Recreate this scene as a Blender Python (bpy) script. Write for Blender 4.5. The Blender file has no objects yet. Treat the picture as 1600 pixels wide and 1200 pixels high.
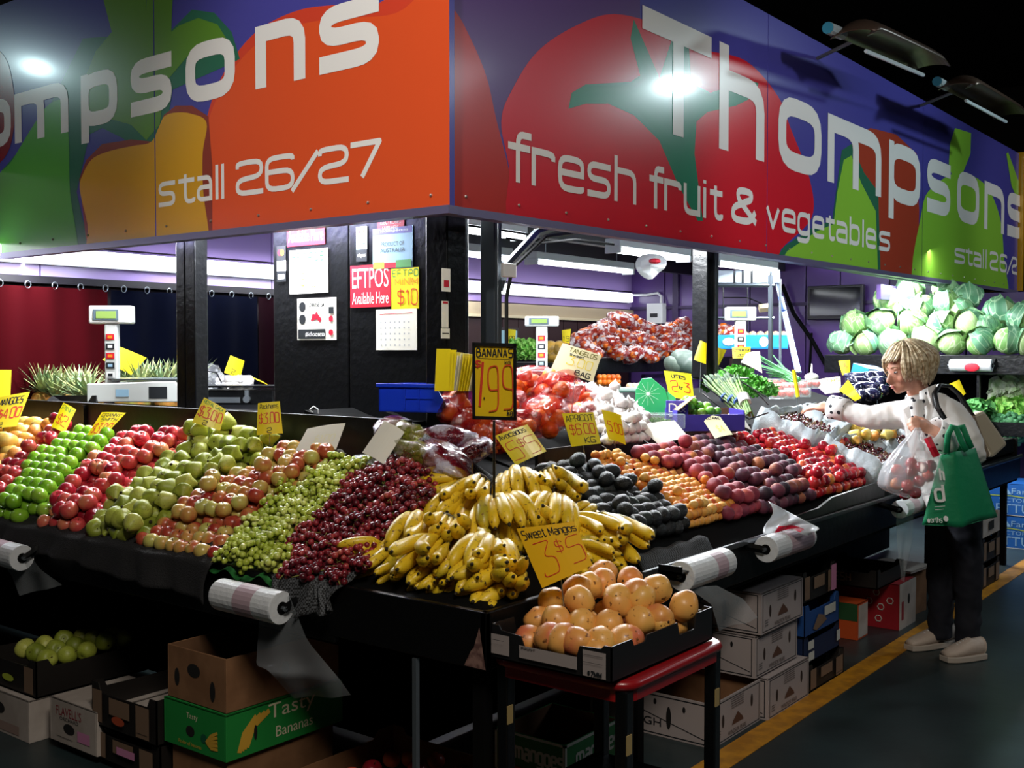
import bpy, math, random
from mathutils import Vector, Matrix, geometry, noise
random.seed(7)
SC = bpy.context.scene; COL = SC.collection
PI = math.pi
# ------------------------------------------------------------------ camera, world, exposure
F = 1707.0; CAM = Vector((-2.327, -1.894, 1.52)); YAW = math.radians(37.7); PITCH = math.atan(52/F)
FW = Vector((math.cos(YAW)*math.cos(PITCH), math.sin(YAW)*math.cos(PITCH), -math.sin(PITCH)))
RT = Vector((math.sin(YAW), -math.cos(YAW), 0)); UP = RT.cross(FW)
cd = bpy.data.cameras.new('camera'); cam = bpy.data.objects.new('camera', cd); COL.objects.link(cam)
cd.sensor_width = 36; cd.lens = 36*F/1600; cd.clip_start = .05; cd.clip_end = 200
M_ = Matrix((RT, UP, -FW)).transposed().to_4x4(); M_.translation = CAM; cam.matrix_world = M_
SC.camera = cam
SC.view_settings.view_transform = 'Standard'; SC.view_settings.look = 'None'
SC.view_settings.gamma = 1; SC.view_settings.use_curve_mapping = False; SC.view_settings.exposure = 0.0
w = bpy.data.worlds.new('dim_market_hall'); SC.world = w; w.use_nodes = True
w.node_tree.nodes['Background'].inputs[0].default_value = (.30, .42, .60, 1); w.node_tree.nodes['Background'].inputs[1].default_value = .018
SC.cycles.use_denoising = True; SC.cycles.max_bounces = 6; SC.cycles.diffuse_bounces = 3; SC.cycles.glossy_bounces = 3
SC.cycles.transmission_bounces = 4; SC.cycles.transparent_max_bounces = 10; SC.cycles.sample_clamp_indirect = 4
SC.cycles.use_adaptive_sampling = True; SC.cycles.adaptive_threshold = .02

def area(name, loc, rot, sx, sy, power, col=(1, 1, 1), spread=PI):
    l = bpy.data.lights.new(name, 'AREA'); l.shape = 'RECTANGLE'; l.size = sx; l.size_y = sy; l.energy = power; l.color = col; l.spread = spread
    o = bpy.data.objects.new(name, l); COL.objects.link(o); o.location = loc; o.rotation_euler = rot; return o
def spot(name, loc, target, power, size, blend, col=(1, 1, 1), rad=.1):
    l = bpy.data.lights.new(name, 'SPOT'); l.energy = power; l.spot_size = math.radians(size); l.spot_blend = blend; l.color = col; l.shadow_soft_size = rad
    o = bpy.data.objects.new(name, l); COL.objects.link(o); o.location = loc
    o.rotation_euler = (Vector(target)-Vector(loc)).to_track_quat('-Z', 'Y').to_euler(); return o
COOL = (.93, .97, 1.0)
# tubes above the produce: long rows parallel to each counter, behind the signs (lamp housings are built further down)
ROWS_R = [(1.75, 1.3), (3.15, 1.3), (4.55, 1.3), (5.95, 1.3), (7.2, 1.3)]          # centres of tube pairs over the long counter
ROWS_L = [(1.06, 2.2), (1.06, 3.45), (1.06, 4.7)]
for x, y in ROWS_R: area('tube_glow', (x, y, 2.16), (math.radians(-16), 0, 0), 1.15, .07, 62, COOL)
for x, y in ROWS_L: area('tube_glow', (x, y, 2.16), (0, math.radians(16), 0), .07, 1.15, 50, COOL)
for x in (2.3, 4.45, 5.95): area('tube_glow', (x, 2.1, 2.17), (0, 0, 0), 1.15, .07, 22, COOL)
area('tube_glow', (7.0, 1.4, 2.35), (0, math.radians(-15), 0), .07, 1.6, 11, COOL)
area('tube_glow', (3.6, 4.2, 2.12), (math.radians(25), 0, 0), 3.4, .07, 22, COOL)
area('tube_glow', (6.6, 3.6, 2.2), (math.radians(10), 0, 0), 2.4, .07, 16, COOL)
# hall lamps beyond the frame that light the fascia boards
area('hall_lamp', (6.53, -1.2, 3.94), (math.radians(55), 0, math.radians(20)), .26, .10, 24, (.75, .95, 1))
spot('hall_spot', (1.3, -3.3, 3.9), (4.3, .94, 2.65), 330, 32, .8, (.95, .97, 1), .12)
spot('hall_spot', (-2.3, .2, 4.0), (.918, 1.45, 2.55), 330, 42, .75, (1, .96, .93), .1)
spot('hall_spot', (-1.5, 8.33, 4.28), (.918, 3.6, 2.4), 44, 60, .9, (.7, .97, 1), .05)
spot('hall_spot', (9.3, -2.4, 3.8), (9.5, .94, 2.8), 120, 50, .9, (.95, .97, 1), .12)
# soft light falling from the roof over the aisle
area('hall_lamp', (-2.2, -2.6, 4.6), (math.radians(24), math.radians(-22), 0), 1.2, 1.2, 130, (1, .93, .82))
area('hall_lamp', (6.8, -4.9, 4.6), (math.radians(22), 0, 0), 2.0, 1.2, 58, (.8, .9, 1))

# ------------------------------------------------------------------ helpers
def ray(px, py): return FW + RT*((px-800)/F) - UP*((py-600)/F)
def at(px, py, d): return CAM + ray(px, py)*d          # point seen at a pixel of the survey photograph, d metres ahead
def on(px, py, ax, v):
    r = ray(px, py); return CAM + r*((v-CAM[ax])/r[ax])
def lin(c):
    return tuple((x/12.92 if x <= .04045 else ((x+.055)/1.055)**2.4) for x in c)
def rgb(h):
    return lin((int(h[0:2], 16)/255, int(h[2:4], 16)/255, int(h[4:6], 16)/255))
MATS = {}
def mat(name, col, rough=.5, metal=0., spec=.5, coat=0., emit=None, es=0., alpha=1., trans=0., bump=0., bscale=60., var=None, vscale=8., vs=(.4, .6), double=None):
    if name in MATS: return MATS[name]
    m = bpy.data.materials.new(name); m.use_nodes = True; MATS[name] = m
    nt = m.node_tree; b = nt.nodes['Principled BSDF']; c = rgb(col) if isinstance(col, str) else col
    b.inputs['Base Color'].default_value = (*c, 1); b.inputs['Roughness'].default_value = rough; b.inputs['Metallic'].default_value = metal
    b.inputs['Specular IOR Level'].default_value = spec; b.inputs['Coat Weight'].default_value = coat; b.inputs['Coat Roughness'].default_value = .12
    b.inputs['Alpha'].default_value = alpha; b.inputs['Transmission Weight'].default_value = trans
    if emit: b.inputs['Emission Color'].default_value = (*(rgb(emit) if isinstance(emit, str) else emit), 1); b.inputs['Emission Strength'].default_value = es
    tc = nt.nodes.new('ShaderNodeTexCoord')
    if var:
        n = nt.nodes.new('ShaderNodeTexNoise'); n.inputs['Scale'].default_value = vscale; n.inputs['Detail'].default_value = 5
        r = nt.nodes.new('ShaderNodeValToRGB'); r.color_ramp.elements[0].position = vs[0]; r.color_ramp.elements[1].position = vs[1]
        r.color_ramp.elements[0].color = (*c, 1); r.color_ramp.elements[1].color = (*(rgb(var) if isinstance(var, str) else var), 1)
        nt.links.new(tc.outputs['Object'], n.inputs['Vector']); nt.links.new(n.outputs['Fac'], r.inputs[0]); nt.links.new(r.outputs[0], b.inputs['Base Color'])
    if bump:
        n = nt.nodes.new('ShaderNodeTexNoise'); n.inputs['Scale'].default_value = bscale; n.inputs['Detail'].default_value = 4
        bp = nt.nodes.new('ShaderNodeBump'); bp.inputs['Strength'].default_value = bump; bp.inputs['Distance'].default_value = .01
        nt.links.new(tc.outputs['Object'], n.inputs['Vector']); nt.links.new(n.outputs['Fac'], bp.inputs['Height']); nt.links.new(bp.outputs[0], b.inputs['Normal'])
    return m
def fruit_mat(name, cols, scale=14., rough=.35, stretch=(1, 1, 1), speck=None, sscale=220., veins=None, bump=0., bscale=120., coat=.0, zc=None, spec=.5):
    """cols = [(pos, hex)...] over a 4D noise that is different for every copy (Object Info random)."""
    if name in MATS: return MATS[name]
    m = bpy.data.materials.new(name); m.use_nodes = True; MATS[name] = m
    nt = m.node_tree; L = nt.links; b = nt.nodes['Principled BSDF']; b.inputs['Roughness'].default_value = rough; b.inputs['Coat Weight'].default_value = coat
    b.inputs['Specular IOR Level'].default_value = spec
    tc = nt.nodes.new('ShaderNodeTexCoord'); oi = nt.nodes.new('ShaderNodeObjectInfo'); mp = nt.nodes.new('ShaderNodeMapping'); mp.inputs['Scale'].default_value = stretch
    mu = nt.nodes.new('ShaderNodeMath'); mu.operation = 'MULTIPLY'; mu.inputs[1].default_value = 40; L.new(oi.outputs['Random'], mu.inputs[0])
    n = nt.nodes.new('ShaderNodeTexNoise'); n.noise_dimensions = '4D'; n.inputs['Scale'].default_value = scale; n.inputs['Detail'].default_value = 4
    L.new(tc.outputs['Object'], mp.inputs[0]); L.new(mp.outputs[0], n.inputs['Vector']); L.new(mu.outputs[0], n.inputs['W'])
    r2 = nt.nodes.new('ShaderNodeMath'); r2.operation = 'MULTIPLY_ADD'; r2.inputs[1].default_value = .36; r2.inputs[2].default_value = -.18
    fr = nt.nodes.new('ShaderNodeMath'); fr.operation = 'FRACT'; m7 = nt.nodes.new('ShaderNodeMath'); m7.operation = 'MULTIPLY'; m7.inputs[1].default_value = 17.3
    L.new(oi.outputs['Random'], m7.inputs[0]); L.new(m7.outputs[0], fr.inputs[0]); L.new(fr.outputs[0], r2.inputs[0])
    ad = nt.nodes.new('ShaderNodeMath'); ad.operation = 'ADD'; L.new(n.outputs['Fac'], ad.inputs[0]); L.new(r2.outputs[0], ad.inputs[1])
    cr = nt.nodes.new('ShaderNodeValToRGB'); e = cr.color_ramp.elements
    while len(e) < len(cols): e.new(.5)
    for i, (p, c) in enumerate(cols): e[i].position = p; e[i].color = (*rgb(c), 1)
    L.new(ad.outputs[0], cr.inputs[0]); out = cr.outputs[0]
    if speck:
        n2 = nt.nodes.new('ShaderNodeTexNoise'); n2.inputs['Scale'].default_value = sscale; L.new(tc.outputs['Object'], n2.inputs['Vector'])
        c2 = nt.nodes.new('ShaderNodeValToRGB'); c2.color_ramp.elements[0].position = .62; c2.color_ramp.elements[1].position = .70
        L.new(n2.outputs['Fac'], c2.inputs[0]); mx = nt.nodes.new('ShaderNodeMix'); mx.data_type = 'RGBA'
        L.new(c2.outputs[0], mx.inputs['Factor']); L.new(out, mx.inputs[6]); mx.inputs[7].default_value = (*rgb(speck), 1); out = mx.outputs[2]
    if veins:
        vo = nt.nodes.new('ShaderNodeTexVoronoi'); vo.feature = 'DISTANCE_TO_EDGE'; vo.inputs['Scale'].default_value = veins[1]; L.new(mp.outputs[0], vo.inputs['Vector'])
        mr = nt.nodes.new('ShaderNodeMapRange'); mr.inputs[1].default_value = .0; mr.inputs[2].default_value = .07; mr.inputs[3].default_value = .8; mr.inputs[4].default_value = 0; L.new(vo.outputs[0], mr.inputs[0])
        mx = nt.nodes.new('ShaderNodeMix'); mx.data_type = 'RGBA'; L.new(mr.outputs[0], mx.inputs['Factor']); L.new(out, mx.inputs[6]); mx.inputs[7].default_value = (*rgb(veins[0]), 1); out = mx.outputs[2]
    if zc:  # colour of the ends along local z (stem / blossom end), real skin colour
        sx = nt.nodes.new('ShaderNodeSeparateXYZ'); L.new(tc.outputs['Object'], sx.inputs[0])
        mr = nt.nodes.new('ShaderNodeMapRange'); mr.inputs[1].default_value = zc[1]; mr.inputs[2].default_value = zc[2]; L.new(sx.outputs[2], mr.inputs[0])
        mx = nt.nodes.new('ShaderNodeMix'); mx.data_type = 'RGBA'; L.new(mr.outputs[0], mx.inputs['Factor']); L.new(out, mx.inputs[6]); mx.inputs[7].default_value = (*rgb(zc[0]), 1); out = mx.outputs[2]
    L.new(out, b.inputs['Base Color'])
    if bump:
        n3 = nt.nodes.new('ShaderNodeTexNoise'); n3.inputs['Scale'].default_value = bscale; n3.inputs['Detail'].default_value = 3; L.new(tc.outputs['Object'], n3.inputs['Vector'])
        bp = nt.nodes.new('ShaderNodeBump'); bp.inputs['Strength'].default_value = bump; bp.inputs['Distance'].default_value = .004
        L.new(n3.outputs['Fac'], bp.inputs['Height']); L.new(bp.outputs[0], b.inputs['Normal'])
    return m

def tag(o, label=None, cat=None, group=None, kind=None):
    if label: o['label'] = label
    if cat: o['category'] = cat
    if group: o['group'] = group
    if kind: o['kind'] = kind
    return o
def put(name, me, parent=None, loc=None, rot=None, scl=None):
    o = bpy.data.objects.new(name, me); COL.objects.link(o)
    if parent: o.parent = parent
    if loc is not None: o.location = loc
    if rot is not None: o.rotation_euler = rot
    if scl is not None: o.scale = scl if hasattr(scl, '__len__') else (scl,)*3
    return o
def thing(name, label, cat, loc=(0, 0, 0), group=None, rot=None):
    return tag(put(name, None, None, loc, rot), label, cat, group)
def kids(o): return [c for c in KID.get(o.name, [])]
KID = {}
def dup(src, loc=None, rot=None, scl=None, label=None, parts=()):
    r = src.copy(); COL.objects.link(r)
    if loc is not None: r.location = loc
    if rot is not None: r.rotation_euler = rot
    if scl is not None: r.scale = scl if hasattr(scl, '__len__') else (scl,)*3
    if label: r['label'] = label
    for p in parts:
        c = p.copy(); COL.objects.link(c); c.parent = r
    return r

class MB:
    def __init__(s): s.v = []; s.f = []; s.m = []; s.T = None
    def add(s, vs, fs, m=0, T=None):
        n = len(s.v); T = T or s.T
        s.v += [tuple(T @ Vector(p)) for p in vs] if T else [tuple(p) for p in vs]
        s.f += [tuple(i+n for i in f) for f in fs]; s.m += [m]*len(fs); return s
    def box(s, x0, y0, z0, x1, y1, z1, m=0, T=None, c=0.):
        if x0 > x1: x0, x1 = x1, x0
        if y0 > y1: y0, y1 = y1, y0
        if z0 > z1: z0, z1 = z1, z0
        if c:   # chamfered in plan
            P = [(x0+c, y0), (x1-c, y0), (x1, y0+c), (x1, y1-c), (x1-c, y1), (x0+c, y1), (x0, y1-c), (x0, y0+c)]
            return s.prism(P, z0, z1, m, T)
        return s.add([(x0, y0, z0), (x1, y0, z0), (x1, y1, z0), (x0, y1, z0), (x0, y0, z1), (x1, y0, z1), (x1, y1, z1), (x0, y1, z1)],
                     [(0, 3, 2, 1), (4, 5, 6, 7), (0, 1, 5, 4), (1, 2, 6, 5), (2, 3, 7, 6), (3, 0, 4, 7)], m, T)
    def prism(s, P, z0, z1, m=0, T=None):
        n = len(P); a = sum(P[i][0]*P[(i+1) % n][1]-P[(i+1) % n][0]*P[i][1] for i in range(n))
        if a < 0: P = P[::-1]
        return s.add([(x, y, z0) for x, y in P]+[(x, y, z1) for x, y in P],
                     [tuple(range(n))[::-1], tuple(range(n, 2*n))]+[(i, (i+1) % n, n+(i+1) % n, n+i) for i in range(n)], m, T)
    def tube(s, pts, r, n=8, m=0, cap=True, T=None, closed=False, flat=1.):
        pts = [Vector(p) for p in pts]; k = len(pts); rs = r if hasattr(r, '__len__') else [r]*k
        vs = []; fs = []; pn = None
        for i, p in enumerate(pts):
            t = (pts[(i+1) % k]-pts[i-1]) if closed else (pts[min(i+1, k-1)]-pts[max(i-1, 0)])
            t = t.normalized() if t.length > 1e-9 else Vector((0, 0, 1))
            if pn is None: pn = t.orthogonal().normalized() if abs(t.z) > .9 else Vector((0, 0, 1)).cross(t).normalized()
            else:
                pn = pn - t*pn.dot(t); pn = pn.normalized() if pn.length > 1e-6 else t.orthogonal().normalized()
            b = t.cross(pn)
            for j in range(n):
                a = 2*PI*j/n; vs.append(p + pn*(math.cos(a)*rs[i]) + b*(math.sin(a)*rs[i]*flat))
        for i in range(k if closed else k-1):
            for j in range(n):
                a, b_ = i*n+j, i*n+(j+1) % n; c, d = ((i+1) % k)*n+(j+1) % n, ((i+1) % k)*n+j
                fs.append((a, b_, c, d))
        if cap and not closed: fs.append(tuple(range(n))[::-1]); fs.append(tuple(range((k-1)*n, k*n)))
        return s.add(vs, fs, m, T)
    def lathe(s, prof, n=16, m=0, T=None, wob=None):
        vs = []; fs = []; k = len(prof)
        for i, (r, z) in enumerate(prof):
            for j in range(n):
                a = 2*PI*j/n; q = r*(wob(a, z) if wob else 1); vs.append((q*math.cos(a), q*math.sin(a), z))
        for i in range(k-1):
            for j in range(n): fs.append((i*n+j, i*n+(j+1) % n, (i+1)*n+(j+1) % n, (i+1)*n+j))
        fs.append(tuple(range(n))[::-1]); fs.append(tuple(range((k-1)*n, k*n)))
        return s.add(vs, fs, m, T)
    def ball(s, c, r, nu=10, nv=6, m=0, T=None, fn=None):
        r = r if hasattr(r, '__len__') else (r, r, r); vs = [(0, 0, -1)]; fs = []
        for i in range(1, nv):
            t = PI*i/nv
            for j in range(nu): a = 2*PI*j/nu; vs.append((math.sin(t)*math.cos(a), math.sin(t)*math.sin(a), -math.cos(t)))
        vs.append((0, 0, 1)); e = len(vs)-1
        if fn: vs = [tuple(Vector(p)*fn(Vector(p))) for p in vs]
        vs = [(c[0]+p[0]*r[0], c[1]+p[1]*r[1], c[2]+p[2]*r[2]) for p in vs]
        for j in range(nu):
            fs.append((0, 1+(j+1) % nu, 1+j)); fs.append((e, 1+(nv-2)*nu+j, 1+(nv-2)*nu+(j+1) % nu))
            for i in range(nv-2): a = 1+i*nu; fs.append((a+j, a+(j+1) % nu, a+nu+(j+1) % nu, a+nu+j))
        return s.add(vs, fs, m, T)
    def sheet(s, fn, nu, nv, m=0, T=None, th=0.):
        vs = [fn(i/nu, j/nv) for i in range(nu+1) for j in range(nv+1)]; k = nv+1
        fs = [(i*k+j, (i+1)*k+j, (i+1)*k+j+1, i*k+j+1) for i in range(nu) for j in range(nv)]
        return s.add(vs, fs, m, T)
    def mesh(s, name, mats, smooth=False):
        me = bpy.data.meshes.new(name); me.from_pydata(s.v, [], s.f)
        for m in (mats if isinstance(mats, (list, tuple)) else [mats]): me.materials.append(m)
        me.polygons.foreach_set('material_index', s.m)
        if smooth: me.polygons.foreach_set('use_smooth', [True]*len(s.f))
        me.update(); return me
    def build(s, name, mats, parent=None, smooth=False, loc=None, rot=None, bevel=0., sub=0, solid=0.):
        o = put(name, s.mesh(name, mats, smooth), parent, loc, rot)
        if solid: d = o.modifiers.new('Solidify', 'SOLIDIFY'); d.thickness = solid; d.offset = 0
        if bevel: b = o.modifiers.new('Bevel', 'BEVEL'); b.width = bevel; b.segments = 2; b.limit_method = 'ANGLE'
        if sub: b = o.modifiers.new('Subdivision', 'SUBSURF'); b.levels = sub; b.render_levels = sub
        return o
def Tm(loc=(0, 0, 0), rot=(0, 0, 0), scl=(1, 1, 1)):
    from mathutils import Euler
    return Matrix.LocRotScale(Vector(loc), Euler(rot), Vector(scl))
def frame(o, x, y):   # matrix with local x along x, local z along x cross y
    x = Vector(x).normalized(); z = x.cross(Vector(y)).normalized(); y = z.cross(x)
    m = Matrix((x, y, z)).transposed().to_4x4(); m.translation = o; return m

# ---- lettering: a stroke alphabet with rounded corners (x-height 1, capitals 1.4)
def rc(pts, r, closed=False, seg=4):
    out = []; n = len(pts)
    for i, p in enumerate(pts):
        if not closed and i in (0, n-1): out.append(p); continue
        a = Vector(pts[i-1]); b = Vector(p); c = Vector(pts[(i+1) % n]); ra = min(r, (a-b).length/2); rb = min(r, (c-b).length/2)
        p0 = b+(a-b).normalized()*ra; p2 = b+(c-b).normalized()*rb
        for k in range(seg+1):
            t = k/seg; t2 = [t*t*(3-2*t), t][1]; q = p0*(1-t2)**2 + b*2*t2*(1-t2) + p2*t2*t2
            q = q + (b-q)*.12; out.append((q.x, q.y))
    if closed: out.append(out[0])
    return out
SQ = [(0, 0), (1, 0), (1, 1), (0, 1)]
H = 1.4
def O(p, c=False): return (p, c)
GL = {
 'a': (1, [([(.05, 1), (1, 1), (1, 0)], 0), ([(1, 0), (0, 0), (0, .56), (1, .56)], 0)]),
 'b': (1, [([(0, H), (0, 0)], 0), (SQ, 1)]), 'c': (1, [([(1, .8), (1, 1), (0, 1), (0, 0), (1, 0), (1, .2)], 0)]),
 'd': (1, [([(1, H), (1, 0)], 0), (SQ, 1)]), 'e': (1, [([(0, .52), (1, .52)], 0), ([(1, .52), (1, 1), (0, 1), (0, 0), (1, 0), (1, .14)], 0)]),
 'f': (.7, [([(.75, H), (.3, H), (.3, 0)], 0), ([(0, 1), (.7, 1)], 0)]), 'g': (1, [(SQ, 1), ([(1, 1), (1, -.4), (0, -.4), (0, -.25)], 0)]),
 'h': (1, [([(0, H), (0, 0)], 0), ([(0, 1), (1, 1), (1, 0)], 0)]), 'i': (.02, [([(0, 0), (0, 1)], 0), ([(0, 1.28), (0, 1.42)], 0)]),
 'j': (.4, [([(.4, 1), (.4, -.4), (0, -.4)], 0)]), 'k': (1, [([(0, H), (0, 0)], 0), ([(1, 1), (0, .45), (1, 0)], -1)]), 'l': (.02, [([(0, H), (0, 0)], 0)]),
 'm': (1.6, [([(0, 0), (0, 1)], 0), ([(0, 1), (.8, 1), (.8, 0)], 0), ([(.45, 1), (1.6, 1), (1.6, 0)], 0)]),
 'n': (1, [([(0, 0), (0, 1)], 0), ([(0, 1), (1, 1), (1, 0)], 0)]), 'o': (1, [(SQ, 1)]), 'p': (1, [([(0, -.4), (0, 1)], 0), (SQ, 1)]),
 'q': (1, [([(1, -.4), (1, 1)], 0), (SQ, 1)]), 'r': (.75, [([(0, 0), (0, 1)], 0), ([(0, 1), (.75, 1), (.75, .78)], 0)]),
 's': (1, [([(1, 1), (0, 1), (0, .52), (1, .52), (1, 0), (0, 0)], 0)]), 't': (.7, [([(.3, 1.3), (.3, 0), (.75, 0), (.75, .15)], 0), ([(0, 1), (.7, 1)], 0)]),
 'u': (1, [([(0, 1), (0, 0), (1, 0)], 0), ([(1, 1), (1, 0)], 0)]), 'v': (1, [([(0, 1), (.5, 0), (1, 1)], -1)]), 'w': (1.5, [([(0, 1), (.4, 0), (.75, 1), (1.1, 0), (1.5, 1)], -1)]),
 'x': (1, [([(0, 0), (1, 1)], 0), ([(0, 1), (1, 0)], 0)]), 'y': (1, [([(0, 1), (.5, 0)], 0), ([(1, 1), (.35, -.4)], 0)]), 'z': (1, [([(0, 1), (1, 1), (0, 0), (1, 0)], -1)]),
 'A': (1, [([(0, 0), (.5, H), (1, 0)], -1), ([(.2, .45), (.8, .45)], 0)]), 'B': (1, [([(0, 0), (0, H), (.85, H), (.85, .75), (0, .75)], 0), ([(0, .75), (1, .75), (1, 0), (0, 0)], 0)]),
 'C': (1, [([(1, 1.15), (1, H), (0, H), (0, 0), (1, 0), (1, .25)], 0)]), 'D': (1, [([(0, 0), (0, H), (1, H), (1, 0)], 1)]), 'E': (.9, [([(.9, H), (0, H), (0, 0), (.9, 0)], -1), ([(0, .72), (.8, .72)], 0)]),
 'F': (.9, [([(.9, H), (0, H), (0, 0)], -1), ([(0, .72), (.8, .72)], 0)]), 'G': (1, [([(1, 1.2), (1, H), (0, H), (0, 0), (1, 0), (1, .65), (.5, .65)], 0)]), 'H': (1, [([(0, 0), (0, H)], 0), ([(1, 0), (1, H)], 0), ([(0, .7), (1, .7)], 0)]),
 'I': (.02, [([(0, 0), (0, H)], 0)]), 'J': (.8, [([(.8, H), (.8, 0), (0, 0), (0, .3)], 0)]), 'K': (1, [([(0, 0), (0, H)], 0), ([(1, H), (0, .6), (1, 0)], -1)]), 'L': (.8, [([(0, H), (0, 0), (.8, 0)], -1)]),
 'M': (1.3, [([(0, 0), (0, H), (.65, .3), (1.3, H), (1.3, 0)], -1)]), 'N': (1, [([(0, 0), (0, H), (1, 0), (1, H)], -1)]), 'O': (1, [([(0, 0), (1, 0), (1, H), (0, H)], 1)]), 'P': (1, [([(0, 0), (0, H), (1, H), (1, .6), (0, .6)], 0)]),
 'R': (1, [([(0, 0), (0, H), (1, H), (1, .65), (0, .65)], 0), ([(.5, .65), (1, 0)], 0)]), 'S': (1, [([(1, H), (0, H), (0, .72), (1, .72), (1, 0), (0, 0)], 0)]),
 'T': (1.2, [([(0, H), (1.2, H)], 0), ([(.6, H), (.6, 0)], 0)]), 'U': (1, [([(0, H), (0, 0), (1, 0), (1, H)], 0)]), 'V': (1, [([(0, H), (.5, 0), (1, H)], -1)]), 'W': (1.5, [([(0, H), (.35, 0), (.75, 1.1), (1.15, 0), (1.5, H)], -1)]),
 'X': (1, [([(0, 0), (1, H)], 0), ([(0, H), (1, 0)], 0)]), 'Y': (1, [([(0, H), (.5, .7), (1, H)], -1), ([(.5, .7), (.5, 0)], 0)]), 'Z': (1, [([(0, H), (1, H), (0, 0), (1, 0)], -1)]), 'Q': (1, [([(0, 0), (1, 0), (1, H), (0, H)], 1), ([(.6, .3), (1.1, -.15)], 0)]),
 '0': (.95, [([(0, 0), (.95, 0), (.95, H), (0, H)], 1)]), '1': (.3, [([(0, 1.15), (.3, H), (.3, 0)], -1)]), '2': (1, [([(0, 1.15), (0, H), (1, H), (1, .72), (0, .62), (0, 0), (1, 0)], 0)]),
 '3': (1, [([(0, H), (1, H), (.4, .8), (1, .75), (1, 0), (0, 0), (0, .2)], 0)]), '4': (1, [([(.75, 0), (.75, H), (0, .4), (1, .4)], -1)]), '5': (1, [([(1, H), (.1, H), (0, .8), (1, .85), (1, 0), (0, 0)], 0)]),
 '6': (1, [([(1, 1.2), (1, H), (0, H), (0, 0), (1, 0), (1, .78), (0, .78)], 0)]), '7': (1, [([(0, H), (1, H), (.35, 0)], -1)]), '8': (1, [([(0, 0), (1, 0), (1, H), (0, H)], 1), ([(0, .75), (1, .75)], 0)]), '9': (1, [([(1, .65), (0, .65), (0, H), (1, H), (1, 0), (.1, -.05)], 0)]),
 '/': (.8, [([(0, -.2), (.8, H)], 0)]), '$': (.9, [([(.9, 1.1), (.9, 1.25), (0, 1.25), (0, .72), (.9, .72), (.9, .12), (0, .12), (0, .3)], 0), ([(.45, -.1), (.45, 1.5)], 0)]),
 '.': (.05, [([(0, 0), (.05, .1)], 0)]), '#': (1, [([(.3, 0), (.4, H)], 0), ([(.65, 0), (.75, H)], 0), ([(0, .45), (1, .45)], 0), ([(0, .95), (1, .95)], 0)]),
 "'": (.05, [([(0, 1.1), (0, H)], 0)]), '-': (.6, [([(0, .6), (.6, .6)], 0)]),
 '&': (1.2, [([(1.2, 0), (.25, 1.05), (.25, 1.5), (.95, 1.5), (.95, 1.12), (.55, .93)], 0), ([(.62, .93), (0, .6), (0, 0), (.9, 0), (1.15, .55)], 0)]), ' ': (.5, []),
}
def ribbon(pts, wd):
    P = [Vector(p) for p in pts]; cl = (P[0]-P[-1]).length < 1e-6; n = len(P); L = []; R = []
    for i in range(n):
        if cl: a, c = P[i-1] if i else P[-2], P[i+1] if i < n-1 else P[1]
        else: a, c = P[max(i-1, 0)], P[min(i+1, n-1)]
        d1 = (P[i]-a); d2 = (c-P[i]); d1 = d1.normalized() if d1.length > 1e-9 else d2.normalized(); d2 = d2.normalized() if d2.length > 1e-9 else d1
        t = d1+d2; t = t.normalized() if t.length > .2 else d1
        nn = Vector((-t.y, t.x)); k = 1/max(.55, nn.dot(Vector((-d1.y, d1.x)))); L.append(P[i]+nn*wd*k/2); R.append(P[i]-nn*wd*k/2)
    return L, R
def glyph_strokes(ch, r=.38, jit=0.):
    g = GL.get(ch, GL['o']); out = []
    for pts, cl in g[1]:
        if jit: pts = [(x+random.uniform(-jit, jit), y+random.uniform(-jit, jit)) for x, y in pts]
        out.append(rc(pts, .02 if cl == -1 and not jit else r, cl == 1))
    return g[0], out
def text_strokes(s, r=.38, jit=0., gap=.42):
    x = 0; out = []
    for ch in s:
        wd, st = glyph_strokes(ch, r, jit); out += [[(p[0]+x, p[1]) for p in q] for q in st]; x += wd+gap
    return x-gap, out
def bfont(s):
    c = bpy.data.curves.new('t', 'FONT'); c.body = s; c.resolution_u = 3; o = bpy.data.objects.new('t', c)
    me = bpy.data.meshes.new_from_object(o); vs = [(v.co.x, v.co.y) for v in me.vertices]; fs = [tuple(p.vertices) for p in me.polygons]
    bpy.data.objects.remove(o); bpy.data.curves.remove(c); bpy.data.meshes.remove(me); return vs, fs
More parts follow.
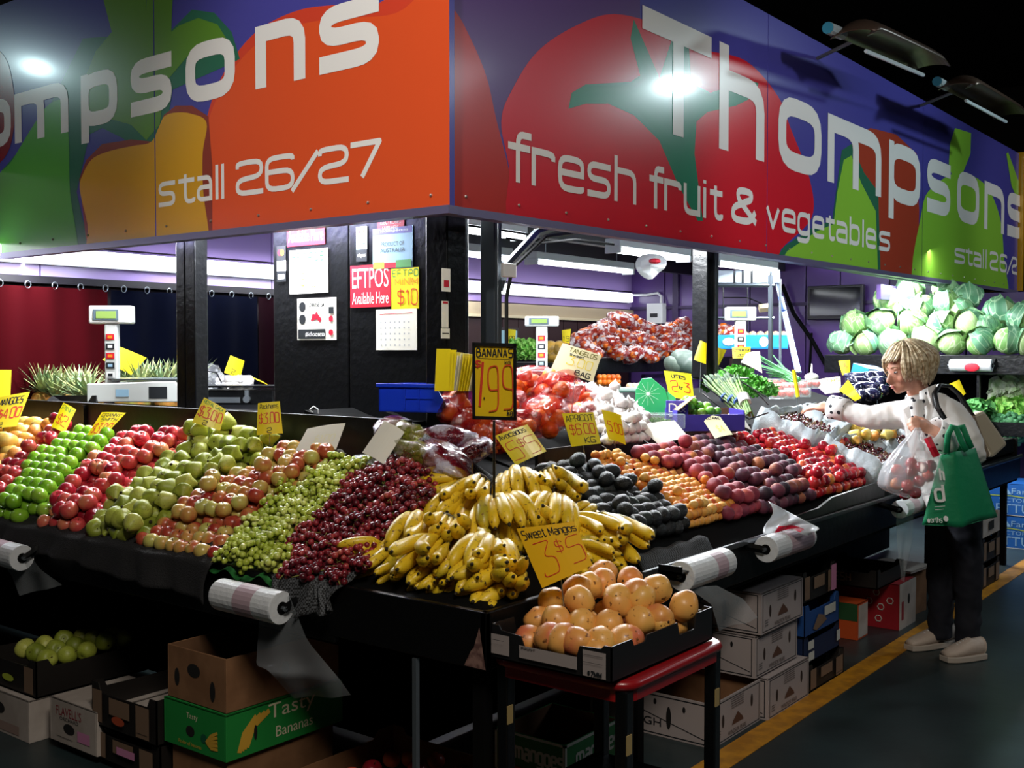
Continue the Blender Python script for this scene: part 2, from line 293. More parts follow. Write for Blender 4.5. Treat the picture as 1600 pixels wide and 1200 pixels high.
def printed(name, parent, P0, U, V, items, off=.0012, zf=None):
    """flat print on a face: P0 + u*U + v*V; items ('text'|'type'|'rect'|'poly'|'line', ..., material)"""
    P0 = Vector(P0); U = Vector(U); V = Vector(V); N = U.cross(V).normalized(); b = MB(); mats = []; asp = U.length/V.length
    def W(u, v, k): return P0 + U*u + V*v + N*off*(1+.3*k)
    for k, it in enumerate(items):
        m = it[-1]
        if m not in mats: mats.append(m)
        mi = mats.index(m); kind = it[0]
        if kind in ('text', 'hand'):       # (text, string, u0, v0(baseline), u1, v1(cap top), weight, mat)
            _, s, u0, v0, u1, v1, wt, _m = it; wd, st = text_strokes(s, .38, .06 if kind == 'hand' else 0)
            sx = (u1-u0)/max(wd, .1); sy = (v1-v0)/H
            for qi, q in enumerate(st):
                Lp, Rp = ribbon([(u0+x*sx, (v0+y*sy)/asp) for x, y in q], wt); n = len(Lp); kk = k+(qi % 7)*.12
                vs = [W(p.x, p.y*asp, kk+i*.03) for i, p in enumerate(Lp)]+[W(p.x, p.y*asp, kk+i*.03) for i, p in enumerate(Rp)]
                b.add(vs, [(i, n+i, n+i+1, i+1) for i in range(n-1)], mi)
        elif kind == 'type':
            _, s, u0, v0, u1, v1, _m = it; vs, fs = bfont(s); xs = [p[0] for p in vs]; ys = [p[1] for p in vs]; x0, x1, y0, y1 = min(xs), max(xs), min(ys), max(ys)
            b.add([W(u0+(p[0]-x0)/(x1-x0)*(u1-u0), v0+(p[1]-y0)/(y1-y0)*(v1-v0), k) for p in vs], fs, mi)
        elif kind == 'rect':
            _, u0, v0, u1, v1, _m = it; b.add([W(u0, v0, k), W(u1, v0, k), W(u1, v1, k), W(u0, v1, k)], [(0, 1, 2, 3)], mi)
        elif kind == 'frame':
            _, u0, v0, u1, v1, t, _m = it; tv = t*asp
            for q in ((u0, v0, u1, v0+tv), (u0, v1-tv, u1, v1), (u0, v0, u0+t, v1), (u1-t, v0, u1, v1)):
                b.add([W(q[0], q[1], k), W(q[2], q[1], k), W(q[2], q[3], k), W(q[0], q[3], k)], [(0, 1, 2, 3)], mi)
        elif kind == 'disc':
            _, u, v, ru, rv, _m = it; b.add([W(u+ru*math.cos(2*PI*i/16), v+rv*math.sin(2*PI*i/16), k) for i in range(16)], [tuple(range(16))], mi)
        elif kind == 'poly':
            _, pts, _m = it; tr = geometry.tessellate_polygon([[Vector((p[0], p[1], 0)) for p in pts]]); b.add([W(p[0], p[1], k) for p in pts], [tuple(t) for t in tr], mi)
        elif kind == 'line':
            _, pts, wt, _m = it; Lp, Rp = ribbon([(x, y/asp) for x, y in pts], wt); n = len(Lp)
            b.add([W(p.x, p.y*asp, k) for p in Lp]+[W(p.x, p.y*asp, k) for p in Rp], [(i, n+i, n+i+1, i+1) for i in range(n-1)], mi)
    if parent is not None and parent.matrix_world is not None:
        inv = parent_inv(parent); b.v = [tuple(inv @ Vector(p)) for p in b.v]
    return b.build(name, mats, parent)
def parent_inv(p):
    m = Matrix.Identity(4); o = p
    while o is not None:
        m = Matrix.LocRotScale(o.location, o.rotation_euler, o.scale) @ m; o = o.parent
    return m.inverted()
def _wb(s, name, mats, parent=None, **k):
    if parent is not None:
        inv = parent_inv(parent); s.v = [tuple(inv @ Vector(p)) for p in s.v]
    return s.build(name, mats, parent, **k)
MB.wb = _wb
BLK = mat('black_paint', '0b0c0e', .3, spec=.35, bump=.25, bscale=30)
BLKM = mat('black_matt', '0a0a0b', .8, spec=.08)
STEEL = mat('grey_steel', '8a9299', .35, metal=.8)
WHT = mat('white_plastic', 'e6e9ea', .4)
WHP = mat('white_print', 'f4f4f2', .6)
INK = mat('black_ink', '121212', .6)
REDINK = mat('red_marker', 'd8391a', .5)
YEL = mat('yellow_card', 'f2dc0a', .42, coat=.2)
PALE = mat('pale_card', 'f6f0c4', .35, coat=.5)  # pale cream with the tube lamps' overexposure put into the colour
OVERWHT = mat('white_card', 'f4f2e8', .35, coat=.4)  # overexposed card tone, the glare put into the colour as white
# ------------------------------------------------------------------ setting
def floor_mat():
    m = mat('floor_paint', '2b3a3c', .38, bump=.12, bscale=12, var='1d2829', vscale=2.2, vs=(.35, .65)); return m
b = MB(); b.box(-5, -7, -.1, 16, 9, 0); tag(b.build('floor', floor_mat()), 'dark green-grey painted market floor', kind='structure')
b = MB(); b.box(-5, -.115, .0005, 16, -.005, .003); tag(b.build('floor_line', mat('yellow_line', 'c98a1c', .5, var='a8701a', vscale=14)), 'yellow line painted along the aisle floor', kind='structure')
b = MB(); b.box(-5, -7, 5.6, 16, 9, 5.7); tag(b.build('ceiling', mat('hall_ceiling', '15120f', .9)), 'dark market hall roof', kind='structure')
HW = mat('hall_wall', '1b1714', .9)
for nm, q in (('wall_far', (-5, 8.9, 0, 16, 9, 5.6)), ('wall_end', (15.9, -7, 0, 16, 9, 5.6)), ('wall_aisle', (-5, -7, 0, 16, -6.9, 5.6)), ('wall_near', (-5, -7, 0, -4.9, 9, 5.6))):
    b = MB(); b.box(*q); tag(b.build(nm, HW), 'dark wall of the market hall', kind='structure')
PUR = mat('purple_paint', '4f3573', .3, coat=.25, var='5f4288', vscale=1.5, vs=(.3, .7)); LIL = mat('lilac_gloss', 'a48cc8', .16, coat=.6)
PURD = mat('purple_trim', '34234e', .4)
# end wall of boards (X = 8.1), back wall (Y = 4.5)
b = MB(); b.box(8.1, .3, 0, 8.2, 1.0, 2.04); b.box(8.1, 1.0, 0, 8.2, 4.6, 2.6); wr = tag(b.build('wall_right', PURD), 'purple boarded end wall of the stall', kind='structure')
ys = [.32, .92, 1.5, 1.62, 2.1, 2.45, 3.05, 3.65, 4.05, 4.48]
for y0, y1 in zip(ys, ys[1:]): MB().box(8.07, y0+.006, .05, 8.1, y1-.006, 2.6 if y0 > 1 else 2.04).build('wall_panel', PUR, wr, bevel=.004)
for y in (1.56, 3.9): MB().box(8.03, y-.035, .05, 8.07, y+.035, 2.6).build('batten', PURD, wr, bevel=.004)
MB().box(8.04, 1.1, 1.97, 8.07, 4.48, 2.0).build('rail', PURD, wr)
b = MB(); b.box(-3, 4.52, 0, 8.2, 4.62, 2.6); wb_ = tag(b.build('wall_back', mat('dark_backwall', '1c0f16', .8)), 'dark rear wall of the stall', kind='structure')
xs = [-3, -1.2, 1.2, 3.0, 5.5, 8.08]
for a, c in zip(xs, xs[1:]):
    MB().box(a+.004, 4.47, 1.975, c-.004, 4.52, 2.165).build('bulkhead_panel', LIL, wb_, bevel=.003)
    MB().box(a+.004, 4.47, 2.175, c-.004, 4.52, 2.58).build('bulkhead_panel', LIL, wb_, bevel=.003)
MB().box(4.4, 4.44, 1.85, 8.08, 4.5, 1.965).build('trim_board', mat('cream_board', 'b9a78a', .6), wb_, bevel=.004)
MB().box(4.4, 4.42, 1.83, 8.08, 4.5, 1.855).build('trim_board', mat('cream_edge', 'd9cba8', .5), wb_)
MB().box(-3, 4.44, 1.93, 4.4, 4.5, 1.975).build('curtain_rail', mat('dark_rail', '16121c', .5), wb_)
MB().box(7.2, 1.4, 1.97, 8.08, 1.44, 2.1).build('rail', PURD, wr)
# timber lining behind the counters, with a window far back
b = MB()
for i in range(14): b.box(4.5+i*.25, 4.46, .6, 4.74+i*.25, 4.5, 1.83)
tag(b.build('wall_lining', mat('maroon_boards', '2c0f12', .6)), 'dark maroon boarding below the cream trim', kind='structure')
wn = MB().box(5.55, 4.42, 1.42, 5.95, 4.46, 1.74).build('window_1', mat('dark_frame', '2a2226', .5)); tag(wn, 'small window in the maroon rear wall', kind='structure')
MB().box(5.59, 4.41, 1.45, 5.91, 4.42, 1.71).build('window_pane', mat('window_glass', '6d8f9a', .1, emit='7fa6b4', es=.5), wn)
# ceiling panels of the stall
b = MB(); b.box(.97, .97, 2.52, 8.2, 4.6, 2.58); ce = tag(b.build('ceiling_panel', mat('stall_ceiling', 'b9bcc6', .5)), 'pale ceiling over the stall', kind='structure')
for x in (2.2, 3.4, 4.6, 5.8, 7.0): MB().box(x-.02, .99, 2.49, x+.02, 4.45, 2.52).build('ceiling_strip', mat('strip', '8d8ca0', .5), ce)
for y in (1.75, 2.7, 3.7): MB().box(1.0, y-.04, 2.32, 8.05, y+.04, 2.52).build('beam', mat('dark_beam', '20202a', .5), ce)
# curtains with rings
def curtain(x0, x1, m, label):
    t = thing('curtain', label, 'curtain', ((x0+x1)/2, 4.38, 1.0), 'curtains on the back rail'); b = MB(); n = int((x1-x0)/.02)
    b.sheet(lambda u, v: (x0+u*(x1-x0), 4.38+.022*math.sin(u*(x1-x0)*26)*(1-.5*v), .95+v*.955), n, 4); b.wb('cloth', m, t, smooth=True)
    x = x0+.09
    while x < x1:
        r = MB(); r.tube([(x+.018*math.cos(a*PI/5), 4.375, 1.915+.022*math.sin(a*PI/5)) for a in range(10)], .003, 4, closed=True); r.wb('ring', STEEL, t); x += .17
curtain(-1.4, 1.6, mat('maroon_cloth', '3a040a', .95, spec=.05), 'maroon curtain hanging behind the pineapples')
curtain(1.62, 2.78, mat('navy_cloth', '050818', .95, spec=.05), 'navy curtain hanging between the two maroon ones')
curtain(2.8, 4.3, mat('plum_cloth', '1a060e', .95, spec=.05), 'dark plum curtain hanging beside the black pillar')

# ------------------------------------------------------------------ posts and the pillar
def post(name, q, label, m=BLK, parts=None):
    t = MB().box(*q).build(name, m, bevel=.006); tag(t, label, 'post'); return t
post('corner_post', (1.05, 1.05, 1.1, 1.17, 1.17, 2.3), 'square black post under the corner of the two signs')
pA = post('support_post', (1.05, 2.73, 1.1, 1.13, 2.81, 2.4), 'black post beside the scale with the card logos')
MB().box(1.05, 2.812, 1.1, 1.13, 2.89, 2.4).build('steel_channel', BLK, pA, bevel=.008)
t = thing('support_post', 'dark steel post with a diagonal brace and cables', 'post', (1.4, 1.09, 1.1))
MB().box(1.36, 1.05, 1.1, 1.385, 1.13, 2.4).wb('post_flange', mat('dull_steel', '3d444b', .4, metal=.4), t, bevel=.004)
MB().box(1.385, 1.075, 1.1, 1.44, 1.105, 2.4).wb('post_web', mat('dull_steel', '', .4), t)
MB().tube([(1.44, 1.09, 1.79), (1.5, 1.09, 1.9), (1.72, 1.09, 2.06), (1.9, 1.09, 2.11), (2.3, 1.09, 2.12)], .02, 6).wb('brace', mat('dull_steel', '', .4), t)
MB().tube([(1.43, 1.04, 1.2), (1.43, 1.04, 1.75), (1.47, 1.04, 1.88), (1.72, 1.04, 2.04), (2.1, 1.04, 2.1)], .009, 6).wb('cable', INK, t)
MB().box(1.40, 1.03, 1.84, 1.49, 1.05, 1.90).wb('junction_box', WHT, t, bevel=.004)
MB().box(1.2, 1.05, 2.1, 8.0, 1.11, 2.16).build('roof_beam', mat('dull_steel', '', .4)).__setitem__('kind', 'structure')
t = post('support_post', (3.31, 1.05, 1.36, 3.41, 1.15, 2.4), 'black post in front of the switch box wall')
MB().box(3.385, 1.035, 1.36, 3.415, 1.05, 2.4).build('steel_angle', mat('dull_steel', '', .4), t)
# pillar clad in black boards
t = thing('pillar_cladding', 'broad black boarded pillar covered with payment notices', 'pillar', (1.2, 1.7, 1.1))
def yx(px, X=1.19): return on(px, 450, 0, X).y
yA, yB, yC = yx(427), yx(545), 1.17
MB().box(1.19, yB+.004, 1.0, 1.33, yA, 2.5).wb('board', BLK, t, bevel=.005)
MB().box(1.19, yC, 1.0, 1.33, yB-.004, 2.5).wb('board', BLK, t, bevel=.005)
RED = mat('notice_red', 'c8102e', .5); NYEL = mat('notice_yellow', 'f4e21a', .5); GRN = mat('marker_green', '2b8a3e', .5); LB = mat('print_blue', '9cc3dd', .5); DK = mat('print_dark', '1c2024', .5)
ORG = mat('print_orange', 'f08a1c', .5)
def poster(name, px0, py0, px1, py1, base, items, label, X=1.186, ax=0):
    """paper with its corners at the given survey points on a vertical face"""
    a = on(px0, py0, ax, X); c = on(px1, py1, ax, X); z0, z1 = min(a.z, c.z), max(a.z, c.z)
    if ax == 0: P0 = Vector((X, a.y, z0)); U = Vector((0, c.y-a.y, 0)); N = Vector((-1, 0, 0))
    else: P0 = Vector((a.x, X, z0)); U = Vector((c.x-a.x, 0, 0)); N = Vector((0, -1, 0))
    V = Vector((0, 0, z1-z0)); b = MB(); Q = [P0, P0+U, P0+U+V, P0+V]; b.add(Q+[q+N*.0025 for q in Q], [(0, 1, 2, 3), (4, 5, 6, 7), (0, 1, 5, 4), (1, 2, 6, 5), (2, 3, 7, 6), (3, 0, 4, 7)])
    o = b.build(name, base); tag(o, label, 'sign')
    if items: printed('lettering', o, P0+N*.0025, U, V, items, off=.001)
    return o
AH = lambda b0: [('type', 'Available Here', .05, b0, .95, b0+.55, WHP)]
poster('payment_notice', 449, 355, 508, 381, RED, [('type', 'Available Here', .04, .2, .96, .8, WHP)], 'small red AVAILABLE HERE notice at the top of the pillar')
poster('payment_notice', 453, 392, 513, 457, mat('paper', 'f4f2e6', .5), [('text', 'EFTPOS', .08, .74, .9, .92, .02, GRN), ('text', '$10', .3, .15, .7, .5, .012, ORG)], 'white EFTPOS notice taped beneath the red one')
poster('campaign_notice', 465, 467, 526, 531, mat('paper', '', .5), [('disc', .14, .8, .09, .12, DK), ('disc', .14, .5, .09, .12, DK), ('text', 'CHOOSE SA', .32, .8, .7, .88, .012, DK), ('poly', [(.36, .45), (.4, .62), (.48, .62), (.5, .7), (.56, .6), (.64, .5), (.6, .42), (.52, .5)], RED), ('rect', .03, .03, .74, .26, DK), ('type', '#ichoosesa', .22, .08, .72, .2, WHP), ('rect', .82, .62, .95, .78, DK), ('disc', .88, .5, .06, .07, RED), ('disc', .88, .18, .06, .07, RED)], 'white CHOOSE SA poster low on the pillar')
for (y0, y1, fc, lb) in ((385, 407, DK, 'orange and red circle'), (408, 423, WHP, 'blank white'), (424, 440, DK, 'black word')):
    poster('card_sticker', 433, y0, 447, y1, fc, [('disc', .35, .55, .22, .22, RED), ('disc', .62, .55, .22, .22, ORG)] if y0 == 385 else ([('rect', .15, .25, .85, .7, WHP)] if y0 == 424 else []), f'{lb} payment sticker on the pillar edge')
for (y0, y1, fc, it, lb) in ((355, 369, WHP, [('disc', .3, .5, .1, .2, RED), ('disc', .7, .5, .1, .2, ORG)], 'topmost pale'), (371, 389, LB, [('type', 'VISA', .15, .3, .85, .7, DK)], 'blue lettered'), (391, 408, DK, [('type', 'eftpos', .12, .3, .88, .72, WHP)], 'black lettered')):
    poster('card_sticker', 557, y0, 574, y1, fc, it, f'{lb} payment sticker left of the produce poster')
poster('payment_notice', 590, 338, 632, 360, RED, [('type', 'ELECTRONIC', .12, .45, .88, .68, WHP), ('type', 'SALES HERE', .2, .12, .8, .34, WHP)], 'rounded red ELECTRONIC notice under the sign corner')
poster('produce_poster', 583, 358, 645, 418, LB, [('rect', 0, .84, 1, 1, mat('print_purple', '5a55a0', .5)), ('type', 'Thompsons', .1, .87, .9, .96, WHP), ('type', 'PRODUCT OF', .22, .55, .8, .65, DK), ('type', 'AUSTRALIA', .2, .4, .82, .5, DK), ('rect', .02, .02, .3, .18, mat('print_lime', 'b6c640', .5)), ('rect', .3, .02, .6, .15, RED), ('rect', .6, .02, .98, .2, mat('print_leaf', '5aa05a', .5))], 'pale blue PRODUCT OF AUSTRALIA poster with purple heading')
poster('payment_notice', 548, 416, 611, 479, RED, [('type', 'EFTPOS', .05, .46, .95, .93, WHP), ('type', 'Available Here', .05, .08, .95, .36, WHP)], 'big red EFTPOS AVAILABLE HERE notice')
poster('payment_notice', 612, 420, 655, 482, NYEL, [('hand', 'EFTPO', .05, .8, .98, .96, .022, GRN), ('hand', 'MINIM', .14, .58, .98, .76, .022, ORG), ('hand', '$10', .25, .1, .95, .48, .035, REDINK)], 'yellow handwritten EFTPOS minimum notice beside the corner post')
cal = poster('wall_calendar', 588, 484, 652, 547, mat('paper', '', .5), [('line', [(.1, .88), (.9, .9)], .01, RED)]+[('rect', .12+.12*i, .1+.14*j, .15+.12*i, .14+.14*j, mat('faint_ink', 'a8abb2', .6)) for i in range(7) for j in range(5)], 'white calendar page below the EFTPOS notices')
poster('leaflet', 690, 419, 703, 456, mat('paper', '', .5), [('rect', .2, .2, .8, .5, RED)], 'small white leaflet on the right side of the corner post', 1.047, 1)
poster('leaflet', 690, 470, 700, 512, mat('paper', '', .5), [('rect', .1, .9, .9, .98, RED)], 'long white leaflet with red tape on the corner post', 1.047, 1)
poster('leaflet', 689, 513, 702, 529, mat('paper', '', .5), [('rect', .1, .45, .9, .55, INK)], 'lowest small white leaflet on the corner post', 1.047, 1)

# ------------------------------------------------------------------ the two fascia signs
def cat(pts, closed=True, k=6):
    P = [Vector(p) for p in pts]; n = len(P); out = []
    for i in range(n if closed else n-1):
        p0, p1, p2, p3 = P[(i-1) % n] if closed or i else P[0], P[i], P[(i+1) % n], P[(i+2) % n] if closed or i < n-2 else P[-1]
        for j in range(k):
            t = j/k; out.append(.5*((2*p1)+(-p0+p2)*t+(2*p0-5*p1+4*p2-p3)*t*t+(-p0+3*p1-3*p2+p3)*t**3))
    return [tuple(p) for p in out]
def clip(poly, x0, y0, x1, y1):
    def cut(P, f, g):
        out = []
        for i in range(len(P)):
            a, c = P[i-1], P[i]; fa, fc = f(a), f(c)
            if (fa >= 0) != (fc >= 0): t = fa/(fa-fc); out.append((a[0]+(c[0]-a[0])*t, a[1]+(c[1]-a[1])*t))
            if fc >= 0: out.append(c)
        return out
    for f in (lambda p: p[0]-x0, lambda p: x1-p[0], lambda p: p[1]-y0, lambda p: y1-p[1]):
        poly = cut(poly, f, None)
        if len(poly) < 3: return []
    return poly
SP = lambda n, c: mat('sign_'+n, c, .26, spec=.35, coat=.3)
NAVY = SP('violet', '4b489c'); OR_ = SP('orange', 'e0552a'); GR_ = SP('leaf_green', '6fae35'); DG = SP('deep_green', '2f6b52'); YL = SP('mustard', 'd79f22'); RD = SP('red', 'cf1f2f'); DR = SP('brick', 'b23028'); BG = SP('grass', '55a53c'); TEAL = SP('teal', '2c8264'); LIME = SP('lime', '8cc63f'); PLUM = SP('plum', '4a3573')
ZS0, ZS1 = 2.085, 3.52
SOFF = .00025
def sign(name, label, ax, joints, base, shapes, texts, slope, trim_label):
    """ax 0: board in the plane X = .918 running along Y; ax 1: plane Y = .937 running along X"""
    K = .918 if ax == 0 else .937; s0 = joints[0]
    t = thing(name, label, 'sign', (K, s0, ZS0) if ax == 0 else (s0, K, ZS0))
    def W(s, z, o=0): z += slope*(s-s0); return Vector((K-o, s, z)) if ax == 0 else Vector((s, K-o, z))
    for a, c in zip(joints, joints[1:]):
        b = MB(); Q = [W(a+.004, ZS0), W(c-.004, ZS0), W(c-.004, ZS1), W(a+.004, ZS1)]; D = [q+(Vector((.03, 0, 0)) if ax == 0 else Vector((0, .03, 0))) for q in Q]
        b.add(Q+D, [(0, 1, 2, 3), (4, 5, 6, 7), (0, 1, 5, 4), (1, 2, 6, 5), (2, 3, 7, 6), (3, 0, 4, 7)]); b.wb('panel', base, t)
    k = 0
    for nm, m, pts, sm in shapes:
        k += 1; P = [on(x, y, ax, K) for x, y in pts]; P = [((p.y if ax == 0 else p.x), p.z-slope*((p.y if ax == 0 else p.x)-s0)) for p in P]
        if sm: P = cat(P)
        b = MB()
        for a, c in zip(joints, joints[1:]):
            Q = clip(P, a+.004, ZS0, c-.004, ZS1)
            if len(Q) < 3: continue
            tr = geometry.tessellate_polygon([[Vector((q[0], q[1], 0)) for q in Q]]); b.add([W(q[0], q[1], SOFF*k) for q in Q], [tuple(f) for f in tr])
        if b.v: b.wb(nm, m, t)
    for s, spans, zb, zt, wt in texts:   # spans: one (start, end) per letter, metres along the board
        b = MB()
        for ch, (a, c) in zip(s, spans):
            if ch == ' ': continue
            wd, st = glyph_strokes(ch, .40); a_, c_ = a+(wt/2 if ax or 1 else 0)*(1 if c > a else -1), c-(wt/2)*(1 if c > a else -1)
            hh = (zt-zb-wt); xh = hh if ch.islower() and s in ('Thompsons', 'fresh fruit & vegetables', 'stall 26/27') else hh
            for qi, q in enumerate(st):
                pl = [(a_+(c_-a_)*(p[0]/max(wd, .05) if wd > .05 else .5), zb+wt/2+p[1]*xh) for p in q]
                if (Vector(pl[0])-Vector(pl[-1])).length > 1e-6:
                    for e, f in ((0, 1), (-1, -2)):
                        gx, gy = q[e]
                        if min(abs(gy-y_) for y_ in (0, 1, 1.4, -.4)) > .02 and abs(q[e][0]-q[f][0]) < abs(q[e][1]-q[f][1]): continue
                        d_ = Vector(pl[e])-Vector(pl[f])
                        if d_.length > 1e-6 and min(abs(d_.x), abs(d_.y)) < .15*d_.length: pl[e] = tuple(Vector(pl[e])+d_.normalized()*wt/2)
                Lp, Rp = ribbon(pl, wt); n = len(Lp)
                oo = .00025*(k+2)+.00008*qi; b.add([W(p[0], p[1], oo+i*1e-5) for i, p in enumerate(Lp)]+[W(p[0], p[1], oo+i*1e-5) for i, p in enumerate(Rp)], [(i, n+i, n+i+1, i+1) for i in range(n-1)])
        b.wb('lettering', SP('white', 'eceae6'), t)
    # metal edge under the board
    b = MB(); j0, j1 = joints[0], joints[-1]
    for i in range(8):
        a, c = j0+(j1-j0)*i/8, j0+(j1-j0)*(i+1)/8; Q = [W(a, ZS0-.028, .012), W(c, ZS0-.028, .012), W(c, ZS0+.004, .012), W(a, ZS0+.004, .012)]; D = [q+(Vector((.06, 0, 0)) if ax == 0 else Vector((0, .06, 0))) for q in Q]
        b.add(Q+D, [(0, 1, 2, 3), (4, 5, 6, 7), (0, 1, 5, 4), (1, 2, 6, 5), (2, 3, 7, 6), (3, 0, 4, 7)])
    b.wb('edge_trim', mat('sign_trim', '6f6a8c', .35, metal=.3), t)
    b = MB(); n = int((j1-j0)/.35)
    for i in range(n):
        s = j0+.1+i*.35
        for z in (ZS0+.05,): c = W(s, z, .00025*(k+3)); b.ball(c, .007, 6, 4)
    b.wb('screw', mat('screw_head', 'b0a8a0', .3, metal=.8), t)
    return t
def SPN(lst, ax):
    return [(on(a, 150, ax, .918 if ax == 0 else .937)[1 if ax == 0 else 0], on(c, 150, ax, .918 if ax == 0 else .937)[1 if ax == 0 else 0]) for a, c in lst]
big_l = SPN([(-35, 17), (23, 107), (127, 184), (205, 269), (291, 368), (400, 478), (500, 593)], 0)
sign('fascia_sign', 'left fascia sign with an orange tomato, reading STALL 26/27', 0, [.918, 2.86, 5.8, 8.0], NAVY, [
  ('painted_tomato', SP('tomato_rim', 'd4452e'), [(330, 380), (318, 300), (318, 220), (330, 160), (355, 105), (400, 50), (460, 18), (520, 8), (590, 6), (700, -60), (900, 0), (900, 400)], 1),
  ('painted_tomato', OR_, [(322, 420), (316, 300), (318, 220), (336, 160), (362, 112), (405, 66), (470, 38), (540, 28), (620, 20), (700, -30), (900, 0), (900, 420)], 1),
  ('painted_leaf', DG, [(265, 50), (300, 15), (335, 20), (362, 50), (375, 92), (360, 100), (270, 140), (262, 190), (250, 215), (225, 237), (190, 215), (160, 200), (140, 210), (120, 300), (130, 345), (145, 400), (0, 470), (-60, 340), (0, 270), (60, 200), (130, 60)], 0),
  ('painted_pepper', SP('rim_red', '8c3a2c'), [(124, 280), (135, 250), (160, 225), (205, 218), (245, 222), (256, 180), (275, 165), (300, 165), (326, 182), (332, 260), (332, 420), (140, 420)], 0),
  ('painted_pepper', YL, [(125, 295), (131, 270), (145, 248), (172, 236), (208, 228), (236, 222), (248, 200), (257, 182), (275, 176), (300, 178), (323, 192), (317, 240), (318, 300), (327, 372), (320, 420), (150, 420), (137, 350)], 1),
  ('painted_leaf', SP('moss', '5f8f2c'), [(160, -60), (162, 0), (175, 50), (150, 80), (130, 130), (135, 190), (170, 185), (205, 195), (229, 219), (250, 195), (258, 130), (300, 80), (355, 62), (340, 38), (310, 28), (280, 40), (268, 50), (270, 0), (290, -60), (230, -60), (229, 20), (228, -60)], 0),
  ('painted_pepper', BG, [(-10, 480), (-10, 300), (20, 250), (50, 200), (75, 165), (100, 160), (108, 220), (110, 300), (122, 380), (122, 420)], 1),
  ('painted_tomato', SP('dark_red', '8a1420'), [(-200, 60), (-60, 60), (0, 80), (20, 130), (22, 200), (0, 255), (-80, 300), (-200, 300)], 1)],
 [('Thompsons', [(5.45, 5.02), (4.96, 4.68)]+big_l, 2.705, 2.985, .075), ('stall', SPN([(247, 273), (278, 303), (307, 331), (336, 341), (345, 350)], 0), 2.232, 2.355, .022),
  ('26/27', SPN([(368, 411), (414, 460), (453, 500), (497, 545), (548, 597)], 0), 2.232, 2.355, .024)], 0., '')
sign('fascia_sign', 'right fascia sign with a red tomato, reading FRESH FRUIT & VEGETABLES', 1, [.93, 3.85, 6.82, 10.0], NAVY, [
  ('painted_tomato', SP('shade_plum', '5a3a7a'), [(690, -80), (1000, -80), (1000, 200), (770, 210), (690, 100)], 0),
  ('painted_tomato', SP('brick', 'b23028'), [(640, -40), (705, 10), (735, 60), (760, 120), (775, 185), (800, 290), (812, 400), (640, 400)], 1),
  ('painted_tomato', RD, [(783, 190), (800, 140), (840, 80), (900, 40), (960, 22), (1030, 40), (1090, 75), (1165, 95), (1215, 150), (1235, 200), (1265, 280), (1268, 340), (1220, 390), (1210, 420), (1000, 400), (812, 370), (795, 260)], 1),
  ('painted_leaf', TEAL, [(888, 170), (893, 145), (915, 132), (985, 128), (1000, 118), (985, 60), (990, 30), (1012, 80), (1030, 122), (1050, 60), (1075, 60), (1080, 130), (1110, 145), (1170, 125), (1185, 130), (1180, 150), (1150, 165), (1105, 175), (1088, 190), (1085, 240), (1098, 345), (1090, 345), (1060, 290), (1030, 220), (990, 180), (950, 162), (915, 162)], 0),
  ('painted_pepper', SP('dim_red', 'a8402c'), [(1320, 430), (1335, 270), (1330, 215), (1360, 200), (1400, 210), (1432, 240), (1436, 330), (1434, 460)], 0),
  ('painted_leaf', DG, [(1205, 415), (1225, 385), (1270, 355), (1300, 345), (1315, 235), (1330, 225), (1350, 270), (1372, 300), (1376, 440)], 0),
  ('painted_pepper', LIME, [(1212, 420), (1230, 392), (1275, 362), (1302, 350), (1308, 300), (1318, 250), (1330, 243), (1345, 285), (1368, 330), (1372, 440)], 0),
  ('painted_pepper', LIME, [(1436, 470), (1440, 330), (1460, 290), (1500, 270), (1540, 290), (1562, 340), (1568, 400), (1568, 480)], 1),
  ('painted_leaf', LIME, [(1482, 260), (1484, 225), (1492, 200), (1517, 208), (1516, 240), (1505, 268), (1492, 285)], 0),
  ('painted_leaf', LIME, [(1572, 240), (1575, 238), (1590, 280), (1600, 300), (1620, 330), (1600, 335), (1580, 290)], 0)],
 [('Thompsons', [(2.387, 3.12), (3.215, 3.80), (4.0, 4.68), (4.79, 5.83), (6.0, 6.75), (6.93, 7.58), (7.78, 8.5), (8.68, 9.42), (9.55, 10.2)][:9], 2.63, 3.085, .115),
  ('fresh', [(1.305, 1.46), (1.47, 1.645), (1.667, 1.875), (1.902, 2.10), (2.133, 2.335)], 2.23, 2.395, .03), ('fruit', [(2.461, 2.60), (2.609, 2.79), (2.815, 3.0), (3.03, 3.07), (3.11, 3.26)], 2.23, 2.395, .032),
  ('&', [(3.371, 3.715)], 2.235, 2.39, .04), ('vegetables', [(3.83, 4.03), (4.06, 4.27), (4.30, 4.50), (4.54, 4.74), (4.77, 4.92), (4.95, 5.16), (5.2, 5.40), (5.45, 5.48), (5.52, 5.73), (5.8, 6.04)], 2.235, 2.385, .032),
  ('stall', [(7.73, 8.05), (8.07, 8.3), (8.33, 8.6), (8.64, 8.69), (8.74, 8.79)], 2.25, 2.39, .03), ('26/2', [(8.9, 9.2), (9.27, 9.55), (9.55, 9.8), (9.75, 9.97)], 2.25, 2.39, .03)], .0068, '')
# return board of the next stall, past the end of the long sign
t = thing('neighbour_sign', 'orange end board past the long sign', 'sign', (10.05, .9, 2.15))
MB().box(10.05, .9, 2.15, 10.1, 1.8, 3.6).wb('panel', YL, t)
# structure behind the boards
b = MB(); b.box(1.0, 2.6, 2.6, 1.05, 8, 3.5); b.box(1.0, 1.0, 2.6, 10, 1.05, 3.5); tag(b.build('wall_behind', BLKM), 'dark framing behind the fascia boards', kind='structure')
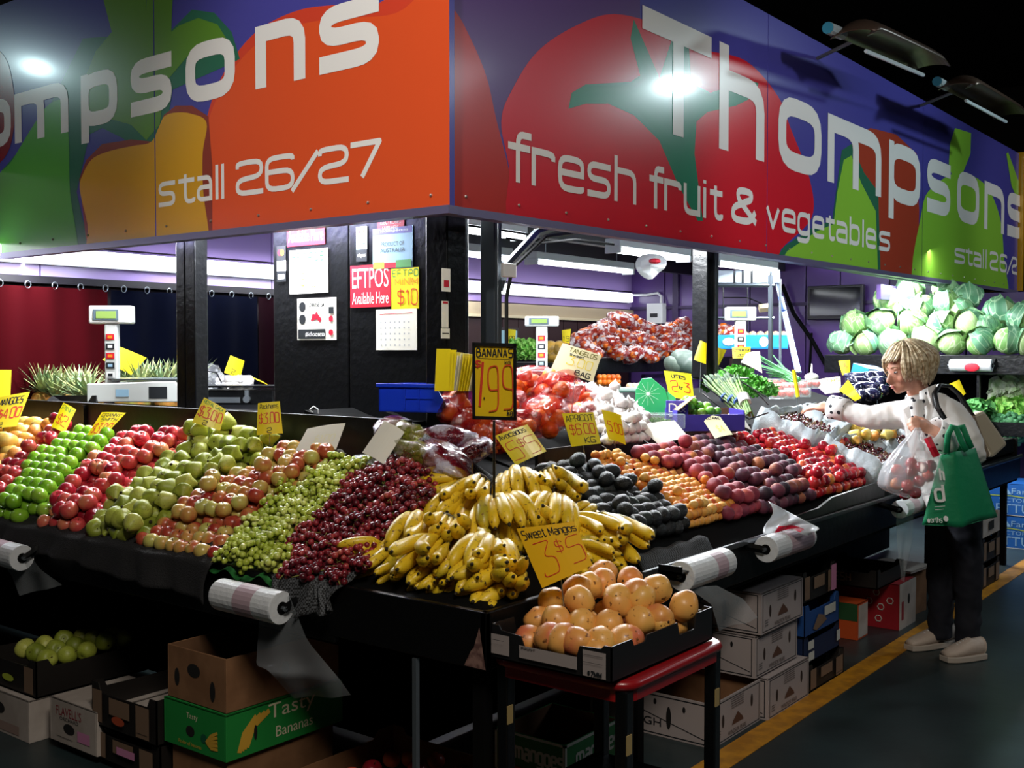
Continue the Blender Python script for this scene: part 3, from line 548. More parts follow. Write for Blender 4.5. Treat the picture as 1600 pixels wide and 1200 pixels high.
# ------------------------------------------------------------------ lamps
EM = mat('tube_white', 'ffffff', .5, emit=(.92, .97, 1.0), es=9.)
GLOW = mat('diffuser', 'f4f6fa', .3, emit=(.90, .94, 1.0), es=5.0)
GH = mat('lamp_housing', 'c9ced2', .4)
def batten(x0, y0, x1, y1, z, label, tubes=2, grp='tube lamps under the stall ceiling'):
    t = thing('fluorescent_lamp', label, 'lamp', ((x0+x1)/2, (y0+y1)/2, z), grp); d = Vector((x1-x0, y1-y0, 0)); L = d.length; d.normalize(); s = Vector((-d.y, d.x, 0))
    T = frame(Vector((x0, y0, z)), d, s)
    MB().box(0, -.06, .035, L, .06, .09, T=T).wb('housing', GH, t, bevel=.006)
    for e in (0, L-.02): MB().box(e, -.06, -.01, e+.02, .06, .035, T=T).wb('lamp_holder', GH, t)
    for k in range(tubes):
        o = (k-(tubes-1)/2)*.06; MB().tube([T @ Vector((.02, o, .012)), T @ Vector((L-.02, o, .012))], .014, 8).wb('tube', EM, t)
    for e in (.2, L-.2): q = T @ Vector((e, 0, .09)); MB().tube([q, (q.x, q.y, 2.53)], .004, 4).wb('hanger', STEEL, t)
    return t
for i, (x, y) in enumerate(ROWS_R): batten(x-.6, y, x+.6, y, 2.2, ['first', 'second', 'third', 'fourth', 'fifth'][i]+' twin tube lamp from the corner, behind the long sign')
for i, (x, y) in enumerate(ROWS_L): batten(x, y-.6, x, y+.6, 2.2, ['first', 'second', 'third'][i]+' twin tube lamp from the corner, behind the short sign')
batten(1.75, 2.1, 2.92, 2.1, 2.19, 'twin tube lamp just right of the corner post')
batten(3.95, 2.1, 4.95, 2.1, 2.19, 'twin tube lamp above the hanging plastic bag')
batten(5.4, 2.1, 6.5, 2.1, 2.19, 'twin tube lamp behind the mop handles')
batten(3.0, 3.2, 4.2, 3.2, 2.2, 'tube lamp seen behind the diagonal brace', 1)
batten(4.5, 3.2, 5.95, 3.2, 2.2, 'tube lamp hung across the middle of the stall', 1)
t0 = None
for i in range(8):  # added glowing strips standing in for tubes reflected in the glossy bulkhead
    x = -1.2+i*1.15
    t = thing('wall_lamp', ['wall lamp hidden far left along the bulkhead', 'wall lamp above the maroon curtain', 'wall lamp above the navy curtain', 'wall lamp left of the black pillar', 'wall lamp behind the pillar', 'wall lamp above the small window', 'wall lamp above the oranges display pole', 'wall lamp ending at the purple wall'][i], 'lamp', (x+.57, 4.45, 2.1), 'lamps along the rear bulkhead')
    MB().box(x, 4.425, 2.045, x+1.13, 4.468, 2.15).wb('housing', GH, t)
    MB().box(x+.01, 4.385, 2.05, x+1.12, 4.425, 2.145, c=.0).wb('diffuser', GLOW, t, bevel=.012)
tag(MB().box(8.0, 1.1, 2.38, 8.06, 2.3, 2.45).build('wall_lamp', GLOW, bevel=.01), 'lamp high on the purple wall above the cabbages', 'lamp')
# flood lamps over the right sign
def flood(px0, py0, px1, py1, X0, label):
    a = on(px0, py0, 1, .55); c = on(px1, py1, 1, .55); t = thing('flood_lamp', label, 'lamp', (a+c)/2, 'flood lamps over the long sign'); L = (c-a).length; T = frame(a, c-a, Vector((0, -1, 0)))
    b = MB(); R = .13
    def shell(u, v): ang = PI*(.12+.76*v); k = (1-abs(2*u-1)**6)**.25; return T @ Vector((u*L, .12-R*math.cos(ang)*1.1, -R*math.sin(ang)*(.35+.65*k)+.02))
    b.sheet(shell, 14, 8); b.wb('hood', mat('lamp_hood', '4a3a30', .35, metal=.5), t, smooth=True, solid=.006)
    MB().tube([T @ Vector((.15*L, .12, .06)), T @ Vector((.9*L, .12, .06))], .012, 6).wb('tube', mat('dim_tube', 'b8c4c8', .2, emit=(.5, .6, .65), es=.06), t)
    MB().tube([T @ Vector((-.05, .0, -.05)), T @ Vector((.16, .0, -.05))], .035, 10).wb('ballast', mat('ballast_grey', '8f9a9c', .5), t)
    MB().tube([T @ Vector((-.06, .0, -.05)), T @ Vector((-.065, .0, -.05))], .034, 10).wb('end_cap', mat('end_cap_blue', '2f7f9a', .5), t)
    MB().tube([T @ Vector((L*.3, .12, -.1)), (t.location.x, .93, t.location.z+.05)], .012, 6).wb('arm', mat('arm_grey', '6a6a68', .5), t)
flood(1300, 60, 1425, 112, 0, 'flood lamp with brown hood above the long sign')
flood(1468, 140, 1556, 186, 0, 'darker flood lamp further along above the long sign')
# ------------------------------------------------------------------ counters
SL, SR = .50, .38
def zl(x): return .775+SL*x
def zr(y): return .765+SR*y
CB = mat('counter_black', '0a0a0b', .42, spec=.25, bump=.15, bscale=25)
t = thing('display_counter', 'black sloping counter under the apples, pears and grapes', 'counter', (.3, 3.0, 0))
MB().add([(.0, .6, zl(0)), (.66, .9, zl(.66)), (.66, 5.2, zl(.66)), (0, 5.2, zl(0)), (.0, .6, zl(0)-.04), (.66, .9, zl(.66)-.04), (.66, 5.2, zl(.66)-.04), (0, 5.2, zl(0)-.04)], [(0, 1, 2, 3), (7, 6, 5, 4), (0, 4, 5, 1), (1, 5, 6, 2), (2, 6, 7, 3), (3, 7, 4, 0)]).wb('display_board', CB, t)
MB().box(-.02, .58, .62, 0, 5.2, .80).wb('front_board', CB, t, bevel=.004)
MB().box(.66, .9, .98, .68, 5.2, 1.262).wb('back_panel', CB, t, bevel=.003)
MB().box(.645, 3.08, .98, .66, 3.10, 1.25).wb('divider', CB, t)
MB().box(.68, 1.3, 1.17, 1.3, 5.2, 1.215).wb('shelf', CB, t)
MB().box(.66, .9, .02, .68, 5.2, .96).wb('inner_panel', BLKM, t)
for y in (2.7, 4.6): MB().box(.3, y, 0, .34, y+.04, .62).wb('leg', BLKM, t)
MB().box(0.02, .6, .60, .66, 5.2, .62).wb('underside', BLKM, t)  # added board that stops lamp light leaking below the counter
t = thing('display_counter', 'long black sloping counter under the avocados, peaches and nectarines', 'counter', (3.5, .3, 0))
MB().add([(.6, 0, zr(0)), (6.0, 0, zr(0)), (6.0, 1.75, zr(1.3)), (.9, 1.75, zr(1.3)), (.9, .7, zr(.7)), (.6, 0, zr(0)-.04), (6.0, 0, zr(0)-.04), (6.0, 1.75, zr(1.3)-.04), (.9, 1.75, zr(1.3)-.04), (.9, .7, zr(.7)-.04)],
         [(0, 1, 2, 3, 4), (9, 8, 7, 6, 5), (0, 5, 6, 1), (1, 6, 7, 2), (2, 7, 8, 3), (3, 8, 9, 4), (4, 9, 5, 0)]).wb('display_board', BLKM, t)
MB().box(.8, -.02, .62, 6.0, 0, .775).wb('front_board', CB, t, bevel=.004)
MB().box(.8, -.035, .765, 6.0, -.02, .785).wb('edge_rail', mat('edge_steel', '4a4e52', .3, metal=.6), t, bevel=.003)
for x in (.9, 2.6, 4.4, 5.9): MB().box(x, .05, 0, x+.04, .09, .62).wb('leg', BLKM, t)
MB().box(.8, .0, .60, 6.0, 1.7, .62).wb('underside', BLKM, t)  # unseen light stop added under the long counter
MB().box(.66, .9, .02, 6.0, .92, .96).wb('inner_panel', BLKM, t)
MB().box(5.98, 0, .62, 6.0, .9, .9).wb('end_panel', CB, t)
for x, y0 in ((1.60, .34), (1.95, .38), (2.42, .40)):
    MB().add([(x, y0, zr(y0)), (x, .66, zr(.66)), (x, .66, zr(.66)+.10), (x, y0, zr(y0)+.05), (x+.012, y0, zr(y0)), (x+.012, .66, zr(.66)), (x+.012, .66, zr(.66)+.10), (x+.012, y0, zr(y0)+.05)], [(0, 1, 2, 3), (7, 6, 5, 4), (3, 2, 6, 7), (0, 3, 7, 4), (0, 4, 5, 1), (1, 5, 6, 2)]).wb('divider', CB, t)
MB().box(1.2, .70, zr(.7), 3.15, .715, zr(.7)+.09).wb('step_board', CB, t)
MB().add([(1.95, -.012, .78), (3.2, -.012, .78), (3.2, -.012, .865), (2.5, -.012, .85), (2.35, -.012, .82), (1.95, -.012, .81)]+[(1.95, .0, .78), (3.2, 0, .78), (3.2, 0, .865), (2.5, 0, .85), (2.35, 0, .82), (1.95, 0, .81)], [(0, 1, 2, 3, 4, 5), (11, 10, 9, 8, 7, 6), (0, 5, 11, 6), (5, 4, 10, 11), (4, 3, 9, 10), (3, 2, 8, 9), (2, 1, 7, 8), (1, 0, 6, 7)]).wb('tray_lip', CB, t)
# corner bin for the bananas
t = thing('banana_bin', 'worn black corner bin holding the bananas', 'bin', (.3, .3, 0))
MB().box(-.022, -.022, .64, 0, .62, .803).wb('side_board', CB, t, bevel=.004)
MB().box(-.022, -.022, .64, .62, 0, .803).wb('side_board', CB, t, bevel=.004)
MB().add([(0, 0, .77), (.9, 0, .77), (.9, .9, 1.02), (0, .62, .77), (0, 0, .66), (.9, 0, .66), (.9, .9, .66), (0, .62, .66)], [(0, 1, 2), (0, 2, 3), (0, 4, 5, 1), (1, 5, 6, 2), (2, 6, 7, 3), (3, 7, 4, 0), (7, 6, 5, 4)]).wb('base_board', BLKM, t)
b = MB(); wd = mat('torn_wood', '8a6a60', .7, var='5a3d38', vscale=40)
b.add([(-.0235, .02, .70), (-.0235, -.022, .645), (-.0235, .055, .645), (-.0235, .03, .69), (-.0235, .0, .76)], [(0, 4, 1), (0, 1, 2, 3)]); b.wb('torn_corner', wd, t)
for x, y in ((.02, .02),): MB().box(x, y, 0, x+.04, y+.04, .64).wb('leg', BLKM, t)
MB().box(-.02, .24, 0.0, -.005, .255, .63).wb('strut', STEEL, t)
# cloths over the counter edge
def drape(name, label, y0, y1, drop, m, seed):
    t = MB(); random.seed(seed); ph = [random.uniform(0, 6) for _ in range(4)]
    def f(u, v):
        y = y0+(y1-y0)*u; wv = .012*math.sin(u*23+ph[0])+.008*math.sin(u*51+ph[1]); dr = drop*(.8+.18*math.sin(u*7+ph[2])+.08*math.sin(u*17+ph[3]))
        if v < .25: k = v/.25; return (.09-.125*k, y, zl(.09-.125*k)+.045-.012*k+.01*math.sin(u*30))
        k = (v-.25)/.75; return (-.037-abs(wv)*(1+k)-.02*k, y+.02*math.sin(k*3+u*9), .80-dr*k)
    t.sheet(f, 60, 12); o = t.build(name, m, smooth=True, solid=.003); tag(o, label, 'cloth'); return o
drape('edge_cloth', 'black cloth draped over the counter edge below the apples and pears', 1.15, 3.4, .145, mat('cloth_black', '1b1a1c', .85, bump=.5, bscale=200), 3)
def meshmat():
    m = mat('mesh_cloth', '34363c', .8); nt = m.node_tree; b = nt.nodes['Principled BSDF']; tc = nt.nodes['Texture Coordinate']
    c = nt.nodes.new('ShaderNodeTexChecker'); c.inputs['Scale'].default_value = 160; c.inputs[1].default_value = (.004, .004, .004, 1); c.inputs[2].default_value = (.09, .095, .105, 1)
    nt.links.new(tc.outputs['Object'], c.inputs[0]); nt.links.new(c.outputs[0], b.inputs['Base Color']); return m
MESHM = meshmat()
drape('mesh_cloth', 'dark woven mesh hanging over the edge below the red grapes', .53, .84, .10, MESHM, 5)
b = MB(); b.sheet(lambda u, v: (.84+.52*u, .06-.10*v, (zr(.06)+.03 if v < .4 else .80-.06*(v-.4)/.6*(1+.3*math.sin(u*9)))+.005*math.sin(u*21+v*4)), 30, 6)
tag(b.build('mesh_cloth', MESHM, smooth=True, solid=.003), 'dark woven mesh under the front avocados', 'cloth')
b = MB(); b.sheet(lambda u, v: (.62+.22*u-.05*v, .80+.1*u-.35*v, 1.19-.13*v+.03*math.sin(u*9+v*4)-.04*u), 20, 20)
tag(b.build('mesh_cloth', MESHM, smooth=True, solid=.003), 'dark woven mesh behind the banana heap beside the price pole', 'cloth')

# ------------------------------------------------------------------ fruit
class Plane:
    def __init__(s, O, eu, ev): s.O = Vector(O); s.u = Vector(eu).normalized(); s.v = Vector(ev).normalized(); s.n = s.u.cross(s.v); s.n = s.n if s.n.z > 0 else -s.n
    def hit(s, px, py, h=0.):
        r = ray(px, py); O = s.O+s.n*h; t = (O-CAM).dot(s.n)/r.dot(s.n); p = CAM+r*t-s.O; return (p.dot(s.u), p.dot(s.v))
PL = Plane((0, 0, .775), (1, 0, SL), (0, 1, 0)); PR = Plane((0, 0, .765), (0, 1, SR), (1, 0, 0))
def inside(p, P):
    c = False
    for i in range(len(P)):
        a, b = P[i-1], P[i]
        if (a[1] > p[1]) != (b[1] > p[1]) and p[0] < (b[0]-a[0])*(p[1]-a[1])/(b[1]-a[1])+a[0]: c = not c
    return c
def heap(name, protos, plane, px, r, label, cat_, group, h0=None, sp=.95, l2=.55, jit=.11, rot=None, seed=1, umin=.0, umax=.66, squash=1., l3=0.):
    """fruit stacked in rows on a sloping board inside an outline, with a broken second layer"""
    random.seed(seed); P = [plane.hit(x, y, h0 if h0 is not None else r*1.4) for x, y in px]; d = 2*r*sp
    u0, u1 = max(umin+r, min(p[0] for p in P)), max(p[0] for p in P); v0, v1 = min(p[1] for p in P), max(p[1] for p in P); cells = {}; i = 0; u = u0
    while u < min(u1, umax):
        j = 0; v = v0+(d/2 if i % 2 else 0)
        while v < v1:
            if inside((u, v), P): cells[(i, j)] = (u, v, 0)
            v += d; j += 1
        u += d*.88; i += 1
    pts = [(c[0], c[1], 0, k[0]) for k, c in cells.items()]; nv = len(pts)
    top = []
    for (i, j), c in cells.items():
        uu, vv = c[0]+d*.29, c[1]+d*.5
        if (i, j+1) in cells and inside((uu+d*.3, vv), P) and noise.noise(Vector((uu*5+seed, vv*5, seed))) > (.35-l2): top.append((uu, vv, 1, i))
    pts += top
    for q in top:
        if l3 and noise.noise(Vector((q[0]*7, q[1]*7+seed, 9))) > .5-l3 and random.random() < .5: pts.append((q[0]+d*.29, q[1]+d*.1, 2, q[3]))
    out = []; imax = max([q[3] for q in pts] or [1])
    for k, (u, v, l, i) in enumerate(pts):
        src = protos[k % len(protos)]; J = d*jit
        p = plane.O+plane.u*(u+random.uniform(-J, J))+plane.v*(v+random.uniform(-J, J))+plane.n*(r*squash*(1+l*1.55)+.004+random.uniform(0, J*.5))
        ro = rot() if rot else (random.uniform(-.7, .7), random.uniform(-.7, .7), random.uniform(0, 6.28))
        s = random.uniform(.93, 1.06); z = ('on top of ' if l else 'in ')+(['the front row', 'the second row', 'the third row', 'the fourth row', 'the fifth row', 'the sixth row', 'the seventh row', 'the eighth row', 'the ninth row', 'the tenth row', 'the eleventh row', 'the twelfth row', 'the thirteenth row', 'the fourteenth row', 'the fifteenth row', 'the sixteenth row', 'the seventeenth row'][i] if i < 17 else 'the rearmost rows')
        o = src.copy(); COL.objects.link(o); o.location = p; o.rotation_euler = ro; o.scale = (s, s, s)
        tag(o, label.format(z), cat_, group+' '+z); out.append(o)
    return out
HID = []
def proto(name, me):
    o = bpy.data.objects.new(name, me); HID.append(o); return o
STEM = mat('stem_brown', '4a3418', .8); CAL = mat('calyx_dark', '2b2113', .9)
def round_fruit(name, m, r, dim=.35, stem=True, nu=16, nv=11, zs=.92, lob=0, seed=0, bot=.2):
    b = MB(); random.seed(seed); ph = random.uniform(0, 6)
    def fn(p):
        t = math.acos(max(-1, min(1, p.z))); k = 1
        if t < .6: k *= 1-dim*(1-t/.6)**1.6
        if t > 2.65: k *= 1-bot*((t-2.65)/.49)**1.5
        a = math.atan2(p.y, p.x); k *= 1+lob*math.cos(5*a+ph)*math.sin(t)**2*(1 if p.z < 0 else .5)+.02*math.sin(2*a+ph)
        return k
    b.ball((0, 0, 0), (r, r, r*zs), nu, nv, 0, fn=fn)
    if stem: b.tube([(0, 0, r*zs*(1-dim)-.002), (.002, .001, r*zs*1.05)], .0014, 5, 1)
    b.ball((0, 0, -r*zs*(1-bot)), (.005, .005, .003), 6, 4, 2)
    return proto(name, b.mesh(name, [m, STEM, CAL], True))
def pear(name, m, r, h, seed, lump=.05):
    b = MB(); random.seed(seed); o = Vector((seed*3.1, 1, 2)); pr_ = []
    for i in range(13):
        t = i/12; rr = r*math.sin(PI*min(1, t*1.28)**.9*.5)*1.0 if t < .4 else r*(1-((t-.4)/.6)**1.5*.68)
        if t > .93: rr *= .75
        pr_.append((max(rr, .004), (t-.38)*h))
    b.lathe(pr_, 16, 0, wob=lambda a, z: 1+lump*noise.noise(Vector((math.cos(a)*1.6, math.sin(a)*1.6, z*26))+o)+.025*math.cos(5*a))
    b.tube([(0, 0, h*.60), (.004, 0, h*.68), (.009, 0, h*.8)], .0018, 5, 1); b.ball((0, 0, -.38*h), (.007, .007, .004), 6, 4, 2)
    return proto(name, b.mesh(name, [m, STEM, CAL], True))
def ovoid(name, m, r, l, seed=0, lump=.03, nu=14, nv=10, sc=8):
    b = MB(); o = Vector((seed*2.3, 5, 1)); b.ball((0, 0, 0), (r, r, l), nu, nv, 0, fn=lambda p: 1+lump*noise.noise(p*1.7+o)-.10*max(0, p.z)**2)
    b.ball((0, 0, l*.9), (.004, .004, .003), 6, 4, 1)
    return proto(name, b.mesh(name, [m, CAL], True))
mGS = fruit_mat('skin_granny', [(.3, '6fa81c'), (.6, '8cc32e'), (.8, 'a8cf4a')], 9, .28, coat=.3, speck='b9d97a', sscale=420)
mPK = fruit_mat('skin_pink', [(.28, '8e1426'), (.42, 'bf2b3c'), (.56, 'd6524e'), (.72, 'e3a06a')], 10, .3, (1, 1, .5), coat=.25)
mRD = fruit_mat('skin_red', [(.3, '7a1020'), (.5, 'b22436'), (.72, 'cf5a4c')], 10, .3, (1, 1, .5), coat=.25)
mGA = fruit_mat('skin_gala', [(.3, 'a5302a'), (.44, 'c05a3c'), (.56, 'd2a556'), (.72, 'c9c468')], 12, .32, (1, 1, .35), coat=.2)
mPE = fruit_mat('skin_pear', [(.3, '7f8d2a'), (.5, 'a3ae3e'), (.7, 'bfc25a')], 9, .45, speck='6d6a26', sscale=300, bump=.15)
mAP = fruit_mat('skin_apricot', [(.3, 'c9541c'), (.42, 'dd8830'), (.6, 'e6a74a'), (.75, 'ecbc66')], 22, .5)
mAV = fruit_mat('skin_avocado', [(.3, '0d0f10'), (.6, '1b2023'), (.8, '23302a')], 40, .42, bump=.9, bscale=330)
mPC = fruit_mat('skin_peach', [(.3, '5a1a30'), (.45, '8a2c3e'), (.6, 'b04248'), (.76, 'c9803e')], 11, .62)
mPD = fruit_mat('skin_darkplum', [(.3, '2c1a28'), (.45, '4f2a3c'), (.6, '78384a'), (.78, 'b06a44')], 12, .6)
mNE = fruit_mat('skin_nectarine', [(.3, '7a0f22'), (.46, 'b01c2e'), (.6, 'cc3a34'), (.76, 'e39048')], 12, .26, (1, 1, .6), coat=.35)
mMG = fruit_mat('skin_mango', [(.22, 'd4704a'), (.36, 'e09a4e'), (.6, 'e6ac58'), (.78, 'dcae50')], 9, .42, speck='7c4a24', sscale=60, coat=.1)
mMY = fruit_mat('skin_yellowmango', [(.3, 'd98a3c'), (.5, 'e0b04a'), (.7, 'e4c766')], 10, .4)
mBA = fruit_mat('skin_banana', [(.22, 'b0a22a'), (.36, 'e6bf22'), (.75, 'f0cc34')], 7, .42, speck='8a6a28', sscale=90, coat=.08)
apG = [round_fruit('green_apple', mGS, .037, seed=i, lob=.02) for i in range(3)]
apP = [round_fruit('pink_apple', mPK, .036, seed=i, zs=.96, lob=.02) for i in range(3)]
apR = [round_fruit('red_apple', mRD, .036, seed=i, lob=.02) for i in range(3)]
apA = [round_fruit('gala_apple', mGA, .032, seed=i, zs=.95, lob=.025) for i in range(3)]
prs = [pear('green_pear', mPE, .039, .092, s, .035) for s in range(4)]+[round_fruit('green_pear', mPE, .041, .3, seed=9, lob=.06, zs=.95)]
apc = [round_fruit('apricot', mAP, .0215, .16, False, 12, 8, .96, seed=i) for i in range(2)]
avo = [ovoid('avocado', mAV, .030, .042, s, .06) for s in range(3)]
pch = [round_fruit('peach', mPC, .035, .18, False, 14, 9, .93, seed=i) for i in range(2)]
plm = [round_fruit('dark_peach', mPD, .034, .18, False, 14, 9, .93, seed=i) for i in range(2)]
nec = [round_fruit('nectarine', mNE, .0305, .2, False, 14, 9, .95, seed=i) for i in range(3)]
ymg = [ovoid('yellow_mango', mMY, .036, .052, s, .05) for s in range(2)]
UPR = lambda: (random.uniform(-.5, .5), random.uniform(-.5, .5), random.uniform(0, 6.28))
LAY = lambda: (random.uniform(1.1, 2.0), random.uniform(-.3, .3), random.uniform(0, 6.28))
heap('yellow_mango', ymg, PL, [(-110, 735), (0, 765), (20, 750), (95, 672), (70, 660), (-60, 670), (-160, 690)], .038, 'yellow mango {} at the far end, beside the red apples', 'mango', 'yellow mangoes', rot=LAY, seed=2, l2=.6, l3=.15)
heap('red_apple', apR, PL, [(-40, 790), (8, 788), (110, 684), (133, 672), (88, 672), (0, 748), (-70, 770)], .036, 'red apple {} between yellow mangoes and green apples', 'apple', 'red apples by the mangoes', rot=UPR, seed=3, l2=.7, l3=.3)
heap('green_apple', apG, PL, [(-10, 800), (60, 806), (84, 782), (192, 685), (130, 680), (60, 722)], .037, 'green apple {} between the red and pink apples', 'apple', 'green apples', rot=lambda: (random.uniform(-.25, .25), random.uniform(.2, .6), random.uniform(-.3, .3)), seed=4, l2=.95, jit=.03)
heap('pink_apple', apP, PL, [(60, 812), (125, 826), (165, 788), (262, 722), (332, 680), (212, 676), (190, 690), (86, 782)], .036, 'pink apple {} between green apples and pears', 'apple', 'pink apples', rot=UPR, seed=5, l2=.6, l3=.1)
heap('green_pear', prs, PL, [(128, 832), (212, 845), (240, 815), (305, 787), (375, 740), (428, 710), (462, 692), (335, 680), (265, 720), (168, 790)], .040, 'green pear {} between pink and gala apples', 'pear', 'green pears', rot=lambda: (random.uniform(.9, 2.2), random.uniform(-.5, .5), random.uniform(0, 6.28)), seed=6, l2=.65, l3=.12, sp=.97, squash=.9)
heap('gala_apple', apA, PL, [(212, 850), (330, 880), (362, 838), (415, 796), (520, 724), (560, 700), (462, 694), (425, 716), (375, 744), (305, 790), (243, 818)], .032, 'small striped apple {} between pears and green grapes', 'apple', 'gala apples', rot=UPR, seed=7, l2=.55, l3=.05)
heap('avocado', avo, PR, [(955, 862), (1082, 826), (1047, 800), (966, 755), (907, 735), (868, 710), (772, 702), (800, 745), (880, 780), (930, 830)], .030, 'black avocado {} between bananas and apricots', 'avocado', 'avocados', rot=LAY, seed=8, l2=.6, l3=.3, sp=1.05)
heap('apricot', apc, PR, [(1078, 826), (1146, 800), (1085, 760), (1010, 738), (940, 704), (868, 706), (907, 733), (966, 754), (1047, 799)], .0215, 'orange apricot {} beside the avocados', 'apricot', 'apricots', seed=9, l2=.6, l3=.35)
heap('peach', pch, PR, [(1140, 806), (1206, 796), (1120, 742), (1050, 708), (1008, 686), (936, 698), (1010, 738), (1087, 760)], .035, 'red-purple peach {} beside the apricots', 'peach', 'peaches', seed=10, l2=.55, l3=.2)
heap('dark_peach', plm, PR, [(1204, 800), (1272, 776), (1232, 730), (1180, 710), (1120, 700), (1060, 676), (1006, 684), (1050, 708), (1120, 742)], .034, 'dark bloomy peach {} between red peaches and nectarines', 'peach', 'dark peaches', seed=11, l2=.55, l3=.15)
heap('nectarine', nec, PR, [(1266, 782), (1380, 750), (1330, 715), (1240, 682), (1180, 664), (1075, 666), (1110, 694), (1190, 708), (1240, 728)], .0305, 'shiny red nectarine {} beside the lined cherry crates', 'nectarine', 'nectarines', seed=12, l2=.6, l3=.25)

# grapes: bunches of round berries on green stalks
def bunch(name, m, ms, seed, n=40, r=.0112, L=.062, W=.040):
    random.seed(seed); b = MB(); s = MB(); P = []
    for k in range(n*6):
        z = random.uniform(-L, L); w = W*(1-.5*((z+L)/(2*L))**1.5); a = random.uniform(0, 6.28); q = math.sqrt(random.uniform(.25, 1)); p = Vector((w*q*math.cos(a), w*q*math.sin(a)*.8, z))
        if all((p-o).length > r*1.65 for o in P): P.append(p)
        if len(P) >= n: break
    for p in P: b.ball(p, r*random.uniform(.9, 1.1), 8, 6)
    s.tube([(0, 0, -L*.8), (0, .004, 0), (.002, 0, L), (.008, 0, L+.03)], .0018, 4)
    for p in P[::6]: s.tube([(0, 0, p.z), tuple(p)], .001, 3)
    for _ in range(2): a = random.uniform(0, 6.28); s.tube([(0, 0, random.uniform(-L, L)), (W*.9*math.cos(a), W*.8*math.sin(a), random.uniform(-L, L)), (W*1.25*math.cos(a+.4), W*math.sin(a+.4), random.uniform(-L, L))], .0011, 3)
    o = proto(name, b.mesh(name, m, True)); c = proto('stalk', s.mesh('stalk', ms, True)); return (o, c)
mGG = fruit_mat('green_grape_skin', [(.3, 'aab83a'), (.55, 'ccd662'), (.75, 'e2e692')], 60, .25, coat=.2); mRG = fruit_mat('red_grape_skin', [(.3, '4d0f1a'), (.5, '861f2c'), (.66, 'ac3c40'), (.8, 'c0644e')], 60, .34, coat=.08)
for m in (mGG, mRG): m.node_tree.nodes['Principled BSDF'].inputs['Subsurface Weight'].default_value = 0
STK = mat('grape_stalk', '7d7a3c', .8, spec=.1)
def bunches(protos, plane, px, lab, grp, sp, seed, h=.055):
    random.seed(seed); P = [plane.hit(x, y, .05) for x, y in px]; u0, u1 = min(p[0] for p in P), max(p[0] for p in P); v0, v1 = min(p[1] for p in P), max(p[1] for p in P); i = 0; u = max(u0, .035)
    while u < min(u1, .65):
        v = v0+(sp/2 if i % 2 else 0)
        while v < v1:
            if inside((u, v), P):
                b, s = random.choice(protos); z = 'at the front edge' if i < 2 else ('in row '+['one', 'two', 'three', 'four', 'five', 'six', 'seven', 'eight', 'nine', 'ten', 'eleven', 'twelve', 'thirteen'][min(i, 12)]+' from the front')
                o = dup(b, plane.O+plane.u*(u+random.uniform(-.01, .01))+plane.v*(v+random.uniform(-.01, .01))+plane.n*(.036+random.uniform(0, .02)), (random.uniform(1.2, 1.9), random.uniform(-.4, .4), random.uniform(0, 6.28)), random.uniform(.92, 1.08), parts=[s])
                tag(o, lab.format(z), 'grapes', grp+' '+z)
            v += sp
        u += sp*.85; i += 1
gg = [bunch('green_grape_bunch', mGG, STK, s) for s in range(4)]; rg = [bunch('red_grape_bunch', mRG, STK, 10+s) for s in range(4)]
bunches(gg, PL, [(335, 884), (436, 886), (465, 826), (530, 784), (545, 748), (600, 712), (548, 700), (415, 797), (365, 840)], 'bunch of pale green grapes {} of their heap', 'green grape bunches', .071, 21)
bunches(rg, PL, [(432, 892), (540, 912), (575, 860), (640, 800), (660, 745), (700, 715), (604, 706), (545, 752), (526, 790), (465, 832)], 'bunch of dark red grapes {} of their heap', 'red grape bunches', .071, 22)
# broad green leaf paper under the grapes
LEAF = mat('leaf_green', '1f5a2c', .45, var='2f7a3a', vscale=30); b = MB()
for k, (y0, y1) in enumerate(((1.22, .98), (1.02, .80), (.86, .64))):
    b = MB(); b.sheet(lambda u, v: (.10-.14*v, y0+(y1-y0)*u, zl(.05)+.03-.05*v+.010*math.sin(u*14+k)-(.03*(2*u-1)**2)*v), 14, 5)
    tag(b.build('green_leaf', LEAF, smooth=True, solid=.002), ['broad green leaf under the green grapes, nearest the cloth', 'broad green leaf under the middle of the grape heap', 'broad green leaf under the red grapes'][k], 'leaf')

# ------------------------------------------------------------------ bananas: each hand is a thing, each finger a part
def finger_mesh(k):
    b = MB(); n = 10; pts = []; rs = []; p = Vector((0, 0, 0)); a0, a1 = (.75, -.62) if k == 0 else (.6, -.45) if k == 1 else (.85, -.75)
    for i in range(n+1):
        t = i/n; pts.append(tuple(p)); a = a0+(a1-a0)*t; p = p+Vector((math.sin(a), 0, -math.cos(a)))*(.185/n); rs.append(.0188*(.36 if i == 0 else .55 if i == 1 else .88 if i == 2 else 1.0 if i < n-1 else .80 if i == n-1 else .34))
    b.tube(pts, rs, 7, 0); tip = Vector(pts[-1]); d = (tip-Vector(pts[-2])).normalized(); b.tube([tip, tip+d*.008], [.0046, .0036], 6, 1)
    b.tube([(0, 0, .012), (0, 0, -.004)], [.005, .0066], 6, 2)
    return b.mesh('banana', [mBA, mat('banana_tip', '2a2012', .8), mat('banana_neck', '8f8a2e', .6)], True)
FM = [finger_mesh(k) for k in range(3)]
CRM = MB().ball((0, 0, .012), (.028, .013, .013), 8, 5).mesh('crown', mat('banana_crown', '4a3a22', .8), True)
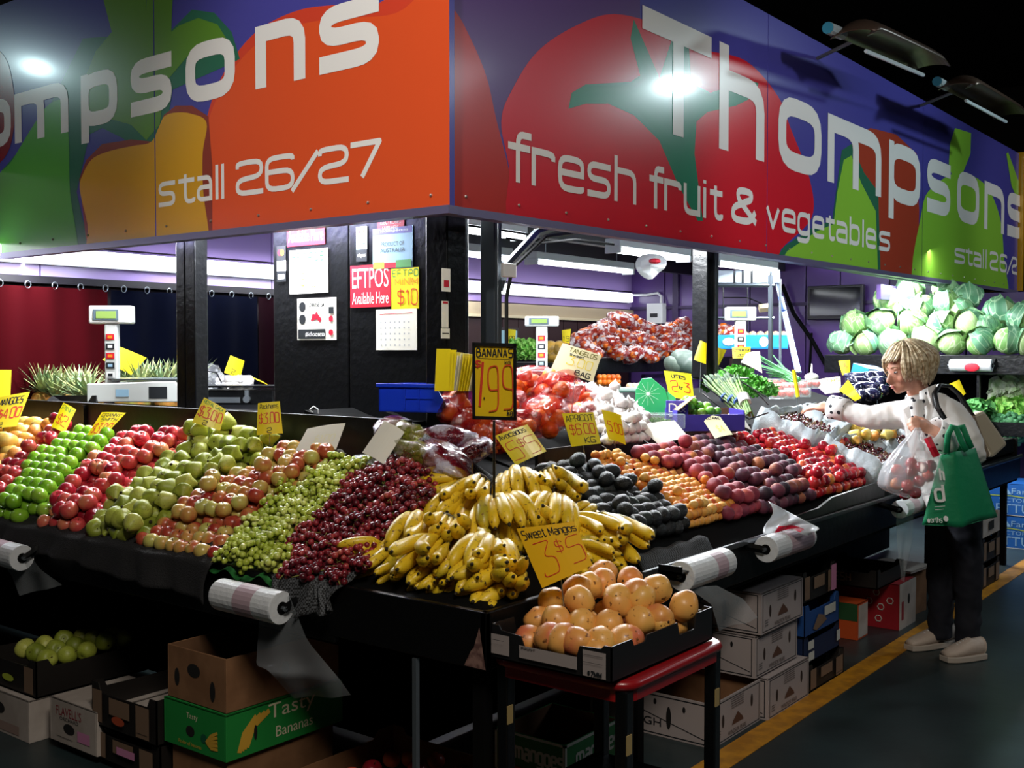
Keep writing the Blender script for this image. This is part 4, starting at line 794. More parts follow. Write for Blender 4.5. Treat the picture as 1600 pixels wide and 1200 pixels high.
def hand(cx, cy, tx, ty, n, lab, dd=0., fan=.62, sc=1., curl=1, face=.0):
    """crown seen at (cx, cy), finger tips around (tx, ty)"""
    dep = lambda x, y: 3.02+(957-y)*.0042+.0008*abs(x-757)-.06
    A = at(cx, cy, dep(cx, cy)+dd); B = at(tx, ty, dep(tx, ty)+dd+face); z = (A-B).normalized(); out = (CAM-A).normalized(); y = out-z*out.dot(z); y.normalize(); x = y.cross(z)*curl
    if curl < 0: y = -y
    # local -Z to the tips, local +Y roughly at the viewer or away, fingers curve to +X
    M = Matrix((y, z.cross(y), z)).transposed().to_4x4(); L = (A-B).length; s = sc*max(.75, min(1.25, L/.15)); M = Matrix.Translation(A) @ M @ Matrix.Diagonal((s, s, s, 1))
    o = bpy.data.objects.new('banana_bunch', None); COL.objects.link(o); loc, q, sc_ = M.decompose(); o.location = loc; o.rotation_mode = 'XYZ'; o.rotation_euler = q.to_euler(); o.scale = sc_
    tag(o, lab, 'bananas', 'banana bunches'); cr = put('crown', CRM, o, (0, 0, 0), (0, 0, PI/2))
    for row, nn in ((0, n), (1, n-1)):
      for i in range(nn):
        t = (i/(nn-1)-.5)*2 if nn > 1 else 0; w_ = nn*.0052
        put('banana', random.choice(FM), o, (-.012*row-.003*abs(t), t*w_, -.002*row), (t*w_*17*fan+random.uniform(-.04, .04), (.45 if row else .0)+random.uniform(-.06, .06)+.12*abs(t), t*.35+random.uniform(-.1, .1)), random.uniform(.93, 1.06)*(.95 if row else 1))
    return o
random.seed(31)
HB = [(735, 753, 668, 768, 5, 'at the upper left beside the red grapes', 0, 1), (752, 752, 712, 806, 4, 'hanging down-left below the price pole', -.04, -1), (806, 741, 815, 790, 5, 'right of the price pole', 0, 1),
 (862, 768, 815, 752, 3, 'with dark crown just right of the pole bunch', -.02, 1), (857, 739, 903, 830, 5, 'topmost at the right beside the avocados', 0, -1), (867, 780, 858, 840, 5, 'above the mango price card', -.06, 1),
 (777, 781, 793, 842, 6, 'fanned out in the centre of the heap', -.05, 1), (660, 812, 632, 886, 4, 'at the left with long upright fingers', -.03, 1), (698, 813, 664, 886, 5, 'leaning left beside the long upright fingers', -.05, -1),
 (706, 818, 738, 868, 4, 'behind the arched bunch', .02, -1), (688, 846, 630, 902, 4, 'arched low at the left front', -.09, -1), (764, 846, 748, 894, 5, 'left of the mango price card', -.05, 1),
 (600, 858, 545, 880, 5, 'lowest left beside the grapes', .0, 1), (612, 862, 580, 895, 4, 'lying on the front board', .05, 1), (645, 882, 600, 905, 3, 'flat along the front board', .05, -1),
 (802, 868, 770, 900, 5, 'with dark tips showing below the centre', -.04, -1), (806, 890, 756, 928, 5, 'in the front corner of the bin', .02, -1), (742, 880, 710, 918, 4, 'standing tip-up at the front', .03, 1),
 (688, 892, 662, 912, 3, 'small, low in the front middle', .04, 1), (940, 813, 998, 862, 4, 'reaching furthest right under the avocados', -.02, -1), (884, 816, 952, 846, 4, 'behind the top of the mango card', -.03, -1),
 (900, 852, 960, 872, 4, 'between mango card and right-hand avocados', .0, -1), (925, 795, 902, 815, 3, 'short one against the avocados', .04, 1), (720, 780, 690, 820, 4, 'deep in the middle of the heap', .06, 1),
 (830, 800, 840, 850, 5, 'deep behind the mango card', .05, -1), (640, 850, 600, 880, 4, 'deep at the left of the heap', .06, 1), (740, 870, 700, 905, 5, 'deep in the front of the heap', .06, -1), (850, 860, 900, 900, 4, 'under the mango price card', .05, -1), (795, 898, 735, 930, 4, 'lowest, along the right board of the bin', .07, 1), (712, 888, 668, 918, 4, 'low between the front bunches', .06, -1)]
for (cx, cy, tx, ty, n, lb, dd, cu) in HB: hand(cx, cy, tx, ty, n, 'bunch of yellow bananas '+lb, dd, curl=cu)
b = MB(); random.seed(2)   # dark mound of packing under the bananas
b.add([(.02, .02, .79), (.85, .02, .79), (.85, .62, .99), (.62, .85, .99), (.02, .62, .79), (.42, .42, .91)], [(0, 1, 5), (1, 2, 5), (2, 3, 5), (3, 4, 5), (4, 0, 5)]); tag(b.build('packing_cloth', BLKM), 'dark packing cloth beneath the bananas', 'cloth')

# ------------------------------------------------------------------ mango tray on the red trolley
t = thing('mango_tray', 'open black cardboard tray full of orange mangoes', 'tray', (.23, -.25, .69))
CD = mat('card_black', '131315', .5); CDI = mat('card_inner', '9c7550', .8); LBL = mat('label_grey', '9a8f8c', .6)
X0, X1, Y0, Y1, Z0, Z1 = -.04, .50, -.44, -.055, .69, .782
MB().box(X0, Y0, Z0, X1, Y1, Z0+.004).wb('base', CD, t)
def tray_side(n, A, B, z0, z1, prof, m, par, th=.004, inn=None):
    """cardboard side with a stepped top edge between plan points A and B"""
    A = Vector((*A, 0)); B = Vector((*B, 0)); d = B-A; nn = Vector((-d.y, d.x, 0)).normalized()*th; P = [(0, z0)]+[(u, z0+(z1-z0)*h) for u, h in prof]+[(1, z0)]; k = len(P)
    vs = [A+d*u+Vector((0, 0, z)) for u, z in P]+[A+d*u+nn+Vector((0, 0, z)) for u, z in P]
    tr = geometry.tessellate_polygon([[Vector((u*d.length, z, 0)) for u, z in P]])
    MB().add(vs, [tuple(f) for f in tr]+[tuple(k+i for i in f)[::-1] for f in tr]+[(i, (i+1) % k, k+(i+1) % k, k+i) for i in range(k)]).wb(n, m, par)
stepA = [(0, 1), (.07, 1.0), (.09, .86), (.26, .80), (.29, .52), (.72, .50), (.75, .86), (.92, .9), (.94, 1), (1, 1)]
stepB = [(0, 1), (.18, 1), (.2, .78), (.3, .78), (.32, .95), (.62, .95), (.64, .55), (.80, .55), (.82, 1), (1, 1)]
tray_side('side', (X0, Y1), (X0, Y0), Z0, Z1, stepA, CD, t); tray_side('side', (X1, Y0), (X1, Y1), Z0, Z1, stepA, CD, t)
tray_side('side', (X0, Y0), (X1, Y0), Z0, Z1, stepB, CD, t); tray_side('side', (X1, Y1), (X0, Y1), Z0, Z1, stepB, CD, t)
printed('label', t, (X0, Y1, Z0), (0, Y0-Y1, 0), (0, 0, Z1-Z0), [('rect', .01, .16, .17, .74, LBL), ('rect', .26, .2, .74, .56, LBL), ('text', 'COUNT', .28, .48, .40, .52, .004, DK), ('rect', .79, .1, .97, .82, LBL), ('text', '#7MM', .83, .14, .94, .26, .008, DK), ('line', [(.80, .7), (.95, .7)], .003, DK), ('line', [(.80, .5), (.95, .5)], .003, DK), ('line', [(.03, .6), (.14, .6)], .003, DK)], off=.0045)
mgo = [ovoid('orange_mango', mMG, .041, .049, s, .10, 18, 13) for s in range(4)]
random.seed(77)
MG = [(850,938),(905,938),(870,970),(910,975),(835,968),(964,943),(1002,935),(1026,920),(1068,948),(950,977),(1000,970),(1030,965),(878,1000),(900,1003),(940,1003),(975,1000),(858,997),(920,915),(965,935),(900,920),(984,905),(978,884),(954,893),(920,893),(942,910),(995,925),(1045,975),(985,1000)]
dn = {}
for k, (px, py) in enumerate(MG):
    # two layers: lower ones in the tray, upper ones heaped on them
    zc = .76+.05*min(1.7, max(0, (985-py)/36))
    if (px, py) in ((1068, 948), (835, 968), (850, 938)): zc -= .02
    p = on(px, py, 2, zc); p.x = max(X0+.045, min(X1-.045, p.x)); p.y = max(Y0+.045, min(Y1-.04, p.y))
    o = mgo[k % 4].copy(); COL.objects.link(o); o.location = p; o.rotation_euler = (random.uniform(.6, 2.5), random.uniform(-.4, .4), random.uniform(0, 6.28)); o.scale = (random.uniform(.92, 1.02),)*3
    q_ = ('heaped highest in the cardboard tray' if py < 912 else 'in the upper layer of the cardboard tray' if py < 945 else 'in the front rows of the cardboard tray' if py < 985 else 'lowest, against the front side of the tray')+(', left half' if px < 950 else ', right half')
    tag(o, 'orange mango '+q_, 'mango', 'mangoes '+q_)
for i in range(4):
    for j in range(3):
        o = mgo[(i+j) % 4].copy(); COL.objects.link(o); o.location = (X0+.07+i*.13, Y0+.09+j*.11, .735); o.rotation_euler = (1.5, 0, i+j); tag(o, 'orange mango hidden in the lowest layer of the tray', 'mango', 'mangoes in the bottom layer')
# red trolley
t = thing('red_trolley', 'small trolley with a red rim and black legs under the mango tray', 'trolley', (.25, -.25, 0))
RP = mat('red_plastic', '8e1016', .35, coat=.3)
x0, x1, y0, y1 = -.0, .53, -.46, -.03; rim = []
for (cx, cy, a0) in ((x0+.05, y0+.05, PI), (x1-.05, y0+.05, 1.5*PI), (x1-.05, y1-.05, 0), (x0+.05, y1-.05, .5*PI)):
    for k in range(5): a = a0+k*PI/8; rim.append((cx+.05*math.cos(a), cy+.05*math.sin(a), .672))
MB().tube(rim, .014, 8, closed=True).wb('rim', RP, t, smooth=True)
MB().prism([(p[0], p[1]) for p in rim], .63, .685).wb('tray_top', RP, t)
for x, y in ((x0+.02, y0+.02), (x1-.03, y0+.02), (x0+.02, y1-.03), (x1-.03, y1-.03)):
    MB().box(x-.018, y-.018, .03, x+.018, y+.018, .66).wb('leg', BLK, t, bevel=.004); MB().tube([(x-.012, y, .03), (x+.012, y, .03)], .03, 10).wb('castor', BLKM, t)
    MB().box(x-.02, y-.021, .50, x+.004, y-.018, .55).wb('leg_clip', mat('clip_tan', 'a08a5a', .5), t)
MB().box(x0+.02, y0+.01, .25, x1-.02, y1-.01, .27).wb('lower_shelf', BLK, t)
# ------------------------------------------------------------------ price cards
def card(name, corners, d, base, items, label, tilt=22, yaw=0, stake=True, group=None, depth_of=None):
    """card whose four corners (TL, TR, BR, BL) lie on one plane d metres from the camera, leaning back"""
    cx = sum(c[0] for c in corners)/4; cy = sum(c[1] for c in corners)/4; Cn = at(cx, cy, d) if d > 0 else on(cx, cy, 0, -d)
    v = (CAM-Cn); v.z = 0; v.normalize(); v.rotate(Matrix.Rotation(math.radians(yaw), 3, 'Z')); n = v*math.cos(math.radians(tilt))+Vector((0, 0, math.sin(math.radians(tilt))))
    Q = []
    for x, y in corners:
        r = ray(x, y); Q.append(CAM+r*((Cn-CAM).dot(n)/r.dot(n)))
    TL, TR, BR, BL = Q; t = thing(name, label, 'price card', (BL+BR)/2, group); b = MB(); N = 4
    def S(u, w): p = BL*(1-u)*(1-w)+BR*u*(1-w)+TR*u*w+TL*(1-u)*w; return p+n*(.006*math.sin(u*PI)*(1 if len(corners) else 0))
    b.sheet(S, 8, 2); k = len(b.v); b.v += [tuple(Vector(p)-n*.0016) for p in b.v]; b.f += [tuple(k+i for i in f)[::-1] for f in b.f]; b.m += [0]*(len(b.f)-len(b.m))
    b.wb('card', base, t)
    if items:
        pb = MB(); mats = []
        for it in items:
            m = it[-1]
            if m not in mats: mats.append(m)
            if it[0] in ('hand', 'text'):
                _, s, u0, v0, u1, v1, wt, _m = it; wd, st = text_strokes(s, .3, .07 if it[0] == 'hand' else 0, .3)
                for q in st:
                    pl = [(u0+x/max(wd, .1)*(u1-u0), v0+y/H*(v1-v0)) for x, y in q]; asp = (TR-TL).length/(TL-BL).length; Lp, Rp = ribbon([(x, y/asp) for x, y in pl], wt); m_ = len(Lp)
                    pb.add([S(p.x, p.y*asp)+n*(.0012+i*1e-5) for i, p in enumerate(Lp)]+[S(p.x, p.y*asp)+n*(.0012+i*1e-5) for i, p in enumerate(Rp)], [(i, m_+i, m_+i+1, i+1) for i in range(m_-1)], mats.index(m))
            elif it[0] == 'line':
                _, pts, wt, _m = it; Lp, Rp = ribbon(pts, wt); m_ = len(Lp)
                pb.add([S(p.x, p.y)+n*.0012 for p in Lp]+[S(p.x, p.y)+n*.0012 for p in Rp], [(i, m_+i, m_+i+1, i+1) for i in range(m_-1)], mats.index(m))
        pb.wb('lettering', mats, t)
    if stake:
        m_ = (BL+BR)/2-n*.004; MB().tube([(TL+TR)/2*.4+m_*.6-n*.003, m_+Vector((0, 0, -.17))-n*.01], .0018, 5).wb('stake', STEEL, t)
    return t
K = INK; R_ = REDINK
def price(a, b_, y='kg'): return [('hand', a, .08, .70, .92, .92, .022, K), ('hand', b_, .10, .22, .9, .60, .03, R_)]
card('price_card', [(-30, 578), (18, 578), (16, 622), (-30, 622)], 5.9, YEL, [], 'yellow card in a black-topped holder at the far left', 5)
card('price_card', [(-22, 625), (47, 612), (26, 666), (-22, 672)], 5.35, YEL, [('hand', 'MANGOES', .30, .70, .90, .90, .022, K), ('hand', '$4.00', .33, .28, .95, .58, .03, R_), ('hand', '2', .4, .02, .52, .16, .02, K)], 'yellow MANGOES 4.00 price card above the yellow mangoes')
card('price_card', [(99, 629), (119, 640), (101, 677), (80, 667)], -.5, YEL, [('hand', 'PINK', .1, .75, .9, .93, .03, GRN), ('hand', '$2', .15, .2, .8, .6, .05, R_)], 'narrow tilted yellow card above the red apples')
card('price_card', [(159, 644), (197, 645), (164, 680), (136, 680)], -.5, YEL, [('hand', 'GRANNY', .1, .80, .9, .94, .022, K), ('hand', 'SMITH', .2, .60, .9, .74, .022, K), ('hand', '$3.00', .1, .08, .9, .5, .035, R_)], 'yellow GRANNY SMITH price card above the green apples')
card('price_card', [(319, 621), (353, 640), (344, 673), (300, 660)], -.5, YEL, [('hand', 'ROYAL GALA', .08, .82, .92, .95, .02, GRN), ('hand', '$3.00', .06, .30, .95, .72, .04, R_), ('hand', '2', .35, .03, .5, .2, .03, K)], 'yellow ROYAL GALA 3.00 card above the pink apples')
card('price_card', [(403, 630), (437, 627), (442, 677), (401, 680)], -.5, YEL, [('hand', 'Packhams', .1, .80, .9, .94, .022, K), ('hand', '$3.00', .08, .34, .9, .66, .04, R_), ('hand', '2', .4, .04, .56, .2, .03, K)], 'yellow PACKHAMS 3.00 card above the pears', 10)
card('price_card', [(480, 670), (540, 661), (525, 702), (461, 705)], -.56, OVERWHT, [('hand', '$1.00', .35, .3, .85, .58, .012, PALE)], 'washed-out white card leaning above the gala apples', 40)  # faint lettering shares the overexposed tone
card('price_card', [(600, 657), (632, 675), (599, 725), (566, 707)], 3.95, OVERWHT, [], 'blank white card tilted above the grapes', 40)
card('price_card', [(773, 681), (824, 663), (854, 705), (806, 727)], 4.2, YEL, [('hand', 'Avocados', .05, .80, .85, .96, .022, K), ('hand', '5', .08, .10, .38, .66, .022, R_), ('hand', '$', .44, .40, .58, .66, .02, R_), ('hand', '5', .62, .10, .95, .66, .022, R_)], 'yellow AVOCADOS 5 for 5 dollars card', 18)
card('price_card', [(878, 646), (927, 644), (939, 693), (893, 698)], 4.5, YEL, [('hand', 'APRICOT', .08, .74, .95, .93, .022, K), ('hand', '$6.00', .12, .34, .92, .66, .028, R_), ('hand', 'KG', .5, .06, .85, .24, .025, K)], 'yellow APRICOT 6.00 KG card behind the apricots', 8)
card('price_card', [(940, 640), (970, 648), (978, 695), (951, 685)], 4.75, YEL, [('hand', '5.00', .12, .3, .92, .65, .04, R_)], 'narrow yellow 5.00 card right of the apricot card', 10, 25)
card('price_card', [(997, 665), (1054, 657), (1077, 684), (1029, 694)], 5.0, OVERWHT, [('hand', '4.00', .55, .1, .9, .3, .01, PALE)], 'blank white card above the peaches', 45)
card('price_card', [(1094, 649), (1125, 651), (1145, 679), (1117, 685)], 5.3, PALE, [('hand', 'NECTARINE', .1, .80, .9, .93, .03, K), ('hand', '$4', .4, .2, .75, .5, .02, YEL)], 'pale yellow NECTARINE card above the nectarines', 35)
card('price_card', [(1143, 640), (1156, 644), (1174, 672), (1132, 656)], 5.55, OVERWHT, [], 'white card beside the asparagus, half turned away', 45)
card('price_card', [(879, 536), (940, 555), (926, 597), (861, 576)], 5.0, PALE, [('hand', 'TANGELOS', .22, .78, .92, .93, .018, STK), ('hand', '3.00', .28, .34, .88, .64, .018, YEL), ('hand', 'BAG', .55, .05, .9, .22, .025, K), ('hand', 'sweet', .28, .66, .62, .74, .014, K)], 'pale yellow TANGELOS 3.00 BAG card above the orange bags', 10)
card('price_card', [(1037, 579), (1080, 584), (1085, 627), (1046, 620)], 5.7, YEL, [('hand', 'Limes', .25, .76, .75, .93, .028, K), ('hand', '2', .18, .24, .42, .66, .035, R_), ('hand', 'for', .46, .36, .6, .48, .02, K), ('hand', '3', .66, .28, .88, .62, .035, R_)], 'yellow LIMES 2 for 3 card', 8)
card('price_card', [(1094, 532), (1104, 536), (1103, 569), (1084, 562)], 6.1, YEL, [], 'blank yellow card left of the black support post', 5)
card('price_card', [(1118, 542), (1135, 547), (1124, 570), (1118, 572)], 6.4, YEL, [], 'blank yellow card right of the black support post', 5)
card('price_card', [(1144, 543), (1173, 542), (1171, 559), (1145, 560)], 6.9, YEL, [('hand', 'Continental', .08, .6, .92, .85, .03, K), ('hand', 'Celery', .2, .15, .8, .45, .03, K)], 'yellow CONTINENTAL card above the parsley', 10)
card('price_card', [(1166, 552), (1187, 549), (1191, 583), (1158, 566)], 6.6, PALE, [], 'pale blank card standing in the parsley', 35)
card('price_card', [(1237, 578), (1243, 578), (1250, 620), (1244, 621)], 6.2, YEL, [], 'yellow card seen edge-on above the cherries', 5)
card('price_card', [(1310, 564), (1328, 563), (1328, 588), (1316, 586)], 8.6, YEL, [('hand', '99', .3, .4, .7, .8, .05, R_)], 'small yellow card below the first cabbages', 8)
card('price_card', [(1268, 595), (1313, 588), (1314, 613), (1290, 616)], 7.4, PALE, [('hand', 'TOMATO', .5, .7, .95, .9, .02, STK)], 'wide pale card behind the tomato punnets', 30)
card('price_card', [(1325, 593), (1346, 622), (1336, 627), (1311, 610)], 7.0, YEL, [], 'yellow card facing away beside the eggplants', 15)
card('price_card', [(1357, 606), (1382, 604), (1381, 615), (1362, 621)], 7.3, YEL, [('hand', 'CUCUMBERS', .06, .5, .94, .9, .02, K), ('hand', '2', .45, .05, .6, .4, .02, K)], 'yellow CUCUMBERS card in front of the shopper')
card('price_card', [(1483, 600), (1499, 593), (1509, 615), (1500, 622)], 7.4, YEL, [('hand', 'Y', .05, .3, .3, .6, .04, K)], 'yellow card behind the shopper at her shoulder', 5)
card('price_card', [(186, 541), (229, 559), (205, 586), (160, 562)], 6.5, YEL, [], 'big blank yellow card behind the left scale', 5)
card('price_card', [(360, 555), (382, 564), (375, 592), (350, 582)], 6.6, YEL, [('hand', '2', .4, .1, .6, .35, .03, K)], 'yellow card above the garlic behind the left counter', 5)
card('price_card', [(792, 514), (806, 515), (805, 536), (792, 536)], 8.6, YEL, [('hand', '1.99', .1, .15, .9, .5, .05, K)], 'tiny yellow card seen just right of the dark steel post', 0)
card('price_card', [(878, 516), (892, 514), (890, 537), (879, 535)], 8.6, YEL, [('hand', '1.9', .1, .15, .9, .5, .05, K)], 'tiny yellow card at the left end of the orange bags', 0)
card('price_card', [(807, 826), (897, 815), (926, 883), (847, 919)], 3.02, mat('deep_yellow_card', 'f0b80c', .45), [('hand', 'Sweet Mangos', .05, .80, .98, .95, .016, K), ('hand', '3', .15, .12, .44, .72, .016, R_), ('hand', '$', .52, .45, .64, .70, .014, R_), ('hand', '5', .70, .15, .96, .72, .016, R_)], 'orange-yellow SWEET MANGOS 3 for 5 card over the mango tray', 8)
# framed banana price board on a pole
d = 3.55; t = thing('price_board', 'black framed BANANAS 1.99 price board on a pole', 'price board', at(772, 745, d)); TL, TR, BR, BL = [at(x, y, d) for x, y in ((738, 535), (807, 535), (807, 657), (738, 655))]
nrm = (CAM-at(772, 600, d)).normalized(); U = BR-BL; V = TL-BL; V = Vector((0, 0, V.z)); TLn = BL+V
def brd(u0, v0, u1, v1, o0, o1, nm, m):
    Q = [BL+U*u+V*v for u, v in ((u0, v0), (u1, v0), (u1, v1), (u0, v1))]; MB().add([q+nrm*o0 for q in Q]+[q+nrm*o1 for q in Q], [(3, 2, 1, 0), (4, 5, 6, 7), (0, 1, 5, 4), (1, 2, 6, 5), (2, 3, 7, 6), (3, 0, 4, 7)]).wb(nm, m, t)
brd(.04, .03, .96, .97, -.004, .0, 'card', mat('board_yellow', 'e8c20c', .4)); FB = mat('frame_black', '0c0c0d', .35)
for q in ((0, 0, 1, .045), (0, .955, 1, 1), (0, 0, .07, 1), (.93, 0, 1, 1)): brd(*q, -.008, .008, 'frame', FB)
printed('lettering', t, BL, U, V, [('hand', 'BANANAS', .10, .82, .91, .93, .026, K), ('line', [(.12, .80), (.9, .79)], .01, K), ('hand', 'kg', .74, .73, .86, .78, .014, K), ('hand', '$', .08, .68, .18, .77, .025, R_), ('line', [(.24, .75), (.17, .17)], .055, R_), ('hand', '99', .36, .14, .92, .70, .028, R_), ('disc', .27, .28, .02, .012, K), ('hand', 'kg', .80, .07, .91, .13, .02, K)], off=.002)
MB().tube([at(772, 657, d), at(772, 745, d+.02)-Vector((0, 0, .12))], .0045, 8).wb('pole', FB, t)

# ------------------------------------------------------------------ net bags, clear bags
def wrapmat(name, c1, c2, alpha=.5, scale=16, thr=(.5, .56), rough=.18):
    m = mat(name, c1, rough, coat=.6); nt = m.node_tree; b = nt.nodes['Principled BSDF']; tc = nt.nodes['Texture Coordinate']
    n = nt.nodes.new('ShaderNodeTexNoise'); n.inputs['Scale'].default_value = scale; n.inputs['Detail'].default_value = 6; r = nt.nodes.new('ShaderNodeValToRGB'); r.color_ramp.elements[0].position, r.color_ramp.elements[1].position = thr
    r.color_ramp.elements[0].color = (*rgb(c1), 1); r.color_ramp.elements[1].color = (*rgb(c2), 1); nt.links.new(tc.outputs['Object'], n.inputs[0]); nt.links.new(n.outputs['Fac'], r.inputs[0]); nt.links.new(r.outputs[0], b.inputs['Base Color'])
    ma = nt.nodes.new('ShaderNodeMapRange'); ma.inputs[1].default_value, ma.inputs[2].default_value = thr; ma.inputs[3].default_value = alpha; ma.inputs[4].default_value = .92; nt.links.new(n.outputs['Fac'], ma.inputs[0]); nt.links.new(ma.outputs[0], b.inputs['Alpha'])
    n2 = nt.nodes.new('ShaderNodeTexNoise'); n2.inputs['Scale'].default_value = 45; bp = nt.nodes.new('ShaderNodeBump'); bp.inputs['Strength'].default_value = .9; bp.inputs['Distance'].default_value = .01; nt.links.new(tc.outputs['Object'], n2.inputs[0]); nt.links.new(n2.outputs['Fac'], bp.inputs['Height']); nt.links.new(bp.outputs[0], b.inputs['Normal']); return m
NETR = wrapmat('red_net', 'a00c18', 'b89a98', .45, 9, (.60, .66)); NETW = wrapmat('printed_net', 'b8242c', 'e4dcdc', .42, 22, (.50, .56)); CLEAR = wrapmat('clear_bag', 'c8ccd4', 'f2f2f4', .16, 18, (.5, .72), .12); GRB = wrapmat('printed_bag', '8a1a30', 'c9c4d8', .45, 10, (.5, .58)); GRY = wrapmat('yellow_printed_bag', 'a6a83a', 'd4c8cc', .4, 9, (.5, .6))
mOR = fruit_mat('skin_orange', [(.3, 'd9570e'), (.6, 'ee7a1c'), (.8, 'f49a3c')], 12, .38, bump=.3, bscale=260)
ORM = MB().ball((0, 0, 0), (.036, .036, .034), 14, 10).mesh('orange', mOR, True); ORS = MB().ball((0, 0, 0), (.034,)*3, 8, 6).mesh('orange', mOR, True)
def bagmesh(name, m, seed, a=.12, b_=.085, c=.06, nu=22, nv=14):
    b = MB(); o = Vector((seed*5.1, 3, 7)); b.ball((0, 0, 0), (a, b_, c), nu, nv, 0, fn=lambda p: (1+.20*noise.noise(p*2.1+o)+.10*noise.noise(p*6+o))*(1+.35*max(0, abs(p.x)-.8)*5*(1 if p.x > 0 else .2))); return b.mesh(name, m, True)
def bagset(seed, m, fr, n, a, b_, c, r, nm='net'):
    random.seed(seed); P = []
    for _ in range(400):
        p = Vector((random.uniform(-a, a), random.uniform(-b_, b_), random.uniform(-c, c)))
        if (p.x/(a-r*.8))**2+(p.y/(b_-r*.7))**2+(p.z/(c-r*.5))**2 < 1 and all((p-q).length > r*1.75 for q in P): P.append(p)
        if len(P) >= n: break
    return (bagmesh(nm, m, seed, a, b_, c), P, fr)
def place_bag(name, bs, loc, rot, scl, label, group, pn='orange', cat_='bag'):
    t = thing(name, label, cat_, loc, group, rot); t.scale = (scl,)*3; put('net', bs[0], t)
    for p in bs[1]: put(pn, bs[2], t, p, (p.x*50, p.y*40, 0))
    return t
NB = [bagset(s, NETR, ORM, 7, .13, .10, .075, .036) for s in (1, 2, 3)]; NW = [bagset(s, NETW, ORS, 8, .14, .095, .072, .034) for s in (4, 5, 6, 7)]
random.seed(4)
for k, (px, py, d, s, lb) in enumerate([(722, 640, 4.45, 1.0, 'net bag of oranges left of the banana price board'), (745, 668, 4.4, 1.0, 'net bag of oranges behind the banana pole, at the bottom'), (825, 598, 5.1, 1., 'net bag of oranges behind the right edge of the banana board'), (870, 608, 5.0, 1.15, 'net bag with large oranges under the tangelo card'),
  (850, 648, 4.85, 1.15, 'dark red net bag below the large oranges'), (800, 668, 4.7, 1., 'dark red net bag behind the avocado card'), (900, 655, 5.15, .9, 'dark red net bag behind the apricot card'), (770, 690, 4.6, .9, 'net bag lowest, beside the avocados'), (905, 620, 5.3, .95, 'striped net bag left of the garlic'), (790, 630, 4.9, 1., 'net bag hidden behind the banana board')]):
    place_bag('net_bag', NB[k % 3], at(px, py, d), (random.uniform(-.5, .5), random.uniform(-.4, .4), random.uniform(0, 3)), s, lb, 'net bags of oranges by the price board')
MB().add([(1.15, .68, 1.02), (2.2, .75, 1.02), (2.2, 1.5, 1.25), (1.15, 1.5, 1.25)], [(0, 1, 2, 3)]).build('crate_liner', BLKM).__setitem__('kind', 'structure')
# printed bags of red and green grapes
gb = [(o[0].data) for o in gg]; rb = [(o[0].data) for o in rg]
random.seed(9)
for k, (px, py, d, s, m, gm, lb) in enumerate([(615, 668, 4.15, .9, 'a', rb, 'clear printed bag of red grapes at the back panel, under the white card'), (650, 685, 4.1, 1., 'y', gb, 'yellow printed bag with a blue tie behind the red grapes'), (660, 715, 3.95, 1.05, 'y', rb, 'yellow printed grape bag lying on the red grapes'), (697, 720, 3.9, 1.15, 'a', rb, 'large red printed grape bag above the bananas'), (700, 685, 4.1, 1.0, 'a', rb, 'red printed grape bag under the orange bags'), (738, 705, 4.0, .9, 'a', rb, 'red printed bag left of the banana pole'), (568, 690, 4.4, .9, 'c', gb, 'clear bag of green grapes with blue print'), (540, 715, 4.35, .75, 'c', gb, 'small clear bag of green grapes below the washed-out card'), (590, 725, 4.05, .7, 'c', gb, 'clear bag of green grapes under the blank white card')]):
    t = thing('grape_bag', lb, 'bag', at(px, py, d), 'printed bags of grapes', (random.uniform(-.4, .6), random.uniform(-.4, .4), random.uniform(0, 3))); t.scale = (s,)*3
    put('wrapper', bagmesh('wrapper', {'a': GRB, 'y': GRY, 'c': CLEAR}[m], 20+k, .115, .085, .045), t)
    for q in range(2): put('grapes', gm[(k+q) % 4], t, (-.03+.06*q, 0, -.005), (1.57, 0, q*2+k), .72)
# ------------------------------------------------------------------ second step of the long counter
GARM = fruit_mat('garlic_skin', [(.3, 'cfc6c4'), (.6, 'efebe8'), (.8, 'faf8f6')], 20, .5)
def garlic(seed):
    b = MB(); b.lathe([(.004, -.021), (.018, -.02), (.028, -.008), (.029, .004), (.02, .018), (.008, .027), (.0045, .036), (.003, .043)], 12, 0, wob=lambda a, z: 1+.10*abs(math.sin(a*3+seed))*(1 if z < .02 else .2)); return proto('garlic_bulb', b.mesh('garlic_bulb', GARM, True))
ga = [garlic(s) for s in (0, 1)]; random.seed(15); PG = Plane((0, .72, 1.10), (0, 1, .42), (1, 0, 0))
def scatter(name, protos, plane, px, r, lab, cat_, grp, seed, rot=UPR, h=0, l2=.5, jit=.12, sp=1.0): 
    o = heap(name, protos, plane, px, r, lab, cat_, grp, seed=seed, rot=rot, l2=l2, jit=jit, sp=sp, umin=-1, umax=9, l3=.3); return o
scatter('garlic_bulb', ga, PG, [(948, 690), (1010, 688), (1012, 660), (985, 640), (945, 618), (918, 612), (925, 640)], .027, 'white garlic bulb {} behind the apricot card', 'garlic', 'garlic bulbs', 16, l2=.9)
GN = [bagset(31, NETW, MB().ball((0, 0, 0), (.02,)*3, 8, 5).mesh('garlic_bulb', GARM, True), 9, .075, .05, .045, .02)]
for px, py, lb in ((918, 640, 'small red and white net of garlic left of the loose bulbs'), (930, 658, 'small net of garlic behind the narrow yellow card')): place_bag('garlic_net', GN[0], at(px, py, 5.15), (.3, .2, px), .9, lb, 'nets of garlic', 'garlic_bulb')
def tub(name, label, px0, py0, px1, py1, z, m, hgt=.05, X=None, depth=.3, content=None):
    pass
